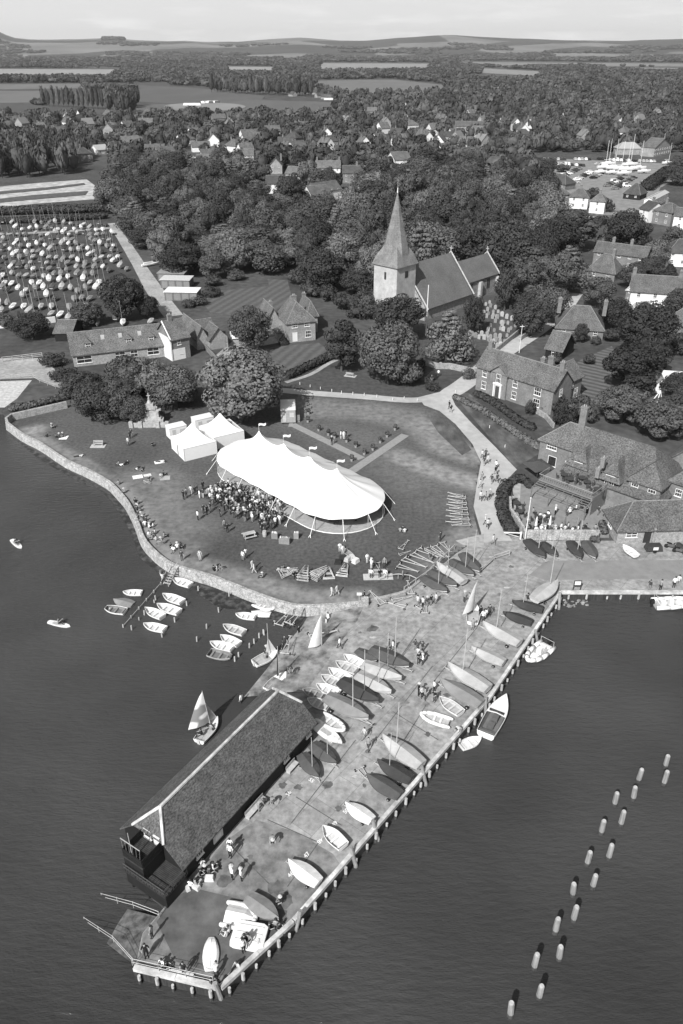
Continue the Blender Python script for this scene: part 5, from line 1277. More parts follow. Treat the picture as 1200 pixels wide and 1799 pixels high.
def person(x, y, pose_='standing', face=None, top=None, bot=None, where='', z=0.0, h=None, hat=False, world=None, bare=False):
    r_ = rnd.random
    tp = TONES[top if top is not None else min(4, int(r_() * 5))]; bt = TONES[bot if bot is not None else min(4, int(r_() * 3) + 2)]
    p = world if world is not None else G(x, y, z)
    o = bpy.data.objects.new('person', None)
    b_, hr, ht = PM_[pose_ + ('_b' if bare and pose_ + '_b' in PM_ else '')]
    o = bpy.data.objects.new('person', b_); COL.objects.link(o); o.location = (p[0], p[1], z if world is None else p[2]); o.rotation_euler = (0, 0, r_() * 6.28 if face is None else R(face))
    s = h or rnd.uniform(.92, 1.06); o.scale = (s * 1.02, s * 1.02, s)
    for i, v in ((1, tp[1]), (2, bt[1])):
        o.material_slots[i].link = 'OBJECT'; o.material_slots[i].material = mat('cloth_%03d' % int(v * 1000), v, .15, 8, .9)
    if hat: q = link('hat', ht, o)
    else: q = link('hair', hr, o)
    pw = {'standing': 'standing', 'walking': 'walking', 'talking': 'chatting', 'reaching': 'reaching up', 'bending': 'bending over', 'sitting': 'sitting', 'perched': 'seated', 'lying': 'lying', 'wading': 'wading', 'paddling': 'paddling'}[pose_]
    lb = 'person in %s top and %s %s%s, %s %s' % (tp[0], bt[0], 'shorts' if bare else 'trousers', ' with hat' if hat else '', pw, where)
    setp(o, lb.strip(), 'person', 'guests in front of the marquee' if 'crowd' in where else 'people around the lawn and harbour'); REG.append(o)
    return o
# the party crowd in front of the marquee
CP = [tuple(G(*p)[:2]) for p in [(392, 858), (415, 856), (440, 868), (470, 876), (497, 893), (497, 915), (478, 934), (452, 930), (424, 918), (400, 902), (372, 890), (362, 872)]]
pts = []; tries = 0
while len(pts) < 118 and tries < 6000:
    tries += 1; x, y = rnd.uniform(-24, -4), rnd.uniform(96, 112)
    if inpoly(x, y, CP) and all((x - a) ** 2 + (y - b) ** 2 > .3 for a, b in pts): pts.append((x, y))
for x, y in pts: person(0, 0, rnd.choice(['standing', 'talking', 'talking', 'standing']), None, rnd.choice([0, 1, 2, 2, 3, 3, 4, 4, 4]), rnd.choice([2, 3, 3, 4, 4, 4]), 'in the party crowd', world=(x, y, 0), hat=rnd.random() < .12)
for x, y, tp, bt in [(323, 878, 4, 4), (328, 874, 2, 3), (336, 869, 1, 1), (343, 870, 4, 3), (347, 866, 3, 2), (351, 876, 0, 0), (357, 875, 3, 1), (368, 872, 1, 2), (374, 872, 2, 2), (348, 914, 0, 4), (358, 902, 3, 4), (364, 905, 4, 4), (370, 899, 4, 2), (387, 908, 4, 4), (395, 930, 2, 3), (400, 936, 4, 4), (461, 936, 4, 4), (357, 861, 4, 4), (484, 920, 1, 1), (491, 922, 0, 1)]:
    person(x, y, 'standing', None, tp, bt, 'at the edge of the party crowd')
# people scattered over lawn, wall, lanes and quay
PP = [('standing', 0, 2, 'on the lawn left of the marquee', [(427, 985), (432, 981), (226, 782)]), ('walking', 1, 1, 'across the lawn', [(447, 1008), (444, 1001)]),
  ('sitting', None, None, 'on the lawn near the monument', [(83, 768), (98, 770), (104, 769), (112, 768), (91, 752), (140, 802), (268, 783), (283, 812), (287, 835), (283, 838), (210, 818), (216, 817), (220, 815), (241, 824), (250, 826), (262, 844), (258, 848)]),
  ('standing', None, None, 'on the lawn near the monument', [(229, 771), (226, 783), (231, 768)]),
  ('sitting', None, None, 'on top of the sea wall', [(209, 852), (219, 866), (238, 884), (241, 890), (243, 905), (249, 908), (252, 914), (255, 923), (262, 928), (270, 926), (262, 941), (268, 948), (275, 950), (284, 953), (288, 944), (300, 962), (305, 968), (312, 963), (318, 962), (375, 1003), (240, 897), (258, 925), (273, 938)]),
  ('standing', 3, 3, 'beside the sea wall', [(320, 985), (258, 924)]), ('bending', 4, 1, 'beside the sea wall', [(382, 1003)]), ('standing', 1, 1, 'beside the sea wall', [(352, 985)]),
  ('talking', 0, 1, 'near the picnic bench', [(645, 990), (602, 975), (597, 970), (652, 1000)]), ('sitting', None, None, 'in a picnic circle by the trailers', [(703, 935), (711, 936), (708, 932), (490, 1005), (500, 1002), (507, 1004), (516, 1012), (462, 1015)]),
  ('standing', None, None, 'among the trailers on the lawn', [(756, 988), (773, 951), (707, 1018), (675, 998)]), ('walking', 1, 1, 'by the low wall below the trailers', [(583, 1048), (592, 1045), (785, 1010)]),
  ('walking', None, None, 'on the lane', [(847, 806), (853, 804), (850, 818), (856, 815), (871, 824), (870, 835), (846, 845), (843, 858), (863, 850), (873, 848), (844, 880), (853, 880), (860, 876), (852, 922), (856, 928), (866, 957), (792, 725), (789, 718), (700, 655)]),
  ('standing', 0, 0, 'on the walkway among the potted bushes', [(599, 772), (604, 772)]), ('standing', 4, 4, 'on the walkway among the potted bushes', [(583, 782), (608, 770)]),
  ('standing', None, None, 'around the trailers above the slipway', [(733, 1065), (742, 1068), (750, 1066), (757, 1063), (765, 1060), (640, 1055)]),
  ('standing', None, None, 'beside the white sailing dinghy on the apron', [(815, 1058), (823, 1060), (843, 1085), (848, 1092), (852, 1088), (830, 1106), (859, 1083)]),
  ('talking', None, None, 'in the group on the open concrete', [(729, 1142), (742, 1146), (734, 1157), (740, 1160), (735, 1166), (742, 1168)]), ('talking', None, None, 'in the group on the open concrete', [(735, 1222), (741, 1226), (746, 1230), (762, 1215), (763, 1233)]),
  ('walking', None, None, 'on the open concrete beside the masts', [(640, 1298), (647, 1317), (597, 1140), (683, 1142), (690, 1144)]), ('bending', 3, 2, 'in the shallows by the slipway', [(508, 1182)]),
  ('standing', 0, 4, 'on the quay beside the boathouse', [(408, 1545), (424, 1547), (405, 1506), (405, 1494)]), ('bending', 2, 2, 'beside the boathouse wall', [(454, 1425), (478, 1412), (478, 1480)]),
  ('sitting', None, None, 'against the black boathouse wall', [(360, 1530), (368, 1535), (374, 1527), (335, 1558), (343, 1556), (356, 1522), (352, 1537)]),
  ('standing', None, None, 'at the tip of the quay', [(268, 1648), (258, 1682), (428, 1672), (324, 1712)]), ('sitting', None, None, 'at the tip of the quay', [(399, 1645), (473, 1632), (484, 1628), (490, 1632), (494, 1585), (286, 1695), (292, 1700), (430, 1655), (438, 1652)]),
  ('bending', 1, 3, 'by the square bow of the upturned dinghy', [(380, 1716)]), ('sitting', None, None, 'on the beam at the near end of the quay', [(418, 1700), (370, 1730), (403, 1638)]),
  ('standing', None, None, 'on the verge beside the inner harbour', [(1140, 1037), (1159, 1038), (1183, 1033), (1190, 1030)]), ('bending', 1, 2, 'at the quay edge by the launch', [(808, 1290)]),
  ('standing', None, None, 'on the pub terrace', [(975, 905), (985, 935), (1050, 905)]), ('perched', None, None, 'on the pub terrace', [(948, 912), (955, 915), (935, 905), (962, 910), (950, 935), (957, 938), (975, 937), (985, 939), (992, 936), (1005, 938), (1015, 935), (905, 900), (908, 912), (912, 920), (900, 882), (941, 937), (1022, 936), (1028, 933), (998, 930), (970, 932), (945, 925), (962, 922), (1000, 905), (1012, 898), (1030, 905), (925, 925), (930, 932), (1045, 935)]),
  ('standing', None, None, 'at the churchyard gate', [(745, 645), (770, 662), (758, 672), (1150, 560)]), ('sitting', 3, 3, 'beside the small covered dinghy', [(927, 1053)]),
  ('wading', 0, 3, 'in the harbour beyond the boathouse', [(424, 1234)]), ('wading', None, 3, 'in the shallows by the slipway', [(525, 1112), (500, 1130), (573, 1098), (576, 1090), (497, 1142), (468, 1148)])]
for ps, tp, bt, wh, pl in PP:
    for x, y in pl:
        zz = 0
        if 'sea wall' in wh and ps == 'sitting': zz = .45 if rnd.random() < .4 else 0
        if ps == 'wading': zz = WZ - .0
        if (x, y) in ((430, 1655), (438, 1652)): zz = .65
        if wh.startswith('on the lawn near') and ps == 'sitting' and rnd.random() < .3: ps2 = 'lying'
        else: ps2 = ps
        person(x, y, ps2, None, tp, bt, wh, zz, bare=rnd.random() < .5, hat=rnd.random() < .15)
for z_, x_, y_, wd, ln, a_, tn, lb in [(0, 242, 838, 1.6, 1.2, 20, .75, 'white picnic blanket lying empty on the lawn'), (0, 259, 835, 1.2, .8, 25, .6, 'small pale picnic towel beside the empty blanket'), (0, 280, 812, 1.6, 1.1, 20, .75, 'white picnic blanket under a person near the pointed tent'), (0, 112, 769, 1.4, 1.5, 0, .78, 'white rug beside people in the corner by the sea wall'), (0, 290, 840, 1.6, 1.4, 10, .35, 'grey picnic rug with seated pair')]:
    p = G(x_, y_); o = MB().box(0, 0, .03, wd, ln, .03, 0).obj('picnic_rug', GR(tn), loc=p, rz=R(a_)); solo(o, lb, 'rug', 'picnic rugs on the lawn')
c_, s_ = cos(S1.rotation_euler[2]), sin(S1.rotation_euler[2])
def onb(bt, dx, dy, dz): 
    c_, s_ = cos(bt.rotation_euler[2]), sin(bt.rotation_euler[2]); return (bt.location.x + dx * c_ - dy * s_, bt.location.y + dx * s_ + dy * c_, bt.location.z + dz)
person(0, 0, 'sitting', 200, 4, 4, 'at the tiller of the sailing dinghy with patterned sail', world=onb(S1, .9, .3, .35)); person(0, 0, 'sitting', 60, 2, 3, 'amidships in the sailing dinghy with patterned sail', world=onb(S1, 1.9, -.2, .3)); person(0, 0, 'sitting', 150, 3, 4, 'by the mast of the sailing dinghy with patterned sail', world=onb(S1, 2.2, .3, .3))
person(0, 0, 'sitting', 100, 2, 2, 'in the dinghy with loose white jib', world=onb(S2, 1.5, 0, .3)); person(0, 0, 'paddling', -40, 3, 3, 'on the paddleboard at the left edge', world=tuple(G(29, 956, WZ)[:2]) + (WZ + .1,)); person(0, 0, 'paddling', -10, 2, 4, 'on the paddleboard left of the moored dinghies', world=tuple(G(104, 1097, WZ)[:2]) + (WZ + .1,))
p = G(427 - 175, 1035, -1.2); person(0, 0, 'reaching', 100, 1, 3, 'on the jetty above the moored dinghies', world=(G(287, 1026, -1.2).x, G(287, 1026, -1.2).y, -1.2))
# ---------------------------------------------------------------- trolleys, benches, lawn things
def wheel_me(): return _bp['wheel']
def trolley_proto():
    t = bpy.data.objects.new('boat_trolley', None); m = MB()
    m.tube((0, -.62, .2), (0, .62, .2), .05, .05, 5); m.tube((0, -.35, .24), (3.0, 0, .3), .045, .045, 5); m.tube((0, .35, .24), (3.0, 0, .3), .045, .045, 5); m.tube((1.5, -.22, .27), (1.5, .22, .27), .04, .04, 5); m.tube((3.0, -.25, .32), (3.0, .25, .32), .04, .04, 5); m.tube((.1, -.6, .22), (.1, -.5, .5), .04, .04, 5); m.tube((.1, .6, .22), (.1, .5, .5), .04, .04, 5)
    m.obj('frame', M_metal, t); wheels(t, 0, .2, 1.3); return shelve(t)
TRP = trolley_proto()
def trolley(x, y, rz, s=1.0, tilt=0, z=0.0, where='on the lawn'):
    o = bpy.data.objects.new('boat_trolley', None); COL.objects.link(o); o.location = G(x, y, z); o.rotation_euler = (0, tilt, R(rz)); o.scale = (s, s, s)
    setp(o, 'empty two wheeled boat trolley ' + where, 'trolley', 'empty boat trolleys on the lawn'); REG.append(o)
    for ch in TRP.children: c = ch.copy(); COL.objects.link(c); c.parent = o
for x, y, rz, s in [(704, 966, 60, .8), (735, 967, -40, 1.1), (750, 965, -50, 1.1), (762, 962, -60, 1.1), (708, 985, -35, 1.2), (699, 996, -30, 1.0), (724, 976, -40, 1.2), (662, 990, -80, .8), (702, 976, 30, .6), (776, 955, -70, .9)]: trolley(x, y, rz, s, where='scattered between bench and lane')
for k, y in enumerate([874, 884, 893, 902, 911, 920]): trolley(818 + k * 1.5, y + 3, 168 + k * 4, .9, where='in the row beside the lane'); trolley(812, y, 150 + k * 5, .8, where='in the row beside the lane')
for x, y, rz, s in [(672, 1063, 120, 1.0), (690, 1058, 20, .9), (712, 1068, 160, .8), (722, 1045, 95, .9), (500, 1150, 80, 1.0), (508, 1098, 60, 1.2), (490, 1100, 65, 1.1), (545, 1122, 20, 1.1), (632, 1352, -60, .8), (520, 1255, 30, .7), (735, 1070, 40, .9), (746, 1078, 80, .8)]: trolley(x, y, rz, s, where='by the top of the slipway')
def stack(px, rz, n, label):
    t = thing('trolley_stack', G(*px), R(rz), label, 'trolley stack', 'stacks of trolley frames on the lawn')
    for k in range(n):
        m = MB(); z = .12 + k * .13; dx = rnd.uniform(-.2, .2); q = rnd.uniform(-.12, .12)
        m.tube((dx, -.7, z), (dx + 2.2, -.2 + q, z + .1), .045, .045, 4); m.tube((dx, .7, z), (dx + 2.2, .2 + q, z + .1), .045, .045, 4); m.tube((dx, -.8, z), (dx + q, .8, z), .05, .05, 4); m.tube((dx + 1.1, -.45, z), (dx + 1.1, .45, z), .04, .04, 4)
        m.obj('trolley_frame', M_wood if n > 4 else M_metal, t)
    return t
stack((532, 1021), 80, 7, 'stacked pale trolley frames, broad pile left of the fan shaped one'); stack((552, 1018), 45, 7, 'fan shaped stack of pale trolley frames on the lawn'); stack((578, 1018), 95, 3, 'trolley frames with dark top standing third along the lawn'); stack((601, 1012), 75, 3, 'trolley frames with dark top, rightmost of the stacks'); stack((494, 1012), 20, 5, 'low heap of trolley frames left of the broad pile')
def bench(px, rz, label, slab=True, w_=1.7, solid=False):
    t = thing('park_bench', G(*px), R(rz), label, 'bench'); m = MB()
    for k in range(3): m.bx(-w_ / 2, w_ / 2, -.25 + k * .16, -.12 + k * .16, .42, .46)
    m.obj('seat', M_wood, t); m = MB()
    for k in range(3): m.bx(-w_ / 2, w_ / 2, .24, .28, .55 + k * .14, .65 + k * .14)
    m.obj('backrest', M_wood, t)
    for s in (-1, 1): m = MB(); m.bx(s * (w_ / 2 - .1) - .04, s * (w_ / 2 - .1) + .04, -.25, -.19, 0, .42); m.bx(s * (w_ / 2 - .1) - .04, s * (w_ / 2 - .1) + .04, .22, .28, 0, .95); m.bx(s * (w_ / 2 - .1) - .04, s * (w_ / 2 - .1) + .04, -.25, .25, .62, .67); m.obj('leg', M_wood, t)
    if slab: m = MB(); m.bx(-w_ * .75, w_ * .75, -.9, .5, .008, .05); m.obj('base_slab', GR(.42), t)
    return t
bench((173, 783), 0, 'timber bench on a pale slab above the sea wall, left of the monument'); bench((615, 661), 160, 'small timber bench on the grass triangle under the church trees'); bench((377, 868), 35, 'timber bench on a slab at the left end of the party crowd', True, 1.5)
b = bench((664, 1012), 2, 'wide timber bench with three people on a long pale slab above the slipway', True, 2.6)
for dx, tp, bt in ((-.9, 0, 4), (.2, 4, 4), (.95, 0, 1)): q = G(664, 1012); person(0, 0, 'perched', -88, tp, bt, 'on the wide bench above the slipway', world=(q.x + dx, q.y - .05, -.08))
t = thing('picnic_table', G(438, 944), R(25), 'timber table with bench seats piled with dark bags by the crowd', 'table'); m = MB(); m.bx(-.9, .9, -.4, .4, .7, .75); m.obj('tabletop', M_wood, t)
for s in (-1, 1): m = MB(); m.bx(-.9, .9, s * .7 - .13, s * .7 + .13, .42, .46); m.obj('seat', M_wood, t); m = MB(); m.bx(s * .7 - .04, s * .7 + .04, -.75, .75, .36, .41); m.bx(s * .7 - .04, s * .7 + .04, -.5, -.42, 0, .7); m.bx(s * .7 - .04, s * .7 + .04, .42, .5, 0, .7); m.obj('leg', M_wood, t)
m = MB(); m.tube((0, 0, 0), (0, 0, .45), .27, .33, 12); m.tube((0, 0, .45), (0, 0, .9), .33, .27, 12); o = m.obj('barrel', M_wood, loc=G(465, 942)); solo(o, 'upright wooden barrel at the front of the party crowd', 'barrel')
for px, w_, d_, tn, lb in [((500, 954), 1.5, .7, .22, 'larger draped serving table with drinks in front of the marquee'), ((483, 945), .9, .6, .2, 'small draped serving table at the left of the drinks'), ((521, 945), .7, .6, .25, 'small square draped table right of the drinks')]:
    t = thing('serving_table', G(*px), R(-8), lb, 'table', 'serving tables in front of the marquee'); m = MB(); m.bx(-w_ / 2, w_ / 2, -d_ / 2, d_ / 2, 0, .85); m.obj('drape', GR(tn), t)
    m = MB()
    for k in range(5): m.tube((-w_ * .35 + k * w_ * .17, rnd.uniform(-.2, .2), .85), (-w_ * .35 + k * w_ * .17, rnd.uniform(-.2, .2), 1.08), .07, .05, 6)
    m.obj('glassware', M_white, t)
m = MB(); m.tube((0, 0, 0), (0, 0, .9), .02, .02, 4); m.bx(-.3, .3, -.02, .02, .9, 1.3); o = m.obj('sign', M_white, loc=G(631, 1056)); solo(o, 'white information board beside the stone pier', 'sign')
t = thing('notice_board', G(1013, 1037), 0, 'dark framed notice board with white panel on the harbour verge', 'sign'); m = MB(); m.bx(-.5, .5, 0, .06, .7, 1.5); m.bx(-.5, -.42, 0, .08, 0, .7); m.bx(.42, .5, 0, .08, 0, .7); m.obj('frame', GR(.04), t); m = MB(); m.bx(-.38, .38, -.02, 0, .85, 1.4); m.obj('panel', M_white, t)
for k, (x, y) in enumerate([(602, 982), (611, 985), (619, 982), (594, 990), (625, 988)]): o = MB().box(0, 0, .3, 1.0, .7, .55, 0, 0, .8).obj('gear_box', GR([.03, .4, .5, .02, .6][k]), loc=G(x, y), rz=k); solo(o, ['black gear box', 'pale gear bag', 'white gear bag beside the wicker canoe frame', 'black sail bag', 'small white gear bag'][k] + ' in the heap on the lawn', 'bag', 'heap of sailing gear on the lawn')
t = thing('canoe_frame', G(612, 975), ang(G(605, 964), G(624, 980)), 'long pale open canoe frame lying on the lawn under the marquee end', 'canoe'); mb, S = hull_mb(3.4, .9, .3, .2, 0.); mb.v = [(v[0] - 1.7, v[1], v[2]) for v in mb.v]; mb.obj('hull', GR(.2), t); q = rim_mb(3.4, S); q.v = [(v[0] - 1.7, v[1], v[2]) for v in q.v]; q.obj('gunwale', M_wood, t)
t = thing('bow_frame', G(700, 1022), 0, 'long curved timber boat rib on trestles beside the low wall', 'frame'); m = MB(); m.path([(-2.6, 0, .5), (-1.5, .5, .7), (0, .7, .75), (1.5, .5, .7), (2.4, 0, .5)], .06, 5); m.obj('rib', M_wood, t); m = MB(); [m.tube((x, y, 0), (x, y, .65), .04, .04, 4) for x, y in ((-1.5, .5), (0, .7), (1.5, .5))]; m.obj('trestle', M_wood, t)
for k, (x, y, s) in enumerate([(368, 1545, .5), (350, 1552, .4), (345, 1560, .45), (380, 1528, .4), (330, 1562, .35), (1170, 960, 0)][:5]): o = MB().box(0, 0, s * .4, s * 1.6, s, s * .8, 0, 0, .8).obj('sail_bag', GR([.6, .4, .5, .05, .5][k]), loc=G(x, y), rz=k * 1.3); solo(o, ['large white', 'pale grey', 'light grey', 'black', 'small pale'][k] + ' bag dropped by the boathouse wall', 'bag', 'bags by the boathouse wall')
t = thing('water_trough', G(298, 1708), R(-12), 'long white plastic trough beside the railing at the quay tip', 'trough'); m = MB(); m.bx(-.05, 1.9, -.15, .15, 0, .25); m.obj('body', M_white, t); m = MB(); m.bx(0, 1.85, -.1, .1, .25, .26); m.obj('inside', GR(.5), t)
# painted bay numbers on the concrete
def number(txt, c, rz, s=.55):
    cu = bpy.data.curves.new('painted_number', 'FONT'); cu.body = txt; cu.size = s; cu.align_x = 'CENTER'; cu.align_y = 'CENTER'; cu.offset = .012
    o = bpy.data.objects.new('tmp', cu); COL.objects.link(o); dg = bpy.context.evaluated_depsgraph_get(); me = bpy.data.meshes.new_from_object(o.evaluated_get(dg)); bpy.data.objects.remove(o); me.materials.clear(); me.materials.append(M_white)
    q = link('painted_number', me, None, G(*c, .022), R(rz)); setp(q, 'white painted bay number %s on the quay' % txt, None, None, 'structure')
for tx, c, rz in [('48', (562, 1477), 232), ('47', (539, 1502), 50), ('49', (588, 1447), 50), ('50', (608, 1425), 50), ('46', (511, 1536), 50), ('56', (507, 1394), 60), ('55', (547, 1371), -40), ('58', (582, 1302), 50)]: number(tx, c, rz)
mst = mat('wet stain', .1, .4, 1.2, .6, 8)
rgs = random.Random(77)
DKW = [tuple(G(*p)[:2]) for p in DECK]
for k in range(70):
    x, y = rgs.uniform(-16, 30), rgs.uniform(34, 92)
    if inpoly(x, y, DKW) and inpoly(x + .8, y, DKW) and inpoly(x, y - .8, DKW):
        r_ = rgs.uniform(.12, .5); e_ = rgs.uniform(.4, 1); a0 = rgs.random() * 3; pts = [(x + r_ * rgs.uniform(.6, 1.1) * cos(a * .57), y + e_ * r_ * rgs.uniform(.6, 1.1) * sin(a * .57)) for a in range(11)]; tag_struct(MB().prism(pts, .010, .0165 + k * .00002).obj('stain', mat('dry stain %d' % (k % 3), [.12, .16, .36][k % 3], .3, 2, .85)))
for k, (x, y, r_) in enumerate([(395, 1547, .7), (497, 1380, .5), (524, 1383, .45), (485, 1560, .8), (500, 1580, .9), (575, 1380, .6), (506, 1394, .35), (405, 1520, .4), (640, 1380, .3), (595, 1420, .4), (470, 1600, .6), (655, 1105, .8), (478, 1478, .35), (440, 1505, .3), (752, 1290, .4)]):
    p = G(x, y); rg = random.Random(k); pts = [(p.x + r_ * rg.uniform(.5, 1.1) * cos(a * .449), p.y + r_ * rg.uniform(.5, 1.1) * sin(a * .449)) for a in range(14)]; tag_struct(MB().prism(pts, .010, .0175).obj('puddle', mst))

# ---------------------------------------------------------------- big houses
def gw(n, L, z=1.0, w_=.9, h_=1.1, face='f', blk=0, bars=1): return [(face, L * (i + .5) / n, z, w_, h_, bars, blk) for i in range(n)]
h = house('converted_barn', (131, 645), (303, 625), 7, 'long low stone barn with tiled roof, dormers and skylights', [(0, 21, 0, 7, 3.0, 3.6, 'x', .0, 0)], M_flint, M_tile, 'barn', wins=[('f', 2.3, .7, 3.2, 1.6, 1), ('f', 9.8, .8, 2.6, 1.5, 1), ('f', 13, .8, 1.6, 1.5, 1), ('f', 17.2, .8, 2.6, 1.6, 1)])
for x in (3.6, 12.3, 17.2): dormer(h, x, .9, 3.6, 1.4, 1.25, wm=GR(.25))
for x in (6.9, 10.7, 14.9): skylight(h, x, 1.8, 4.85, atan(3.6 / 3.5))
m = MB(); m.bx(7.6, 9.0, -.06, 0, 0, 2.4); m.obj('door', GR(.25), h)
h = house('white_cottage', (304, 634), (340, 626), 7, 'tall cottage with white ground floor at the right end of the barn', [(0, 4.4, 0, 7, 5.0, 3.0, 'x', 0, 0)], M_brick, M_tile, wins=[('f', 1.9, 3.3, .9, 1.2, 1), ('f', 2.2, 1.2, .9, 1.1, 1)], chims=[(1.8, 3.5, 6.8, 9.3)])
m = MB(); m.bx(0, 3.2, -.06, 0, 0, 2.5); m.obj('rendered_wall', M_white, h); m = MB(); m.tube((-.1, -.2, 4.9), (-.1, 3.5, 8.2), .16, .16, 4); m.bx(-.25, .0, -.2, 7, 0, 5); m.obj('gable_coping', M_white, h)
h = house('garage_block', (370, 615), (405, 609), 5, 'garage with timber doors and gable facing the yard', [(0, 4.4, 0, 5, 2.6, 2.4, 'y', 0, 0), (-2.6, 0, 1.5, 13, 3.0, 2.4, 'y', 0, 0), (0, 3.5, 5, 12, 2.6, 2.2, 'x', 0, 0)], M_flint, M_tile, 'garage')
m = MB(); m.bx(.6, 3.8, -.06, 0, 0, 2.2); m.obj('garage_door', GR(.25), h); dormer(h, -1.2, 5, 3.8, 1.2, 1.0)
h = house('brick_cottage', (505, 603), (556, 597), 9, 'hipped roof brick cottage with white windows facing the sloping lawn', [(0, 7, 0, 8, 5.0, 3.6, 'y', 3.4, 0), (7, 9.6, 6, 13, 4.6, 2.8, 'y', 1.2, 0), (-3, 0, 6, 14, 4.2, 2.8, 'y', 0, 0), (-1.6, 0, 2.5, 5, 2.2, 1, 'x', .8, 0)], M_brickl, M_tile, wins=[('f', 1.9, 3.5, 1.3, 1.1, 2), ('f', 5.0, 3.5, 1.3, 1.1, 2), ('f', 5.2, .9, 1.4, 1.6, 2)], chims=[(3.5, 5.5, 7, 9.6, 1.3), (-1, 10, 5, 7.4), (8, 11.5, 5.5, 8.2)])
door(h, 1.9, -.02, .2, 0)
h = house('georgian_house', (835, 684), (945, 722), 6, 'long brick two storey house with white sash windows and pedimented doorway', [(0, 18, 0, 6.2, 5.3, 2.9, 'x', 0, 0), (11.5, 17, 6.2, 11.5, 4.9, 2.4, 'y', 0, 0), (3.7, 7.6, -.35, 2.5, 5.3, 1.5, 'y', 0, 0)], M_brick, M_tile,
   wins=[('f', 2.0, 3.2, 1.1, 1.6, 2), ('f', 2.0, .7, 1.1, 1.6, 2), ('f', 9.4, 3.1, 1.1, 1.6, 2), ('f', 9.4, .7, 1.1, 1.6, 2), ('f', 14.6, 3.0, 1.5, 1.6, 2), ('f', 14.6, .7, 1.5, 1.6, 2), ('f', 1.95, 3.1, 1.1, 1.8, 2, 2), ('r', 2.6, 3.2, .9, 1.4, 1), ('r', 1.8, 3.0, .9, 1.4, 2, 1), ('r', 3.5, .7, 1.3, 1.9, 2, 1), ('r', 1.4, .7, .9, 1.9, 2, 1)], chims=[(.6, 3.1, 7.5, 9.6), (17.3, 3.1, 7.5, 9.6), (12.6, 6.6, 5.5, 8.6, 1.2), (11.0, 6.3, 5.5, 8.0)])
door(h, 5.65, -.4, .15, 0, 1.0, 2.3, GR(.06)); m = MB(); m.bx(4.7, 4.95, -.6, -.35, .1, 2.7); m.bx(6.35, 6.6, -.6, -.35, .1, 2.7); m.bx(4.6, 6.7, -.65, -.35, 2.7, 3.0); m.obj('porch', M_white, h)
# pub
h = house('harbour_pub', (944, 813), (992, 830), 7, 'large rambling tiled pub with roof terrace, pergola and many hipped roofs', [(0, 6.8, 0, 7, 4.6, 2.6, 'x', 3.0, 0)], M_brick, M_tile, 'pub', wins=[('f', 2.2, 3.2, 1.8, 1.1, 3), ('f', 5.4, .9, .9, 1.2, 1), ('f', 2.6, .3, 1.5, 1.8, 0)], chims=[(5.2, 3.4, 6.2, 10.6, 1.1)])
PA = ang(G(944, 813), G(992, 830)); PO = G(944, 813)
def ploc(px, py, z):
    p = G(px, py, z) - PO; c, s = cos(PA), sin(PA); return (p.x * c + p.y * s, -p.x * s + p.y * c)
r0, r1 = ploc(1041, 747, 8.6), ploc(1179, 790, 8.6)
yR = (r0[1] + r1[1]) / 2; xa, xb = r0[0] - .4, r1[0] + 2.4
def pub(n_, x0, x1, y0, y1, hw, hr, ax, i0=0, i1=0, wm=M_brick):
    m = MB(); m.bx(x0, x1, y0, y1, 0, hw) if (i0 or i1) else wallblock(m, x0, x1, y0, y1, hw, hr * .96, ax); m.obj('wall', wm, h); m = MB(); roofblock(m, x0, x1, y0, y1, hw, hr, ax, (i0, i1)); m.obj('roof', M_tile, h)
print('PUB', r0, r1, xa, xb)
hw0 = yR - 1.0
pub('main', xa, xb, yR - 7.0, yR + 5.5, 3.4, 5.2, 'x', 0.6, 4.5)
f0 = ploc(1095, 893, 0); f1 = ploc(1150, 898, 0); f2 = ploc(1185, 880, 0)
pub('wing', f0[0] + 0.0, f0[0] + 4.8, f0[1], yR - 2, 5.4, 2.4, 'y', 2.2, .01)
pub('wing', f0[0] + 4.8, f0[0] + 10.2, f0[1] + 3.0, yR - 1, 5.8, 3.0, 'y', 0.9, .01)
pub('wing', xb - 4, xb + 4, yR + 3, yR + 12, 5.2, 4.0, 'y', 0, 0)
for u, z, w_, y_ in ((1.0, 3.5, 1.1, 0), (3.6, 3.4, 1.2, 0), (1.2, 1.3, 1.5, 0), (3.6, 1.3, 1.1, 0)): window(h, f0[0] + u, f0[1] - .01, z, 0, w_, 1.2, 2)
for u, z in ((1.6, 3.3), (1.6, .9), (4.2, 3.3)): window(h, f0[0] + 4.8 + u, f0[1] + 2.99, z, 0, 1.0, 1.2, 2)
# terrace deck with balustrade, two turret dormers with French windows
e0, e1, e2 = ploc(948, 841, 2.9), ploc(1043, 879, 2.9), ploc(1083, 848, 2.9)
tx0, tx1, ty0, ty1 = e0[0], e1[0] - .3, (e0[1] + e1[1]) / 2, yR - 4.2
m = MB(); m.bx(tx0, tx1, ty0, ty1, 2.7, 2.9); m.bx(tx1 - .25, tx1, ty0, ty1, 0, 2.7); m.bx(tx0 + .3, tx1 - .3, ty0 + 2.2, ty1, 0, 2.69); m.obj('terrace', GR(.18), h)
m = MB()
for a, b in (((tx0, ty0), (tx1, ty0)), ((tx1, ty0), (tx1, ty1)), ((tx0, ty0), (tx0, ty0 + 3))):
    m.tube((a[0], a[1], 3.85), (b[0], b[1], 3.85), .06, .06, 4); k = int(dist(a, b) / .35)
    for i in range(k + 1): m.tube((a[0] + (b[0] - a[0]) * i / k, a[1] + (b[1] - a[1]) * i / k, 2.9), (a[0] + (b[0] - a[0]) * i / k, a[1] + (b[1] - a[1]) * i / k, 3.85), .025, .025, 4)
m.obj('balustrade', GR(.22), h)
m = MB()
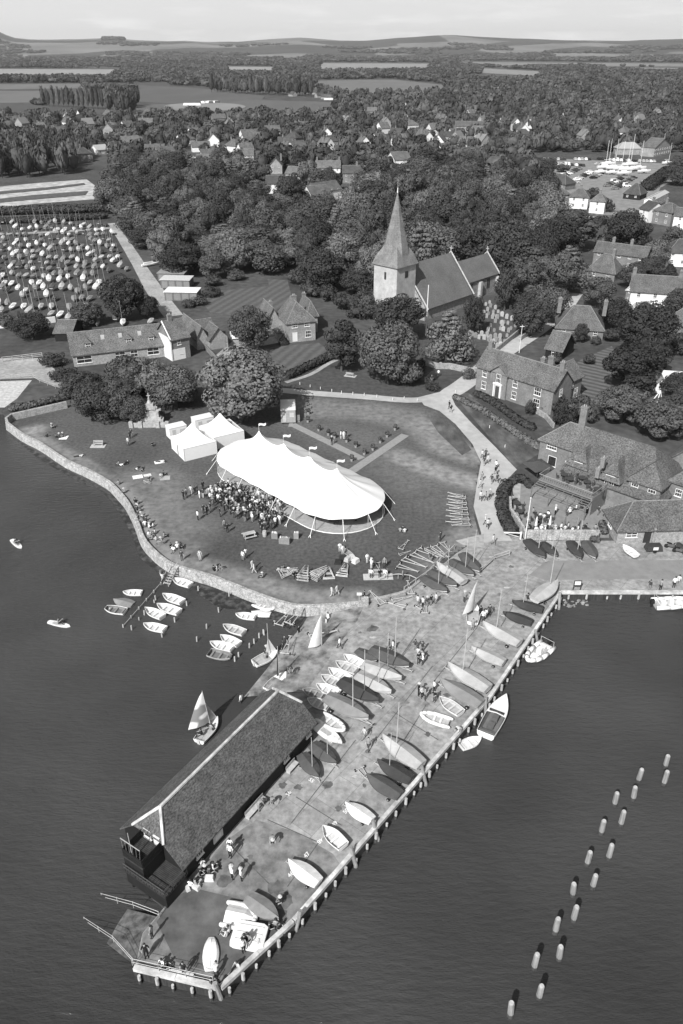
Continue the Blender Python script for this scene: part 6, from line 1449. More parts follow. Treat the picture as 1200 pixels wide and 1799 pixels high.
for k in range(7): x = tx0 + (tx1 - tx0) * k / 6; m.tube((x, ty0 - 1.8, 0), (x, ty0 - 1.8, 2.2), .09, .09, 5) if k % 2 == 0 else None; m.tube((x, ty0 - 1.9, 2.25), (x, ty0, 2.6), .06, .06, 4)
for k in range(4): m.tube((tx0, ty0 - 1.8 + k * .55, 2.28 + k * .1), (tx1, ty0 - 1.8 + k * .55, 2.28 + k * .1), .05, .05, 4)
m.obj('pergola', GR(.15), h)
for px, py in ((1013, 832), (1069, 856)):
    q = ploc(px, py, 2.9); x, y = q; y = max(y, ty0 + 2.6); m = MB(); m.bx(x - 1.3, x + 1.3, y, y + 3.4, 2.9, 5.0); o = m.obj('dormer', M_tar, h); m = MB(); roofblock(m, x - 1.3, x + 1.3, y, y + 4.2, 5.0, 1.9, 'y', (1.5, 0), .55, .1); m.obj('dormer_roof', M_tile, o)
    window(h, x, y - .02, 3.0, 0, 1.5, 1.9, 3)
for px, py, z in ((1062, 800, 7.6), (1053, 818, 6.2)): x, y = ploc(px, py, z); chimney(h, x, y, z - 2.0, z - .4, .6, .5, GR(.2), 1)
for k, (px, py, z) in enumerate([(990, 840, 2.9), (1000, 848, 2.9), (1022, 846, 2.9), (1030, 853, 2.9), (1048, 866, 2.9), (975, 850, 0), (1018, 880, 0), (1028, 890, 0), (945, 915, 0), (960, 912, 0), (1000, 938, 0), (1030, 938, 0), (935, 938, 0), (970, 938, 0), (907, 890, 0), (912, 905, 0)]):
    t = thing('garden_table', G(px, py, z) , k, 'round dark garden table ' + ('on the pub roof terrace' if z else 'on the paving below the pub terrace'), 'table', 'garden tables at the pub'); t.location.z = z + .01
    m = MB(); m.tube((0, 0, .7), (0, 0, .74), .6, .6, 12); m.obj('tabletop', GR(.05), t); m = MB(); m.tube((0, 0, 0), (0, 0, .7), .06, .06, 5); m.obj('leg', GR(.05), t)
    for j in range(4): m = MB(); a = j * pi / 2; m.box(.95 * cos(a), .95 * sin(a), .42, .4, .4, .05, a); m.box(1.13 * cos(a), 1.13 * sin(a), .65, .05, .4, .45, a); m.box(.95 * cos(a), .95 * sin(a), .2, .3, .3, .4, a); m.obj('chair', GR(.05), t)
def parasol(px, lb, w_=1.5):
    t = thing('parasol', G(*px), .4, lb, 'parasol'); m = MB(); m.tube((0, 0, 0), (0, 0, 2.5), .04, .04, 5); m.obj('pole', M_wood, t); m = MB(); m.loft([[(-w_, -w_, 2.1), (w_, -w_, 2.1), (w_, w_, 2.1), (-w_, w_, 2.1)], [(-.03, -.03, 2.9), (.03, -.03, 2.9), (.03, .03, 2.9), (-.03, .03, 2.9)]], 0, True); m.obj('canopy', GR(.06), t)
parasol((943, 838), 'large square dark gazebo parasol at the left corner of the pub', 1.9)
for px in ((964, 932), (940, 934), (990, 934), (1013, 930)):
    t = thing('folded_parasol', G(*px), 0, 'folded pale parasol standing behind the terrace wall', 'parasol', 'folded parasols on the pub terrace'); m = MB(); m.tube((0, 0, 0), (0, 0, 1.0), .04, .04, 5); m.obj('pole', M_wood, t); m = MB(); m.tube((0, 0, 1.0), (0, 0, 2.5), .2, .06, 8); m.obj('canopy', GR([.8, .2, .12, .8][int(px[0]) % 4]), t)
h2 = house('pub_outbuilding', (1082, 955), (1240, 950), 6, 'long low tiled outbuilding with stone wall beside the terrace', [(0, 20, 0, 5.5, 2.5, 2.7, 'x', 2.6, 0)], M_flint, M_tile, 'outbuilding', wins=[('f', 2.0, 1.0, 1.6, .8, 1), ('l', 2.6, 1.0, 1.2, .9, 1)])
m = MB(); m.bx(3.8, 4.8, -.06, 0, 0, 2.1); m.obj('door', GR(.03), h2); m = MB(); m.bx(5.0, 5.3, -.3, 0, 0, 2.4); m.obj('wall_pier', M_flint, h2)
m = MB(); m.tube((0, 0, 0), (0, 0, 7.0), .09, .05, 6); m.tube((0, 0, 7.0), (0, 0, 7.1), .12, .1, 6); solo(m.obj('flagpole', M_white, loc=G(922, 951)), 'tall thin white flagpole at the corner of the pub terrace', 'flagpole')
t = thing('swing_gate', G(884, 946), R(-4), 'white barrier gate beside the pub terrace wall', 'gate'); m = MB(); m.bx(0, 2.4, -.04, .04, .95, 1.1); m.tube((.1, 0, .95), (2.2, 0, .35), .04, .04, 4); m.bx(2.3, 2.5, -.1, .1, 0, 1.2); m.obj('bar', M_white, t)
for nm, px, h_, lb in [('lamp_post', (912, 620), 6.5, 'white pole at the lane behind the brick house'), ('post', (1140, 712), 2.6, 'white wooden swing frame on the right garden lawn')]:
    m = MB(); m.tube((0, 0, 0), (0, 0, h_), .09, .06, 5)
    if nm == 'lamp_post': m.bx(-.5, .5, -.06, .06, h_ - .4, h_ - .3)
    else:
        m = MB(); m.tube((0, 0, 0), (2.2, 1.2, 2.6), .09, .09, 4); m.tube((1.2, -.6, 0), (2.2, 1.2, 2.6), .09, .09, 4); m.tube((.2, .1, .3), (2.2, 1.2, 2.4), .12, .05, 4); m.tube((2.6, 0, 0), (2.2, 1.2, 2.6), .06, .06, 4)
    solo(m.obj(nm, M_white, loc=G(*px)), lb, 'pole' if nm == 'lamp_post' else 'swing')
# other named houses (px left base, px right base, depth, wall h, roof h, type, wall, roof, chimneys, label)
def gh(p0, p1, d, hw, hr, ty, wm, rm, ch, label, n=None, name='house', zz=1.0, two=True):
    L = dist(G(*p0)[:2], G(*p1)[:2]); hip = ty == 'h'; ax = 'y' if ty == 'g' else 'x'; ins = (min(L, d) * .42,) * 2 if hip else (0, 0)
    n = n if n is not None else max(1, int(L / 3.2)); ws = gw(n, L, 1.0) + (gw(n, L, 3.4) if two and hw > 4 else [])
    return house(name, p0, p1, d, label, [(0, L, 0, d, hw, hr, ax, ins[0], ins[1])], wm, rm, 'house', None, ws, [(L * q, d * .5, hw + hr * .5, hw + hr + 1.5) for q in ch])
W_, B_, P_ = M_white, M_brick, M_brickl
BH = [((975, 592), (1058, 598), 8.5, 2.6, 4.2, 'h', B_, M_tile, (0.02, .98), 'low brick house with big half hipped roof and two end chimneys by the churchyard lane'),
 ((1103, 543), (1189, 549), 8, 5.0, 3.3, 'x', W_, M_tile, (.03, .97), 'long white two storey house with brown roof at the right of the gardens'),
 ((1096, 536), (1110, 538), 4, 4.2, .4, 'h', B_, GR(.5), (), 'small flat roofed brick annexe left of the long white house'),
 ((1030, 488), (1078, 496), 7, 2.8, 4.2, 'h', B_, M_tile, (.7,), 'steep roofed brick house with white gable window in the trees'),
 ((1040, 466), (1130, 478), 6, 4.6, 2.4, 'x', B_, M_tile, (.3, .65), 'long tiled house with white dormers behind the steep roofed one'),
 ((1169, 468), (1225, 470), 8, 4.6, 3.2, 'h', W_, M_tiled, (), 'white house with dark hipped roof cut by the right edge'),
 ((977, 364), (999, 361), 8, 5.0, 3.0, 'h', P_, M_tile, (.5,), 'pale brick villa, leftmost of the row before the car park'),
 ((998, 366), (1031, 368), 7, 5.0, 2.8, 'h', W_, M_tile, (.5,), 'wide white villa in the row before the car park'),
 ((1034, 374), (1060, 376), 7, 5.0, 2.4, 'h', W_, M_tile, (.5,), 'narrow white villa with hipped roof at the right of the row before the car park'),
 ((1120, 388), (1136, 392), 8, 5.0, 2.6, 'x', W_, M_tiled, (.5,), 'white house with dark roof just right of the big dark tree'),
 ((1144, 392), (1176, 398), 8, 5.2, 2.6, 'h', B_, M_tile, (.3,), 'brick house with two white bays near the right edge'),
 ((1180, 402), (1225, 406), 7, 5.0, 2.4, 'x', W_, M_tile, (.5,), 'white cottage with brown roof cut by the right edge'),
 ((1146, 366), (1172, 352), 4, 3.6, .8, 'x', W_, GR(.4), (), 'long white flank wall building by the road to the car park'),
 ((1094, 349), (1123, 352), 9, 2.6, 4.0, 'h', M_tar, M_tiled, (), 'dark pavilion with pyramid roof at the car park edge'),
 ((955, 330), (992, 335), 9, 3.0, 3.6, 'h', B_, M_tiled, (), 'dark hipped roof house with solar panels left of the car park'),
 ((1165, 580), (1195, 590), 7, 2.8, 3.0, 'h', B_, M_tile, (), 'small tiled brick house half hidden at the right edge'),
 ((957, 628), (985, 634), 7, 2.4, 3.0, 'x', M_tar, M_tile, (), 'tiled barn like garage behind the brick georgian house'),
 ((1150, 690), (1167, 691), 3, 2.2, 1.2, 'g', W_, GR(.25), (), 'little white summerhouse in the right garden'),
 ((530, 352), (549, 361), 9, 4.0, 3.2, 'g', W_, M_tile, (), 'white gabled house, left of the white pair above the church trees'),
 ((556, 355), (600, 348), 8, 4.2, 3.2, 'x', W_, M_tile, (), 'white walled house with rows of skylights above the church trees'),
 ((604, 352), (624, 352), 7, 3.2, 3.0, 'g', W_, M_tiled, (), 'small white gabled cottage right of the white pair'),
 ((502, 322), (550, 325), 8, 5.0, 2.8, 'x', P_, M_tile, (.4,), 'pale terrace with row of white windows above the white houses'),
 ((555, 312), (598, 312), 8, 5.0, 3.0, 'x', W_, M_tile, (.05, .95), 'white walled house with end chimneys behind the terrace'),
 ((602, 322), (652, 322), 9, 5.0, 3.0, 'x', B_, M_tiled, (.5,), 'dark roofed brick terrace with white windows left of the spire top'),
 ((468, 340), (496, 340), 8, 4.6, 3, 'x', W_, M_tiled, (), 'white windowed house half hidden left of the terrace'),
 ((474, 306), (496, 306), 8, 4.6, 3.6, 'g', P_, M_tile, (.9,), 'tall gabled house behind the left wood'),
 ((384, 306), (424, 303), 8, 4.0, 3.0, 'x', W_, M_tile, (.4,), 'long low house with pale gable among the left woods'),
 ((428, 292), (446, 292), 8, 6.0, 3, 'x', W_, M_tile, (), 'tall white house glimpsed between dark trees'),
 ((139, 286), (164, 284), 8, 5.0, 3.0, 'h', B_, M_tiled, (.4,), 'dark brick house with four white windows by the left woods'),
 ((133, 262), (158, 260), 8, 3.6, 2.6, 'g', W_, GR(.3), (), 'white gabled bungalow behind the dark brick house'),
 ((172, 272), (192, 270), 8, 3.0, 2.6, 'x', W_, GR(.35), (), 'pale roofed bungalow right of the dark brick house'),
 ((-10, 250), (26, 248), 10, 4, 1.5, 'x', P_, GR(.45), (), 'pale roofed hall at the left edge'),
 ((118, 578), (98, 600), 4, 2.2, 1.6, 'g', M_tar, M_tile, (), 'small shed at the left end of the barn'),
 ((345, 290), (372, 290), 8, 3.0, 2.6, 'x', W_, M_tile, (), 'bungalow behind the small village car park'),
 ((908, 283), (927, 283), 8, 4, 3, 'g', B_, M_tile, (), 'gabled brick house with white bargeboards left of the car park'),
 ((1084, 272), (1125, 272), 9, 4, 3.2, 'h', P_, GR(.3), (), 'pale roofed house behind the boatyard masts'),
 ((1148, 276), (1176, 270), 9, 5.5, 4.5, 'g', P_, M_tile, (.95,), 'tall pale gabled house right of the boatyard'),
 ((678, 290), (694, 296), 10, 4.5, 3.5, 'g', W_, M_tile, (), 'bright white gable wall standing above the church woods'),
 ((694, 292), (716, 288), 8, 3.2, 3.0, 'x', P_, M_tile, (), 'tiled house attached right of the bright gable'),
 ((760, 210), (792, 210), 8, 5.0, 3.0, 'x', W_, M_tile, (.2,), 'white fronted house in the upper middle of the village'),
 ((748, 236), (758, 238), 9, 4.5, 4.0, 'g', W_, M_tile, (), 'white pointed gable in the middle of the village'),
 ((840, 243), (856, 240), 9, 4.0, 4.0, 'g', W_, M_tile, (), 'white half gable right of the village middle'),
 ((900, 230), (914, 230), 9, 6.0, 3.5, 'g', W_, M_tile, (), 'tall white gabled house upper right of the spire'),
 ((134, 214), (144, 214), 7, 5.0, 5.0, 'g', W_, M_tiled, (), 'tall narrow white gabled house below the poplars'),
 ((70, 205), (80, 205), 7, 3.0, 2.0, 'g', W_, M_tiled, (), 'small white gable among trees at far left'),
 ((800, 232), (858, 232), 9, 4.5, 3.4, 'x', P_, M_tile, (.2, .8), 'long tiled house with pale walls right of the village middle')]
HSPOTS = []
for b in BH:
    o = gh(*b); HSPOTS.append((o.location.x, o.location.y, 7))
# cars
def car_proto(v, van=False):
    t = bpy.data.objects.new('car', None); L = 4.3; m = MB(); hh_ = 1.95 if van else 1.45
    def sec(x, w_, z0, z1): return [(x, -w_ / 2, z0), (x, w_ / 2, z0), (x, w_ / 2 * .97, z1), (x, -w_ / 2 * .97, z1)]
    m.loft([sec(0, 1.6, .35, .75), sec(.15, 1.75, .25, .9), sec(1.2, 1.78, .22, .95), sec(3.2, 1.78, .22, .92), sec(4.15, 1.7, .25, .72), sec(4.3, 1.5, .35, .6)], 0, True, True)
    m.loft([[(.5 if not van else .2, -.72, .9), (.5 if not van else .2, .72, .9), (3.2, .72, .9), (3.2, -.72, .9)], [(.85 if not van else .3, -.6, hh_), (.85 if not van else .3, .6, hh_), (2.45, .6, hh_), (2.45, -.6, hh_)]], 0, True, True)
    b = m.obj('body', mat('car paint %02d' % int(v * 100), v, .03, 2, .3, spec=.6), t)
    m = MB(); e = .02; z0, z1 = .98, hh_ - .1
    for s in (-1, 1): m.add([(.85, s * .715, z0), (2.95, s * .715, z0), (2.5, s * .62, z1), (1.0, s * .62, z1)], [(0, 1, 2, 3) if s < 0 else (3, 2, 1, 0)])
    m.add([(3.13, -.65, z0), (3.13, .65, z0), (2.56, .55, z1), (2.56, -.55, z1)], [(0, 1, 2, 3)]); m.add([(.53, -.65, z0), (.53, .65, z0), (.8, .55, z1), (.8, -.55, z1)], [(3, 2, 1, 0)])
    m.obj('window', M_glass, t); q = MB(); q.tube((0, -.1, 0), (0, .1, 0), .31, .31, 10); wm_ = q.mesh('wheel', M_dark)
    for x in (.85, 3.4):
        for y in (-.8, .8): link('wheel', wm_, t, (x, y, .31))
    return shelve(t)
CARS = [(n_, car_proto(v, vn)) for n_, v, vn in [('white', .8, 0), ('silver', .42, 0), ('grey', .18, 0), ('dark', .04, 0), ('black', .015, 0), ('white van like', .8, 1)]]
def car(px, py, rz, k=None, where='in the car park', g='cars in the car park'):
    n_, pr = CARS[k if k is not None else rnd.choice([0, 0, 1, 1, 2, 3, 4, 4, 3, 5])]; o = bpy.data.objects.new('parked_car', None); COL.objects.link(o); o.location = G(px, py); o.rotation_euler = (0, 0, R(rz)); setp(o, '%s car parked %s' % (n_, where), 'car', g); REG.append(o)
    for ch in pr.children: c = ch.copy(); COL.objects.link(c); c.parent = o
for (x0, y0), (x1, y1), n_, rz in [((1056, 330), (1084, 315), 8, 15), ((1074, 333), (1106, 314), 9, 15), ((1008, 317), (1031, 304), 6, 15), ((1036, 314), (1054, 303), 5, 15), ((984, 311), (1011, 298), 7, 15), ((950, 282), (1036, 282), 15, 85), ((1046, 281), (1068, 281), 4, 85), ((1072, 283), (1150, 286), 13, 85), ((948, 289), (1026, 293), 13, 95), ((1117, 327), (1131, 321), 4, 20), ((1093, 328), (1100, 327), 1, 0), ((1004, 322), (1006, 323), 1, 10), ((1045, 290), (1047, 291), 1, 20)]:
    for i in range(n_):
        if rnd.random() < .9: car(x0 + (x1 - x0) * i / max(1, n_ - 1) + rnd.uniform(-.6, .6), y0 + (y1 - y0) * i / max(1, n_ - 1), rz + rnd.uniform(-4, 4))
for i, (x, y) in enumerate([(322, 282), (330, 284), (338, 286), (326, 278), (334, 279), (343, 280), (348, 284), (340, 290)]): car(x, y, 20, [0, 5, 0, 3, 1, 0, 2, 0][i], 'in the small village car park', 'cars in the small village car park')
for x, y, k in ((410, 588, 0), (430, 587, 0), (456, 583, 4)): car(x, y, -75, k, 'in the yard by the brick cottage', 'cars in the cottage yard')
t = thing('covered_trailer', G(1136, 972), R(2), 'low dark covered trailer with white square notice before the outbuilding', 'trailer'); m = MB(); m.box(1.1, .6, .65, 2.3, 1.2, .7, 0, 0, .85); m.obj('cover', GR(.04), t); m = MB(); m.bx(.8, 1.5, -.05, -.02, .5, .95); m.obj('notice', M_white, t); m = MB(); m.tube((1.1, -.1, .25), (1.1, .0, .25), .25, .25, 8); m.obj('wheel', M_dark, t); m = MB(); m.tube((1.1, 1.2, .25), (1.1, 1.3, .25), .25, .25, 8); m.obj('wheel', M_dark, t)
for x, y in ((1170, 962), (1184, 970)):
    t = thing('motorbike', G(x, y), R(-30), 'motorbike parked by the low outbuilding', 'motorbike', 'motorbikes by the outbuilding'); m = MB()
    for q in (0, 1.35): m.tube((q, -.06, .3), (q, .06, .3), .3, .3, 10)
    m.obj('wheel', M_dark, t); m = MB(); m.box(.6, 0, .6, .9, .3, .35); m.tube((1.35, 0, .3), (1.1, 0, 1.0), .04, .04, 4); m.obj('body', GR(.1), t); m = MB(); m.box(.3, 0, .85, .7, .28, .1); m.obj('seat', M_dark, t); m = MB(); m.tube((1.1, -.35, 1.0), (1.1, .35, 1.0), .025, .025, 4); m.obj('handlebar', M_metal, t)
# trailers and sheds by the track
for k, (x, y, w_, tn) in enumerate([(290, 528, 9.0, .72), (283, 506, 8.5, .5), (278, 494, 8, .25)]):
    p = G(x, y); t = thing('boat_store', p, R(-4), ['low flat white roofed boat store nearest the barn', 'low pale roofed boat store, middle of the three', 'low grey roofed boat store, farthest of the three'][k], 'shed', 'flat roofed boat stores by the track'); m = MB(); m.bx(0, w_, 0, 5, 0, 2.3); m.obj('wall', GR(.12), t); m = MB(); m.bx(-.2, w_ + .2, -.2, 5.2, 2.3, 2.45); m.obj('roof', GR(tn), t)
    m = MB()
    for q in range(4): m.bx(.4 + q * w_ / 4, .4 + q * w_ / 4 + w_ / 4 - .5, -.04, 0, .1, 2.0)
    m.obj('door', GR(.2), t)
for k, (x, y, x2, y2) in enumerate([(252, 462, 278, 458), (249, 466, 280, 461)]): boat('laser', 'w', (x, y), (x2, y2), .3, ['slim white rowing skiff beside the track, farther one', 'slim white rowing skiff beside the track, nearer one'][k], wide=.6)

# ---------------------------------------------------------------- dinghy park
def park_proto(tone, mast):
    key = ('park', tone, mast)
    if key in _bp: return _bp[key]
    t = bpy.data.objects.new('boat', None); mb, S = hull_mb(4.2, 1.6, .5, .75, 0.); mb.v = [(a, b, c + .35) for a, b, c in mb.v]; mb.obj('hull', GR(.45 if tone != 'w' else .7), t)
    m = MB(); R_ = []
    for s in S: b = s[1] * 1.06 + .02; z = s[3] + .35; R_.append([(s[0] * 4.2, -b, z - .2), (s[0] * 4.2, -b, z), (s[0] * 4.2, 0, z + .38 * (1 - (1.6 * (s[0] - .55)) ** 2)), (s[0] * 4.2, b, z), (s[0] * 4.2, b, z - .2)])
    m.loft(R_); m.add(R_[0], [tuple(range(5))]); m.obj('cover', cov(tone), t)
    if mast: m = MB(); m.tube((2.6, 0, .6), (2.45, 0, 6.9), .06, .045, 5); m.obj('mast', M_metal, t)
    _bp[key] = shelve(t); return t
rows = [(396, .9), (405, .95), (414, .95), (424, .9), (434, .95), (444, .95), (454, .95), (464, .95), (475, .95), (487, .95), (499, .8), (513, .97), (526, .6), (540, .97), (554, .7), (568, .5)]
for ri, (y, dens) in enumerate(rows):
    xl = 190 + (y - 398) * .52; x = -6 + (ri % 3) * 4
    while x < xl:
        if rnd.random() < dens and not (185 < x < 255 and 480 < y < 560) and not (30 < x < 90 and y > 565):
            tn = rnd.choice('wwlllmmmkkd') if not (345 < x * 0) else 'w'
            if ri in (1, 10) and rnd.random() < .6: tn = 'w'
            ms = rnd.random() < .62; pr = park_proto(tn, ms); o = bpy.data.objects.new('covered_dinghy', None); COL.objects.link(o); p = G(x, y + rnd.uniform(-1, 1)); o.location = p; fw = rnd.random() < .6; o.rotation_euler = (0, R(rnd.uniform(5, 13)) * (1 if fw else -1), R((-84 if fw else 96) + rnd.uniform(-14, 14))); s = rnd.uniform(.68, .92); o.scale = (s, s, s * rnd.uniform(1.1, 1.3)); o.location.z = .4
            setp(o, '%s covered dinghy%s in the crowded dinghy park' % (CT_[tn][0], ' with mast' if ms else ''), 'boat', 'covered dinghies in the dinghy park'); REG.append(o)
            for ch in pr.children: c = ch.copy(); COL.objects.link(c); c.parent = o
        x += rnd.uniform(11, 14.5) * (1 + (y - 400) / 600)
# boatyard yachts
for k, (x, y, L_y, a_) in enumerate([(1062, 299, 9, 5), (1078, 300, 9, 0), (1090, 301, 8, 10), (1100, 303, 9, -5), (1112, 301, 8, 8), (1122, 300, 8, 0), (1055, 306, 7, 5), (1075, 307, 7, -6), (1096, 309, 8, 2), (1131, 305, 7, 0), (1068, 292, 8, 2), (1106, 294, 9, 4), (1173, 290, 7, 0)]):
    t = thing('yacht', G(x, y), R(a_), 'white yacht on stands with %s mast in the boatyard' % ['tall', 'slightly raked', 'slender'][k % 3], 'yacht', 'yachts laid up in the boatyard'); t.scale = (L_y / 9,) * 3
    mb, S = hull_mb(9, 2.8, 1.5, .7, 0., None, True); mb.v = [(a - 4.5, b, c + .9) for a, b, c in mb.v]; mb.obj('hull', M_white, t); m = MB(); m.box(-.3, 0, 2.75, 3.6, 1.6, .6, 0, 0, .85); m.obj('cabin', M_white, t); m = MB(); m.box(0, 0, .6, 1.6, .25, 1.2); m.obj('keel', GR(.1), t)
    if k in (0, 1, 3, 5, 7, 10, 11, 12, 2): m = MB(); m.tube((.3, 0, 3), (.1, 0, 3 + 12.5 + k % 3), .12, .09, 5); m.tube((.3, 0, 4), (-3.2, 0, 4), .1, .1, 5); m.obj('mast', M_white, t)
    m = MB()
    for q in (-2.5, 2.5): m.tube((q, -1.2, 0), (q, -.8, 1.6), .06, .06, 4); m.tube((q, 1.2, 0), (q, .8, 1.6), .06, .06, 4)
    m.obj('stand', M_metal, t)

# ---------------------------------------------------------------- trees
def crown(kind, seed, nb, nl, s, dens=1.0):
    rg = random.Random(seed); m = MB()
    if kind == 'conifer':
        for k in range(nb):
            f = (k + .5) / nb; z = 1.5 + 10.5 * f; r = 3.4 * (1 - f) ** .85 + .25; leafcards(m, (rg.uniform(-.2, .2), rg.uniform(-.2, .2), z), r, int(nl / nb * (1.5 - f)), s, rg, .35, .6)
        return m
    if kind == 'cedar':
        for k in range(nb):
            f = k / nb; z = 1.8 + 9 * f; R0 = 5.2 * (1 - f ** 1.6) + .6; a = k * 2.4; n_ = 3
            for j in range(n_): aa = a + j * 2.1; leafcards(m, (cos(aa) * R0 * .55, sin(aa) * R0 * .55, z + rg.uniform(-.3, .3)), R0 * .55, nl // nb // n_, s, rg, .16, .5)
        return m
    if kind == 'poplar':
        for k in range(nb):
            f = k / (nb - 1); z = 2.5 + 9 * f; r = 1.35 * (sin(pi * min(1, .16 + f * .9)) ** .6) + .2; leafcards(m, (rg.uniform(-.35, .35), rg.uniform(-.35, .35), z), r * rg.uniform(.85, 1.1), nl // nb, s, rg, .95, .6)
        return m
    rx, rz, zc = {'round': (3.6, 3.9, 5.6), 'upright': (2.4, 4.6, 6.3), 'dense': (3.3, 3.5, 5.0), 'bush': (3.6, 2.2, 2.6)}[kind]
    for k in range(nb):
        v = Vector((rg.gauss(0, 1), rg.gauss(0, 1), rg.gauss(0, 1))).normalized()
        if v.z < -.75: v.z *= -.6
        q = rg.uniform(.78, 1.06); br = rg.uniform(1.15, 2.1) * (1 if kind != 'bush' else .9)
        c = (v.x * rx * q, v.y * rx * q, zc + v.z * rz * q)
        leafcards(m, c, br, nl // nb, s, rg, .8, .72)
    core = MB()
    for k in range(7):
        v = Vector((rg.uniform(-1, 1), rg.uniform(-1, 1), rg.uniform(-.7, .8))); core.sphere((v.x * rx * .4, v.y * rx * .4, zc + v.z * rz * .4), (rx * .5, rx * .5, rz * .5), 8, 5)
    m.add(core.v, core.f); return m
def trunk(h_, r, limbs, seed=1, spread=2.2):
    rg = random.Random(seed); m = MB(); m.tube((0, 0, -.2), (0, 0, h_ * .45), r, r * .75, 7); m.tube((0, 0, h_ * .45), (.1, .1, h_ * .8), r * .75, r * .3, 6)
    for k in range(limbs): a = k * 6.28 / limbs + rg.random(); z = h_ * rg.uniform(.3, .55); m.tube((0, 0, z), (cos(a) * spread, sin(a) * spread, z + h_ * .28), r * .42, r * .15, 5)
    return m.mesh('trunk', M_bark)
TR = {}
def treeproto(key, crs, mt, tr): TR[key] = ([c.mesh('crown', mt) for c in crs], tr)
TB = trunk(12, .38, 6); TP_ = trunk(14, .22, 3, 2, .8); TC = trunk(13, .28, 4, 3, 1.2); TS = trunk(5, .14, 3, 4, 1)
big = [crown('round', 11, 60, 14000, .15), crown('round', 12, 54, 14000, .15)]
mid = [crown('round', 21, 36, 9000, .165), crown('round', 22, 44, 9000, .165), crown('round', 23, 30, 8000, .175)]
upr = [crown('upright', 31, 34, 6500, .17), crown('upright', 32, 30, 5000, .2)]
den = [crown('dense', 41, 36, 5200, .2)]
TR['big'] = ([c.mesh('crown', M_leafl) for c in big], TB); TR['bigd'] = ([c.mesh('crown', M_leafd) for c in big], TB); TR['bigm'] = ([c.mesh('crown', M_leaf) for c in big], TB)
TR['mid'] = ([c.mesh('crown', M_leaf) for c in mid], TB); TR['midd'] = ([c.mesh('crown', M_leafd) for c in mid], TB); TR['midl'] = ([c.mesh('crown', M_leafl) for c in mid], TB)
TR['up'] = ([c.mesh('crown', M_leaf) for c in upr], TC); TR['dense'] = ([c.mesh('crown', M_leafd) for c in den], TB)
TR['conifer'] = ([crown('conifer', 51, 14, 2600, .3).mesh('crown', M_leafd)], TC); TR['cedar'] = ([crown('cedar', 52, 11, 4200, .2).mesh('crown', M_leafl)], TC); TR['poplar'] = ([crown('poplar', 53 + i, 12, 1800, .3).mesh('crown', [M_leaf, M_leafd][i]) for i in (0, 1)], TP_)
TR['bush'] = ([crown('bush', 61, 16, 1600, .22).mesh('crown', M_leaf), crown('bush', 62, 16, 1600, .22).mesh('crown', M_leafd)], TS)
TH_ = {'big': 10.6, 'bigd': 10.6, 'bigm': 10.6, 'mid': 10.6, 'midd': 10.6, 'midl': 10.6, 'up': 11.6, 'dense': 9.6, 'conifer': 12, 'cedar': 11.2, 'poplar': 12.4, 'bush': 5.4}
TRR = {'poplar': 1.7, 'conifer': 3.2, 'up': 3.8, 'cedar': 5.4, 'dense': 4.7, 'bush': 4.6}
TD = {'big': 'large pale leafy tree', 'bigd': 'large dark leafy tree', 'bigm': 'large mid toned leafy tree', 'mid': 'rounded leafy tree', 'midd': 'dark rounded tree', 'midl': 'pale rounded tree', 'up': 'upright oval tree', 'dense': 'dense dark evergreen', 'conifer': 'dark conical evergreen', 'cedar': 'layered pale cedar', 'poplar': 'slender poplar', 'bush': 'leafy bush'}
def tree(kind, px, py, r, h_, where=None, loc=None, label=None, grp='trees around the village'):
    cs, tm = TR[kind]; p = G(px, py) if loc is None else loc
    o = bpy.data.objects.new({'poplar': 'poplar_tree', 'conifer': 'conifer_tree', 'cedar': 'cedar_tree', 'bush': 'bush'}.get(kind, 'leafy_tree'), None); COL.objects.link(o); o.location = (p[0], p[1], 0); o.rotation_euler = (0, 0, rnd.random() * 6.28)
    sr = r / TRR.get(kind, 5.0); o.scale = (sr, sr, h_ / TH_[kind]); setp(o, label or (TD[kind] + ' ' + (where or 'in the village')), 'bush' if kind == 'bush' else 'tree', grp if not label else None); REG.append(o)
    link('crown', cs[rnd.randrange(len(cs))], o); link('trunk', tm, o); return o
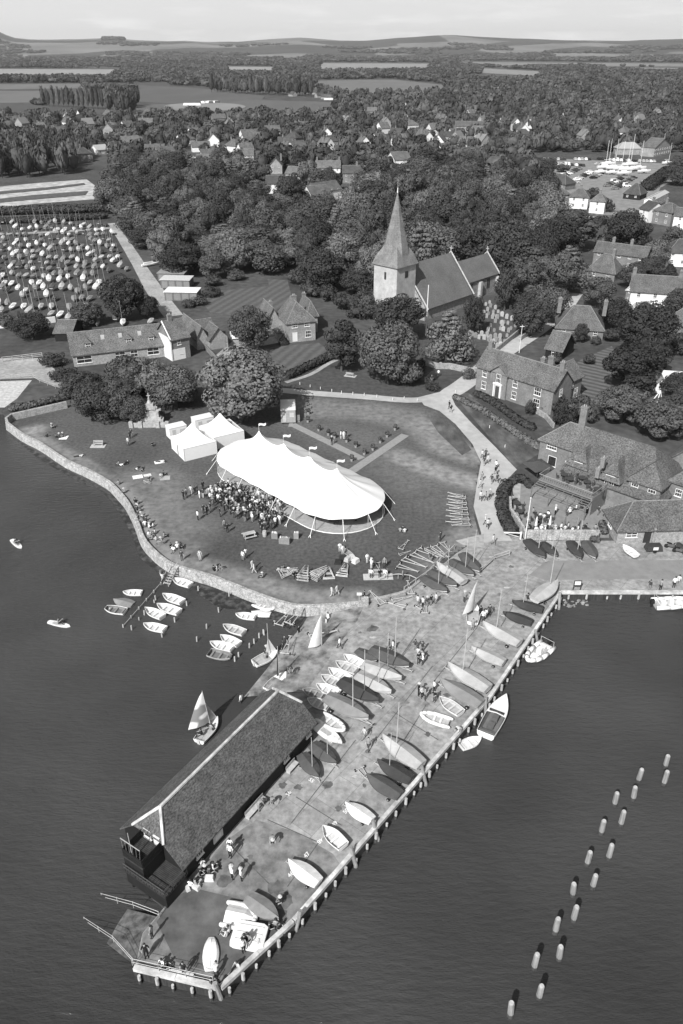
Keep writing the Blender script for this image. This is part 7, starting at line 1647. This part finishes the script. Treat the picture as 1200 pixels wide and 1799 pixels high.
TL = [('big', 432, 738, 7.9, 13.5, 'huge pale chestnut tree standing above the white tents'), ('big', 310, 716, 5.0, 8.5, 'pale bushy tree between monument and the huge chestnut'), ('mid', 232, 700, 5.0, 9.0, 'leafy tree on the left of the pale bushy one behind the monument'), ('bigm', 178, 738, 4.6, 7.5, 'broad low tree at the left end of the trees behind the monument'),
 ('bigm', 213, 735, 4.2, 7.6, 'leafy tree just left of the monument'), ('bigm', 150, 705, 4.0, 6.5, 'low tree in front of the barn corner'), ('big', 262, 700, 4.4, 8.6, 'pale tree directly behind the monument'), ('bigm', 237, 744, 2.8, 5.5, 'small dark tree touching the left of the monument'),
 ('bigm', 441, 617, 5.0, 10.5, 'round leafy tree with clear trunk in the cottage yard'), ('up', 600, 652, 3.9, 11.0, 'upright grey tree right of the brick cottage'), ('big', 680, 672, 6.6, 13.5, 'large pale tree in front of the church tower'), ('bigd', 700, 598, 6.2, 11.5, 'very dark tree hiding the foot of the church tower'), ('bush', 722, 678, 2.8, 4.6, 'large bush at the right foot of the pale tree'),
 ('cedar', 784, 635, 5.6, 12.5, 'layered pale cedar below the church nave'), ('dense', 830, 585, 2.9, 9.0, 'dense black yew beside the gravestones'), ('dense', 886, 545, 3.3, 11, 'tall black yew at the chancel end'), ('up', 650, 560, 3.0, 6, 'small dark tree left of the church tower'), ('bigd', 222, 562, 5.6, 12, 'tall dark tree at the corner of the dinghy park'), ('bigd', 262, 560, 3.0, 6, 'dark tree beside the track behind the barn'),
 ('bigm', 158, 572, 3.9, 6.2, 'rounded tree at the lower edge of the dinghy park'), ('bigd', 58, 594, 4.6, 6.2, 'wide dark tree in front of the white wall'), ('bush', 10, 575, 3, 3, 'dark bush at the left edge by the white wall'), ('bigd', 1097, 452, 7.6, 15, 'very large dark tree right of the village villas'), ('bigd', 1130, 628, 6.4, 12.5, 'dark spreading tree in the right gardens'), ('midd', 1100, 690, 6, 9.5, 'dark tree mass behind the bare branched tree'),
 ('midd', 1140, 660, 4, 9, 'dark tree near the right garden wall'), ('mid', 1090, 742, 5.0, 7.5, 'leafy tree above the pub roof'), ('mid', 1160, 770, 5, 7.5, 'leafy tree behind the right pub gable'), ('bigd', 1075, 577, 4.4, 8.0, 'round black tree beside the low brick house'), ('bigm', 930, 590, 5.0, 9.5, 'leafy tree on the lane behind the churchyard'), ('bigm', 965, 565, 5.0, 9, 'leafy tree left of the low brick house'), ('bigd', 926, 560, 3.6, 7.5, 'dark tree at the back of the churchyard'),
 ('conifer', 1170, 510, 3.6, 7.5, 'dark cone shaped tree right of the long white house'), ('mid', 1050, 540, 4.4, 8, 'dark tree behind the low brick house'), ('midl', 1150, 470, 4.6, 9, 'very pale leafy tree below the white house at right'), ('bush', 985, 725, 2.4, 3.4, 'bush at the right corner of the georgian house'), ('bush', 1018, 742, 3.2, 5.0, 'rounded bush between georgian house and pub'), ('bush', 960, 722, 1.4, 2.2, 'small bush by the end wall of the georgian house'),
 ('bush', 992, 748, 2.4, 4.0, 'leafy bush above the pub chimney'), ('bush', 602, 545, 2.6, 4.5, 'domed bush behind the brick cottage'), ('bush', 930, 728, 1.2, 2.6, 'dark climbing bush at the front of the georgian house'), ('conifer', 498, 605, 1.2, 2.4, 'small cone bush at the left corner of the brick cottage'), ('bush', 95, 640, 3.2, 2.6, 'dark hedge bush at the bend of the pale driveway'), ('bush', 115, 665, 3.4, 2.4, 'round bush in front of the barn gable'),
 ('bush', 335, 700, 2.0, 2.6, 'low bush between the two pale trees'), ('bush', 760, 685, 1.6, 2.0, 'flowering bush by the churchyard gate'), ('bush', 822, 665, 1.6, 2.2, 'clipped bush left of the georgian house'), ('bush', 812, 632, 2.4, 3.0, 'dark clipped bush under the gravestones'), ('bush', 760, 665, 1.2, 1.5, 'small planting at the churchyard gate'), ('bush', 410, 615, 1.0, 1.4, 'small bush beside the garage doors'),
 ('bush', 975, 640, 1.8, 2.6, 'bush at the corner of the striped lawn'), ('bush', 1010, 600, 1.6, 2.4, 'small clipped bush before the low brick house'), ('mid', 1020, 602, 1.8, 5, 'slender young tree before the low brick house'), ('bush', 1045, 605, 1.4, 2, 'clipped bush right of the young tree'), ('mid', 1190, 560, 4.5, 8, 'leafy tree at the right edge behind the gardens'), ('mid', 1130, 553, 3.0, 3.4, 'tree below the windows of the long white house'),
 ('bush', 370, 520, 3.0, 2.6, 'hedge bush right of the boat stores'), ('bush', 350, 535, 2.6, 2.2, 'hedge bush in front of the boat stores'), ('bush', 330, 540, 2.2, 2.0, 'low bush by the nearest boat store'), ('midd', 1190, 700, 3.8, 5.5, 'dark bush by the little summerhouse'), ('mid', 1195, 740, 4, 6.5, 'leafy tree at the right edge above the pub')]
TL += [('bush', x, y, r, h_, lb) for x, y, r, h_, lb in [(545, 522, 3.5, 4.5, 'rounded shrub behind the brick cottage roof'), (575, 528, 3.2, 4.0, 'shrub between the brick cottage and the wood'), (628, 560, 3, 4.5, 'dark shrub left of the church path'), (640, 535, 3.4, 5, 'dark shrub under the wood left of the tower'), (415, 492, 3, 3, 'shrub at the top edge of the cottage lawn'),
 (375, 502, 3, 3, 'shrub right of the boat stores under the wood'), (520, 500, 3, 4, 'leafy shrub at the upper garden corner'), (590, 505, 3.6, 6, 'broad shrub at the foot of the wood'), (1035, 640, 1.6, 2.2, 'small round shrub on the striped lawn edge'), (1075, 600, 2.4, 3, 'shrub right of the low brick house'), (1200, 620, 4, 4, 'shrub at the right edge by the gardens'), (700, 640, 3, 4, 'low shrub behind the pale tree by the church'), (1130, 480, 3.5, 4.5, 'shrub in front of the long tiled house')]]
TL += [('bigd', 757, 324, 11, 17, 'huge very dark tree above and right of the spire top'), ('bigd', 818, 322, 9, 14, 'dark broad tree right of the huge very dark one'), ('bigd', 900, 470, 9, 13, 'broad dark tree behind the churchyard yews'), ('bigm', 952, 308, 8, 9, 'leafy tree left of the car park'), ('midd', 925, 306, 7, 9, 'dark tree left of the car park behind the solar roof'), ('bush', 990, 302, 5, 4, 'bush at the left of the car park rows'), ('bush', 1042, 350, 4, 5, 'dark bush between the villas and the pavilion'), ('bush', 1064, 372, 4, 5, 'bush right of the narrow white villa'), ('midd', 1188, 325, 8, 9, 'dark tree beyond the hedge at the right edge'), ('mid', 1195, 300, 8, 8, 'leafy tree right of the boatyard')]
KEYT = []
for k_, x, y, r, h_, lb in TL:
    o = tree(k_, x, y, r, h_, label=lb); KEYT.append((o.location.x, o.location.y, r * .8))
# pale bare tree
p = G(1106, 738); t = thing('bare_tree', p, 0, 'pale bare branched tree in front of dark garden trees', 'tree'); m = MB(); rgb = random.Random(5)
def branch(a, d, L, r, k):
    b = a + d * L; m.tube(a, b, r, r * .7, 5)
    if k:
        for j in range(4 if k > 1 else 5): branch(a.lerp(b, rgb.uniform(.5, 1)), (d + Vector((rgb.uniform(-.8, .8), rgb.uniform(-.8, .8), rgb.uniform(-.1, .6)))).normalized(), L * .68, r * .6, k - 1)
branch(Vector((0, 0, 0)), Vector((0, 0, 1)), 2.4, .2, 4); m.obj('trunk', mat('pale dead wood', .42, .15, 2, .9), t)
# hedges
def hedge(pxs, w_, h_, label, mt=None):
    pts = smoothpts([tuple(G(*p)[:2]) for p in pxs], 3); m = MB(); rg = random.Random(len(label))
    L = sum(dist(a, b) for a, b in zip(pts, pts[1:])); n_ = max(4, int(L / (w_ * .5)))
    for i in range(n_):
        f = (i + .5) / n_ * (len(pts) - 1); k = int(f); q = f - k; x = pts[k][0] * (1 - q) + pts[k + 1][0] * q; y = pts[k][1] * (1 - q) + pts[k + 1][1] * q
        leafcards(m, (x + rg.uniform(-.1, .1), y, h_ * .5), w_ * .62, int(46 * max(1, w_)), .15 + .03 * w_, rg, h_ / w_ * .8, .6); m.sphere((x, y, h_ * .42), (w_ * .45, w_ * .45, h_ * .45), 6, 4)
    o = m.obj('hedge', mt or M_leafd); solo(o, label, 'hedge')
hedge([(505, 665), (560, 640), (590, 622)], 1.8, 1.7, 'dark hedge along the bottom of the sloping cottage lawn'); hedge([(838, 695), (870, 712), (905, 738), (935, 755)], 1.6, 1.1, 'flower border hedge along the front of the georgian house', M_leaf)
hedge([(888, 855), (880, 885), (885, 915), (898, 938)], 1.7, 1.5, 'curved dark hedge between the lane and the pub terrace'); hedge([(896, 852), (915, 845), (930, 858)], 1.2, 1.3, 'short hedge at the pub corner above the curved hedge'); hedge([(962, 388), (1010, 402), (1060, 392)], 4.5, 3.0, 'broad dark hedge below the far garden lawn')
hedge([(1135, 335), (1155, 320), (1170, 308)], 6, 5.0, 'thick dark hedge right of the car park'); hedge([(-10, 378), (60, 376), (130, 374), (190, 372)], 5, 3.6, 'rough hedge behind the dinghy park', M_leaf); hedge([(-10, 394), (60, 391), (120, 388), (185, 384)], 3.5, 2.6, 'lower scrub hedge along the top of the dinghy park', M_leafd)
hedge([(20, 722), (60, 716), (120, 700)], 1.6, 1.4, 'low reedy hedge beside the rubble wall', M_leaf); hedge([(800, 700), (850, 725), (905, 762), (945, 788)], 1.4, .9, 'line of pale shrubs on the bank of the ditch', M_leafl)
hedge([(985, 545), (940, 578)], 1.2, 1.5, 'dark hedge along the lane opposite the churchyard'); hedge([(115, 700), (200, 690), (330, 690)], 2.5, 2.2, 'undergrowth below the trees behind the monument'); hedge([(740, 640), (735, 665), (700, 675)], 1.4, 1.5, 'dark shrubs left of the churchyard gate')
hedge([(930, 943), (965, 943), (1040, 943)], .8, .8, 'row of planted tubs along the inside of the terrace wall', M_leaf); hedge([(1056, 925), (1062, 940)], 1.0, 1.2, 'small clump of shrubs at the corner of the outbuilding', M_leaf); hedge([(1040, 952), (1050, 952)], .8, .9, 'small shrub outside the terrace wall beside the dark boats', M_leaf)
sheet('ditch', [(835, 703), (850, 702), (955, 768), (972, 760), (960, 785), (940, 780)], .016, M_weed)

FIELDS = [[tuple(G(*p)[:2]) for p in pl] for pl in [[(-80, 119), (215, 120), (205, 136), (-80, 138)], [(-80, 147), (150, 145), (150, 157), (-80, 183)], [(-80, 183), (190, 183), (300, 181), (200, 206), (150, 208), (-80, 225)], [(245, 147), (350, 152), (465, 166), (592, 178), (588, 208), (300, 212), (190, 202)], [(395, 115), (482, 116), (480, 130), (400, 129)],
 [(555, 140), (690, 138), (785, 148), (782, 170), (600, 172), (552, 158)], [(560, 109), (762, 110), (750, 127), (560, 128)], [(845, 118), (955, 124), (950, 136), (845, 130)], [(820, 107), (1210, 110), (1210, 118), (820, 116)], [(1060, 117), (1210, 119), (1210, 126), (1060, 124)]]]
def chw(x, y): return (CT.x + x * cos(CA) - y * sin(CA), CT.y + x * sin(CA) + y * cos(CA))
CLEAR = [[chw(-7, -16), chw(46, -12), chw(46, 9), chw(24, 12), chw(-7, 12)]] + [[tuple(G(*p)[:2]) for p in pl] for pl in [[(930, 268), (1200, 270), (1215, 345), (1110, 385), (1000, 352), (930, 312)], [(-80, 318), (150, 308), (190, 335), (175, 365), (-80, 380)], [(-80, 372), (195, 370), (240, 420), (310, 560), (-80, 600)], [(955, 375), (1090, 368), (1082, 432), (958, 440)], [(318, 272), (355, 272), (352, 296), (318, 292)], [(640, 560), (900, 500), (910, 560), (640, 620)], [(640, 540), (700, 540), (700, 620), (640, 620)], [(345, 500), (520, 485), (520, 560), (345, 560)]]]
spots = []; cell = {}
def free(x, y, sp):
    i, j = int(x // 16), int(y // 16)
    for a in (i - 1, i, i + 1):
        for b in (j - 1, j, j + 1):
            for (u, v, s_) in cell.get((a, b), ()):
                if (u - x) ** 2 + (v - y) ** 2 < ((sp + s_) * .5) ** 2: return False
    return True
def put(x, y, sp): cell.setdefault((int(x // 16), int(y // 16)), []).append((x, y, sp))
for x, y, r in KEYT: put(x, y, r * 1.6)
for x, y, r in HSPOTS: put(x + 3, y + 3, 15)
def corridor(x, y):       # keep the view to the named houses open
    for hx, hy in HB:
        if 0 < hy - y < 17 and abs(x * hy / max(1, y) - hx) < 8: return True
    for hx, hy, _ in HSPOTS[:len(BH)]:
        k = hy / max(1, y)
        if y < hy and hy - y < (52 if 330 < hy < 520 else 28) and abs(x * k - hx - 4) < 7: return True
    return False
HB = []
def scatter(poly, sp, n_, rr, hh2, kinds, where):
    pw = [tuple(G(*p)[:2]) for p in poly]; xs = [p[0] for p in pw]; ys = [p[1] for p in pw]
    for _ in range(n_):
        x, y = rnd.uniform(min(xs), max(xs)), rnd.uniform(min(ys), max(ys))
        if not inpoly(x, y, pw) or any(inpoly(x, y, c) for c in CLEAR) or corridor(x, y): continue
        if not free(x, y, sp): continue
        put(x, y, sp); spots.append((rnd.uniform(*rr), x, y, rnd.uniform(*hh2), rnd.choice(kinds), where))
WOODK = ['mid', 'mid', 'midd', 'midl', 'up', 'bigm', 'bigd', 'big', 'up', 'mid', 'cedar']
scatter([(232, 405), (195, 372), (190, 345), (225, 318), (330, 300), (430, 315), (640, 350), (655, 430), (655, 530), (570, 545), (530, 500), (440, 478), (430, 488), (330, 498), (285, 472), (258, 440)], 7.6, 6000, (3.8, 7.6), (7, 15), WOODK, 'in the wood left of the church')
scatter([(640, 345), (760, 318), (900, 345), (960, 370), (1005, 420), (1020, 470), (975, 540), (900, 560), (890, 500), (860, 470), (760, 500), (660, 520), (655, 430)], 8.6, 5000, (4.4, 9.0), (9, 18), WOODK, 'in the wood behind the church')
scatter([(1000, 400), (1210, 405), (1215, 470), (1160, 520), (1060, 530), (1000, 480)], 9, 1500, (3.5, 5.0), (5, 8), WOODK, 'among the houses at the right')
scatter([(-30, 262), (150, 258), (152, 306), (60, 318), (-30, 326)], 6, 1200, (3.0, 4.2), (11, 16), ['up', 'mid', 'midd', 'up'], 'in the tall row at the left edge')
scatter([(190, 330), (330, 300), (640, 345), (900, 345), (960, 330), (930, 282), (600, 282), (200, 290)], 8.8, 6000, (3.2, 7.2), (5.5, 12), WOODK + ['conifer', 'dense'], 'in the middle of the village')
for k in range(14): x = 78 + k * 8.6; spots.append((3.0, *G(x, 187 + k * .5)[:2], rnd.uniform(20, 25), 'poplar', 'in the long row by the fields'))
for k in range(22): spots.append((rnd.uniform(5, 7.5), *G(rnd.uniform(192, 248), rnd.uniform(186, 204))[:2], rnd.uniform(18, 26), rnd.choice(['midd', 'up', 'midd']), 'in the dark clump by the fields'))
for k in range(34): spots.append((rnd.uniform(4, 6), *G(372 + k * 5.3, 162 + k * .25 + rnd.uniform(-3, 1))[:2], rnd.uniform(16, 28), rnd.choice(['up', 'up', 'midd', 'poplar']), 'in the tree belt behind the cricket field'))
for k in range(10): spots.append((rnd.uniform(3, 5), *G(60 + k * 2.2, 185 + rnd.uniform(-1, 1))[:2], rnd.uniform(5, 8), 'mid', 'at the foot of the long row by the fields'))
# village houses placed at random between the trees
def hp(wm, rm, L, d, hw, hr, ty):
    t = bpy.data.objects.new('village_house', None); m = MB(); ax = 'y' if ty == 'g' else 'x'; ins = (d * .4,) * 2 if ty == 'h' else (0, 0)
    if ty == 'h': m.bx(0, L, 0, d, 0, hw)
    else: wallblock(m, 0, L, 0, d, hw, hr * .96, ax)
    m.obj('wall', wm, t); m = MB(); roofblock(m, 0, L, 0, d, hw, hr, ax, ins); m.obj('roof', rm, t); chimney(t, L * .3, d * .5, hw + hr * .4, hw + hr + 1.4)
    for i in range(3): window(t, L * (i + .5) / 3, 0, .9, 0, 1.2, 1.2, 0, False)
    return shelve(t)
HPR = [('white walled', 'gabled', hp(M_white, M_tile, 8, 9, 4.5, 4.0, 'g')), ('brick', 'long roofed', hp(M_brick, M_tile, 12, 8, 4.5, 3.4, 'x')), ('pale', 'long roofed', hp(M_brickl, M_tiled, 11, 8, 3.2, 3.2, 'x')), ('brick', 'hipped', hp(M_brick, M_tiled, 10, 8, 4.6, 3.2, 'h')), ('white walled', 'long roofed', hp(M_white, M_tile, 12, 7, 3.4, 3.0, 'x')), ('pale', 'gabled', hp(M_brickl, mat('pale old tiles', .17, .2, 3, .9), 8, 9, 4.5, 4.2, 'g')), ('cream', 'hipped', hp(GR(.55), M_tile, 10, 9, 4.4, 3.4, 'h'))]
VZ = [([(-20, 206), (1220, 206), (1220, 262), (930, 268), (640, 262), (500, 275), (300, 262), (180, 272), (-20, 255)], 95), ([(200, 270), (640, 262), (640, 300), (330, 300), (230, 300)], 10), ([(560, 146), (700, 172), (900, 150), (1200, 140), (1200, 200), (600, 205)], 40), ([(540, 126), (760, 128), (760, 138), (560, 138)], 26), ([(1000, 150), (1200, 145), (1200, 185), (1000, 185)], 12), ([(490, 160), (560, 166), (600, 176), (590, 180), (500, 172)], 8)]
for poly, n_ in VZ:
    pw = [tuple(G(*p)[:2]) for p in poly]; xs = [p[0] for p in pw]; ys = [p[1] for p in pw]; c_n = 0
    for _ in range(n_ * 30):
        if c_n >= n_: break
        x, y = rnd.uniform(min(xs), max(xs)), rnd.uniform(min(ys), max(ys))
        if not inpoly(x, y, pw) or not free(x, y, 18) or any(inpoly(x, y, c) for c in CLEAR) or any(inpoly(x, y, c) for c in FIELDS): continue
        put(x, y, 18); c_n += 1; a_, b_, pr = HPR[rnd.choice([0, 0, 1, 2, 3, 4, 4, 5, 6, 1, 2])]; o = bpy.data.objects.new('village_house', None); COL.objects.link(o); o.location = (x, y, 0); o.rotation_euler = (0, 0, rnd.choice([0, .4, -.5, .8, -.9, .15]) + rnd.uniform(-.15, .15)); setp(o, '%s %s house among the village trees' % (a_, b_), 'house', 'village houses among the trees'); REG.append(o)
        for ch in pr.children: 
            if y > 900 and ch.name.split('.')[0] in ('window', 'chimney'): continue
            c = ch.copy(); COL.objects.link(c); c.parent = o
        HSPOTS.append((x, y, 0)); HB.append((x, y))
for k in range(5): p = G(1130 + k * 18, 149 - k * .3); o = MB().box(0, 0, 2, 60, 8, 4, 0, 0, .9).obj('greenhouse', GR(.7), loc=p); solo(o, 'long white greenhouse roof on the plain at the right', 'greenhouse', 'greenhouses on the plain')
for k in range(2): p = G(570 + k * 40, 108); 
o = MB().box(0, 0, 1.5, 22, 6, 3, 0, 0, .9).obj('cricket_pavilion', M_white, loc=G(338, 186)); solo(o, 'small white pavilion at the cricket field', 'pavilion')
for k in range(13): p = G(350 + k * 2.7 + rnd.uniform(-1, 1), 181.5 + rnd.uniform(-1, 1)); o = MB().box(0, 0, 1.3, 6, 4, 2.6, 0, 0, .85).obj('parked_vehicle', GR([.05, .1, .7, .3][k % 4]), loc=(p.x, p.y, .3)); solo(o, ['dark', 'dark grey', 'white', 'grey'][k % 4] + ' vehicle parked along the cricket field', 'vehicle', 'vehicles parked along the cricket field')
scatter([(-30, 207), (1230, 207), (1230, 268), (930, 268), (900, 300), (230, 300), (150, 262), (-30, 262)], 9.5, 9000, (2.8, 7.4), (4.5, 12), ['mid', 'midd', 'mid', 'midl', 'conifer', 'up', 'dense'], 'between the village houses')
scatter([(930, 205), (1230, 200), (1230, 268), (930, 268)], 8, 3000, (5, 7.0), (9, 14), ['mid', 'midd', 'up', 'mid'], 'in the woods above the car park')
spots.sort(key=lambda s: -(s[0] * s[3]) / (s[2] ** 2 + s[1] ** 2))
NI = 295
for r, x, y, h_, k_, wh in spots[:NI]: tree(k_, 0, 0, r, h_, wh, loc=(x, y, 0))
rest = spots[NI:]
# low detail crowns joined into one stuff mesh per stretch of woodland
def lowtree(seed, n_, s, upright=False):
    rg = random.Random(seed); m = MB()
    for k in range(max(3, n_ // 16)):
        v = Vector((rg.gauss(0, 1), rg.gauss(0, 1), rg.gauss(0, 1))).normalized(); v.z = abs(v.z) * .9 - .25; leafcards(m, (v.x * .62, v.y * .62, .56 + v.z * .34), .38, 16, s, rg, .75, .7)
    m.sphere((0, 0, .5), (.72, .72, .38), 8, 5); m.tube((0, 0, -.05), (0, 0, .4), .06, .05, 4)
    f = [list(q) if len(q) == 4 else None for q in m.f]; f = [q for q in f if q]
    return np.array(m.v, np.float32), np.array(f, np.int32)
LT = {0: [lowtree(100 + i, 176, .1) for i in range(4)], 1: [lowtree(120 + i, 80, .15) for i in range(4)], 2: [lowtree(140 + i, 32, .24) for i in range(3)]}
def joined(name, items, m_, label, lvl):
    V, Fq, off = [], [], 0; sh = []
    for r, x, y, h_, z0 in items:
        v, f = LT[lvl][rnd.randrange(len(LT[lvl]))]; a = rnd.random() * 6.28; c, s = cos(a), sin(a)
        q = np.empty_like(v); q[:, 0] = (v[:, 0] * c - v[:, 1] * s) * r + x; q[:, 1] = (v[:, 0] * s + v[:, 1] * c) * r + y; q[:, 2] = v[:, 2] * h_ + z0; V.append(q); Fq.append(f + off); off += len(v); sh.append((len(v), rnd.uniform(.55, 1.45)))
    V = np.concatenate(V); Fq = np.concatenate(Fq); me = bpy.data.meshes.new(name); me.vertices.add(len(V)); me.vertices.foreach_set('co', V.ravel()); me.loops.add(len(Fq) * 4); me.loops.foreach_set('vertex_index', Fq.ravel()); me.polygons.add(len(Fq)); me.polygons.foreach_set('loop_start', np.arange(0, len(Fq) * 4, 4)); me.update(calc_edges=True)
    at = me.attributes.new('tone', 'FLOAT', 'POINT'); at.data.foreach_set('value', np.concatenate([np.full(n_, t_, np.float32) for n_, t_ in sh])); me.materials.append(m_)
    o = link(name, me); setp(o, label, 'woodland', None, 'stuff'); return o
def ex_tone(n, t, out, mul): a = n.nodes.new('ShaderNodeAttribute'); a.attribute_name = 'tone'; return mul(out, a.outputs['Fac'])
M_wood_far = mat('woodland leaves', .062, .3, .3, .85, 3, spec=.1, extra=ex_tone)
joined('village_trees', [(s[0] * 1.1, s[1], s[2], s[3], 0) for s in rest], M_wood_far, 'smaller trees filling the gaps between the village houses', 0)
it1, it2, it3 = [], [], []
def fld(x, y): return any(inpoly(x, y, c) for c in FIELDS)
for _ in range(9000):
    y = 640 + rnd.random() ** .8 * 900; x = rnd.uniform(-.5, .5) * y * 1.02
    if y < 935 and not (inpoly(*P((x, y, 0)), [(-60, 130), (1300, 130), (1300, 206), (600, 206), (-60, 200)])): continue
    if fld(x, y) or not free(x, y, 10.5) or corridor(x, y): continue
    if P((x, y, 0))[0] < 560 and P((x, y, 0))[1] > 150: continue
    put(x, y, 10.5); it1.append((rnd.uniform(5, 8), x, y, rnd.uniform(8, 14), 0))
for _ in range(20000):
    y = 1500 + rnd.random() ** .85 * 2300; x = rnd.uniform(-.52, .52) * y
    if fld(x, y): continue
    q = noise.noise(Vector((x / 260, y / 330, 2)))
    if q < -.3: continue
    it2.append((rnd.uniform(7, 13), x, y, rnd.uniform(8, 14) * (1 if q > .05 else .7), 0))
for _ in range(11000):
    y = 3600 + rnd.random() * 4200; x = rnd.uniform(-.55, .55) * y; q = noise.noise(Vector((x / 700, y / 500, 9)))
    if fld(x, y) or q < (-.25 if y < 5600 else .05 if y < 6600 else .25): continue
    it3.append((rnd.uniform(18, 34), x, y, rnd.uniform(11, 17), max(0, hh(x, y)) if y > 5000 else 0))
joined('woodland', it1, M_wood_far, 'trees and copses beyond the village', 1); joined('woodland', it2, M_wood_far, 'belt of woodland across the coastal plain', 2); joined('woodland', it3, M_wood_far, 'distant woodland at the foot of the hills', 2)
cl = [(rnd.uniform(14, 20), *((lambda p: (p.x * 1, p.y))(G(304, 96))), 26, 0)]
hx = [(25, (304 + dx - 600) / F * 1.16 * 8300, 8300, 34, hh((304 + dx - 600) / F * 1.16 * 8300, 8300)) for dx in range(-14, 15, 2)]
joined('hilltop_clump', hx, M_wood_far, 'dark clump of trees on the skyline at left', 2)
for k, x_ in enumerate((221, 436, 350)):
    y0 = 1700; p = G(x_, [126, 116, 120][k]); m = MB()
    for s in ((-1, -1), (1, -1), (1, 1), (-1, 1)): m.tube((s[0] * 4, s[1] * 4, 0), (s[0] * .8, s[1] * .8, 34), .35, .25, 4)
    for z in (20, 26, 31): m.tube((-7, 0, z), (7, 0, z), .3, .3, 4)
    if k < 2: solo(m.obj('pylon', M_dmetal, loc=p), 'lattice electricity pylon on the far plain', 'pylon', 'pylons on the far plain')
hz = MB().bx(-9000, 9000, -300, 12400, -4.5, 260).obj('haze', None)
hz.data.materials.clear()
hm_ = bpy.data.materials.new('summer haze'); hm_.use_nodes = True; hn = hm_.node_tree
for n_ in [q for q in hn.nodes if q.type == 'BSDF_PRINCIPLED']: hn.nodes.remove(n_)
pv = hn.nodes.new('ShaderNodeVolumePrincipled'); pv.inputs['Color'].default_value = (.95, .95, .95, 1); pv.inputs['Density'].default_value = HAZE_D; pv.inputs['Anisotropy'].default_value = .2
hn.links.new(pv.outputs[0], hn.nodes['Material Output'].inputs['Volume']); hz.data.materials.append(hm_); setp(hz, 'thin summer haze over the plain', 'haze', None, 'stuff')
# ---------------------------------------------------------------- labels that single each thing out
LM = [('the church spire', 699, 420), ('the huge marquee', 530, 830), ('the monument', 262, 725), ('the big chestnut tree', 430, 680), ('the long barn', 210, 600), ('the brick cottage', 530, 565), ('the georgian house', 890, 670), ('the cedar', 785, 580), ('the pub', 1080, 820), ('the low outbuilding', 1150, 915), ('the long white house', 1145, 525), ('the boatyard masts', 1090, 270), ('the three villas', 1020, 350), ('the white village houses', 575, 335), ('the cricket field', 380, 190),
      ('the pale tilled field', 90, 340), ('the dark clump', 220, 170), ('the boathouse ridge', 390, 1320), ('the boathouse balcony', 255, 1510), ('the white motor launch', 870, 1265), ('the moored inflatable', 948, 1148), ('the jetty', 262, 1050), ('the quay tip', 385, 1700), ('the slipway', 590, 1100), ('the notice board', 1013, 1030), ('the terrace flagpole', 925, 910), ('the church flagpole', 750, 500), ('the black yews', 860, 530), ('the dinghy park tree', 218, 510), ('the far white gable', 686, 285), ('the bare pale tree', 1104, 680), ('the upturned barge', 437, 1645), ('the stone pier', 641, 1050), ('the lane junction', 770, 705), ('the flat boat stores', 315, 515), ('the wide bench', 664, 1005), ('the left image corner', 0, 230), ('the right image edge', 1195, 230), ('the green hedge by the pub', 885, 890), ('the small village car park', 335, 282)]
ORD = ['', 'second ', 'third ', 'fourth ', 'fifth ', 'sixth ', 'seventh ', 'eighth ', 'ninth ', 'tenth ', 'eleventh ', 'twelfth ', 'thirteenth ', 'fourteenth ', 'fifteenth ', 'sixteenth ', 'seventeenth ', 'eighteenth ', 'nineteenth ', 'twentieth ']
REG = [o for o in REG if o.name in bpy.data.objects]
bpy.context.view_layer.update()
def wl(o): return P(o.matrix_world.translation)
def place(px, py):
    n_, x, y = min(LM, key=lambda l: (l[1] - px) ** 2 + ((l[2] - py) * 1.2) ** 2); dx, dy = px - x, py - y; d = sqrt(dx * dx + dy * dy)
    rel = ('right of' if dx > 0 else 'left of') if abs(dx) > abs(dy) * 1.3 else ('below' if dy > 0 else 'above') if abs(dy) > abs(dx) * 1.3 else ('lower right of' if dx > 0 else 'lower left of') if dy > 0 else ('upper right of' if dx > 0 else 'upper left of')
    return ('%s %s' % (rel, n_)) if d > 14 else 'beside %s' % n_
by = {}
for o in REG: by.setdefault(o['label'], []).append(o)
for lb, L in by.items():
    if len(L) < 2: continue
    sub = {}
    for o in L:
        if o.type == 'MESH' and tuple(o.location) == (0, 0, 0): continue
        x, y = wl(o); sub.setdefault(place(x, y), []).append((x, y, o))
    for pl, S_ in sub.items():
        short = lb.replace(' among the village trees', '').replace(' in the crowded dinghy park', '').replace(' between the village houses', '').replace(' in the middle of the village', '')
        if len(S_) == 1: S_[0][2]['label'] = short + ', ' + pl; continue
        xs = [s[0] for s in S_]; ys = [s[1] for s in S_]; hor = max(xs) - min(xs) > (max(ys) - min(ys)) * .8
        S_.sort(key=lambda s: s[0] if hor else s[1])
        for i, (x, y, o) in enumerate(S_):
            n_ = len(S_)
            if i < n_ / 2: od = ORD[min(i, 19)] + ('leftmost' if hor else 'highest')
            else: od = ORD[min(n_ - 1 - i, 19)] + ('rightmost' if hor else 'lowest')
            o['label'] = '%s, %s, %s' % (short, od, pl)
for o in REG:
    w_ = o['label'].split()
    if len(w_) > 16: 
        q = [a for a in w_ if a not in ('the', 'a', 'with', 'and')]; o['label'] = ' '.join(q[:16])
print('THINGS', len(REG), 'OBJECTS', len(bpy.data.objects))
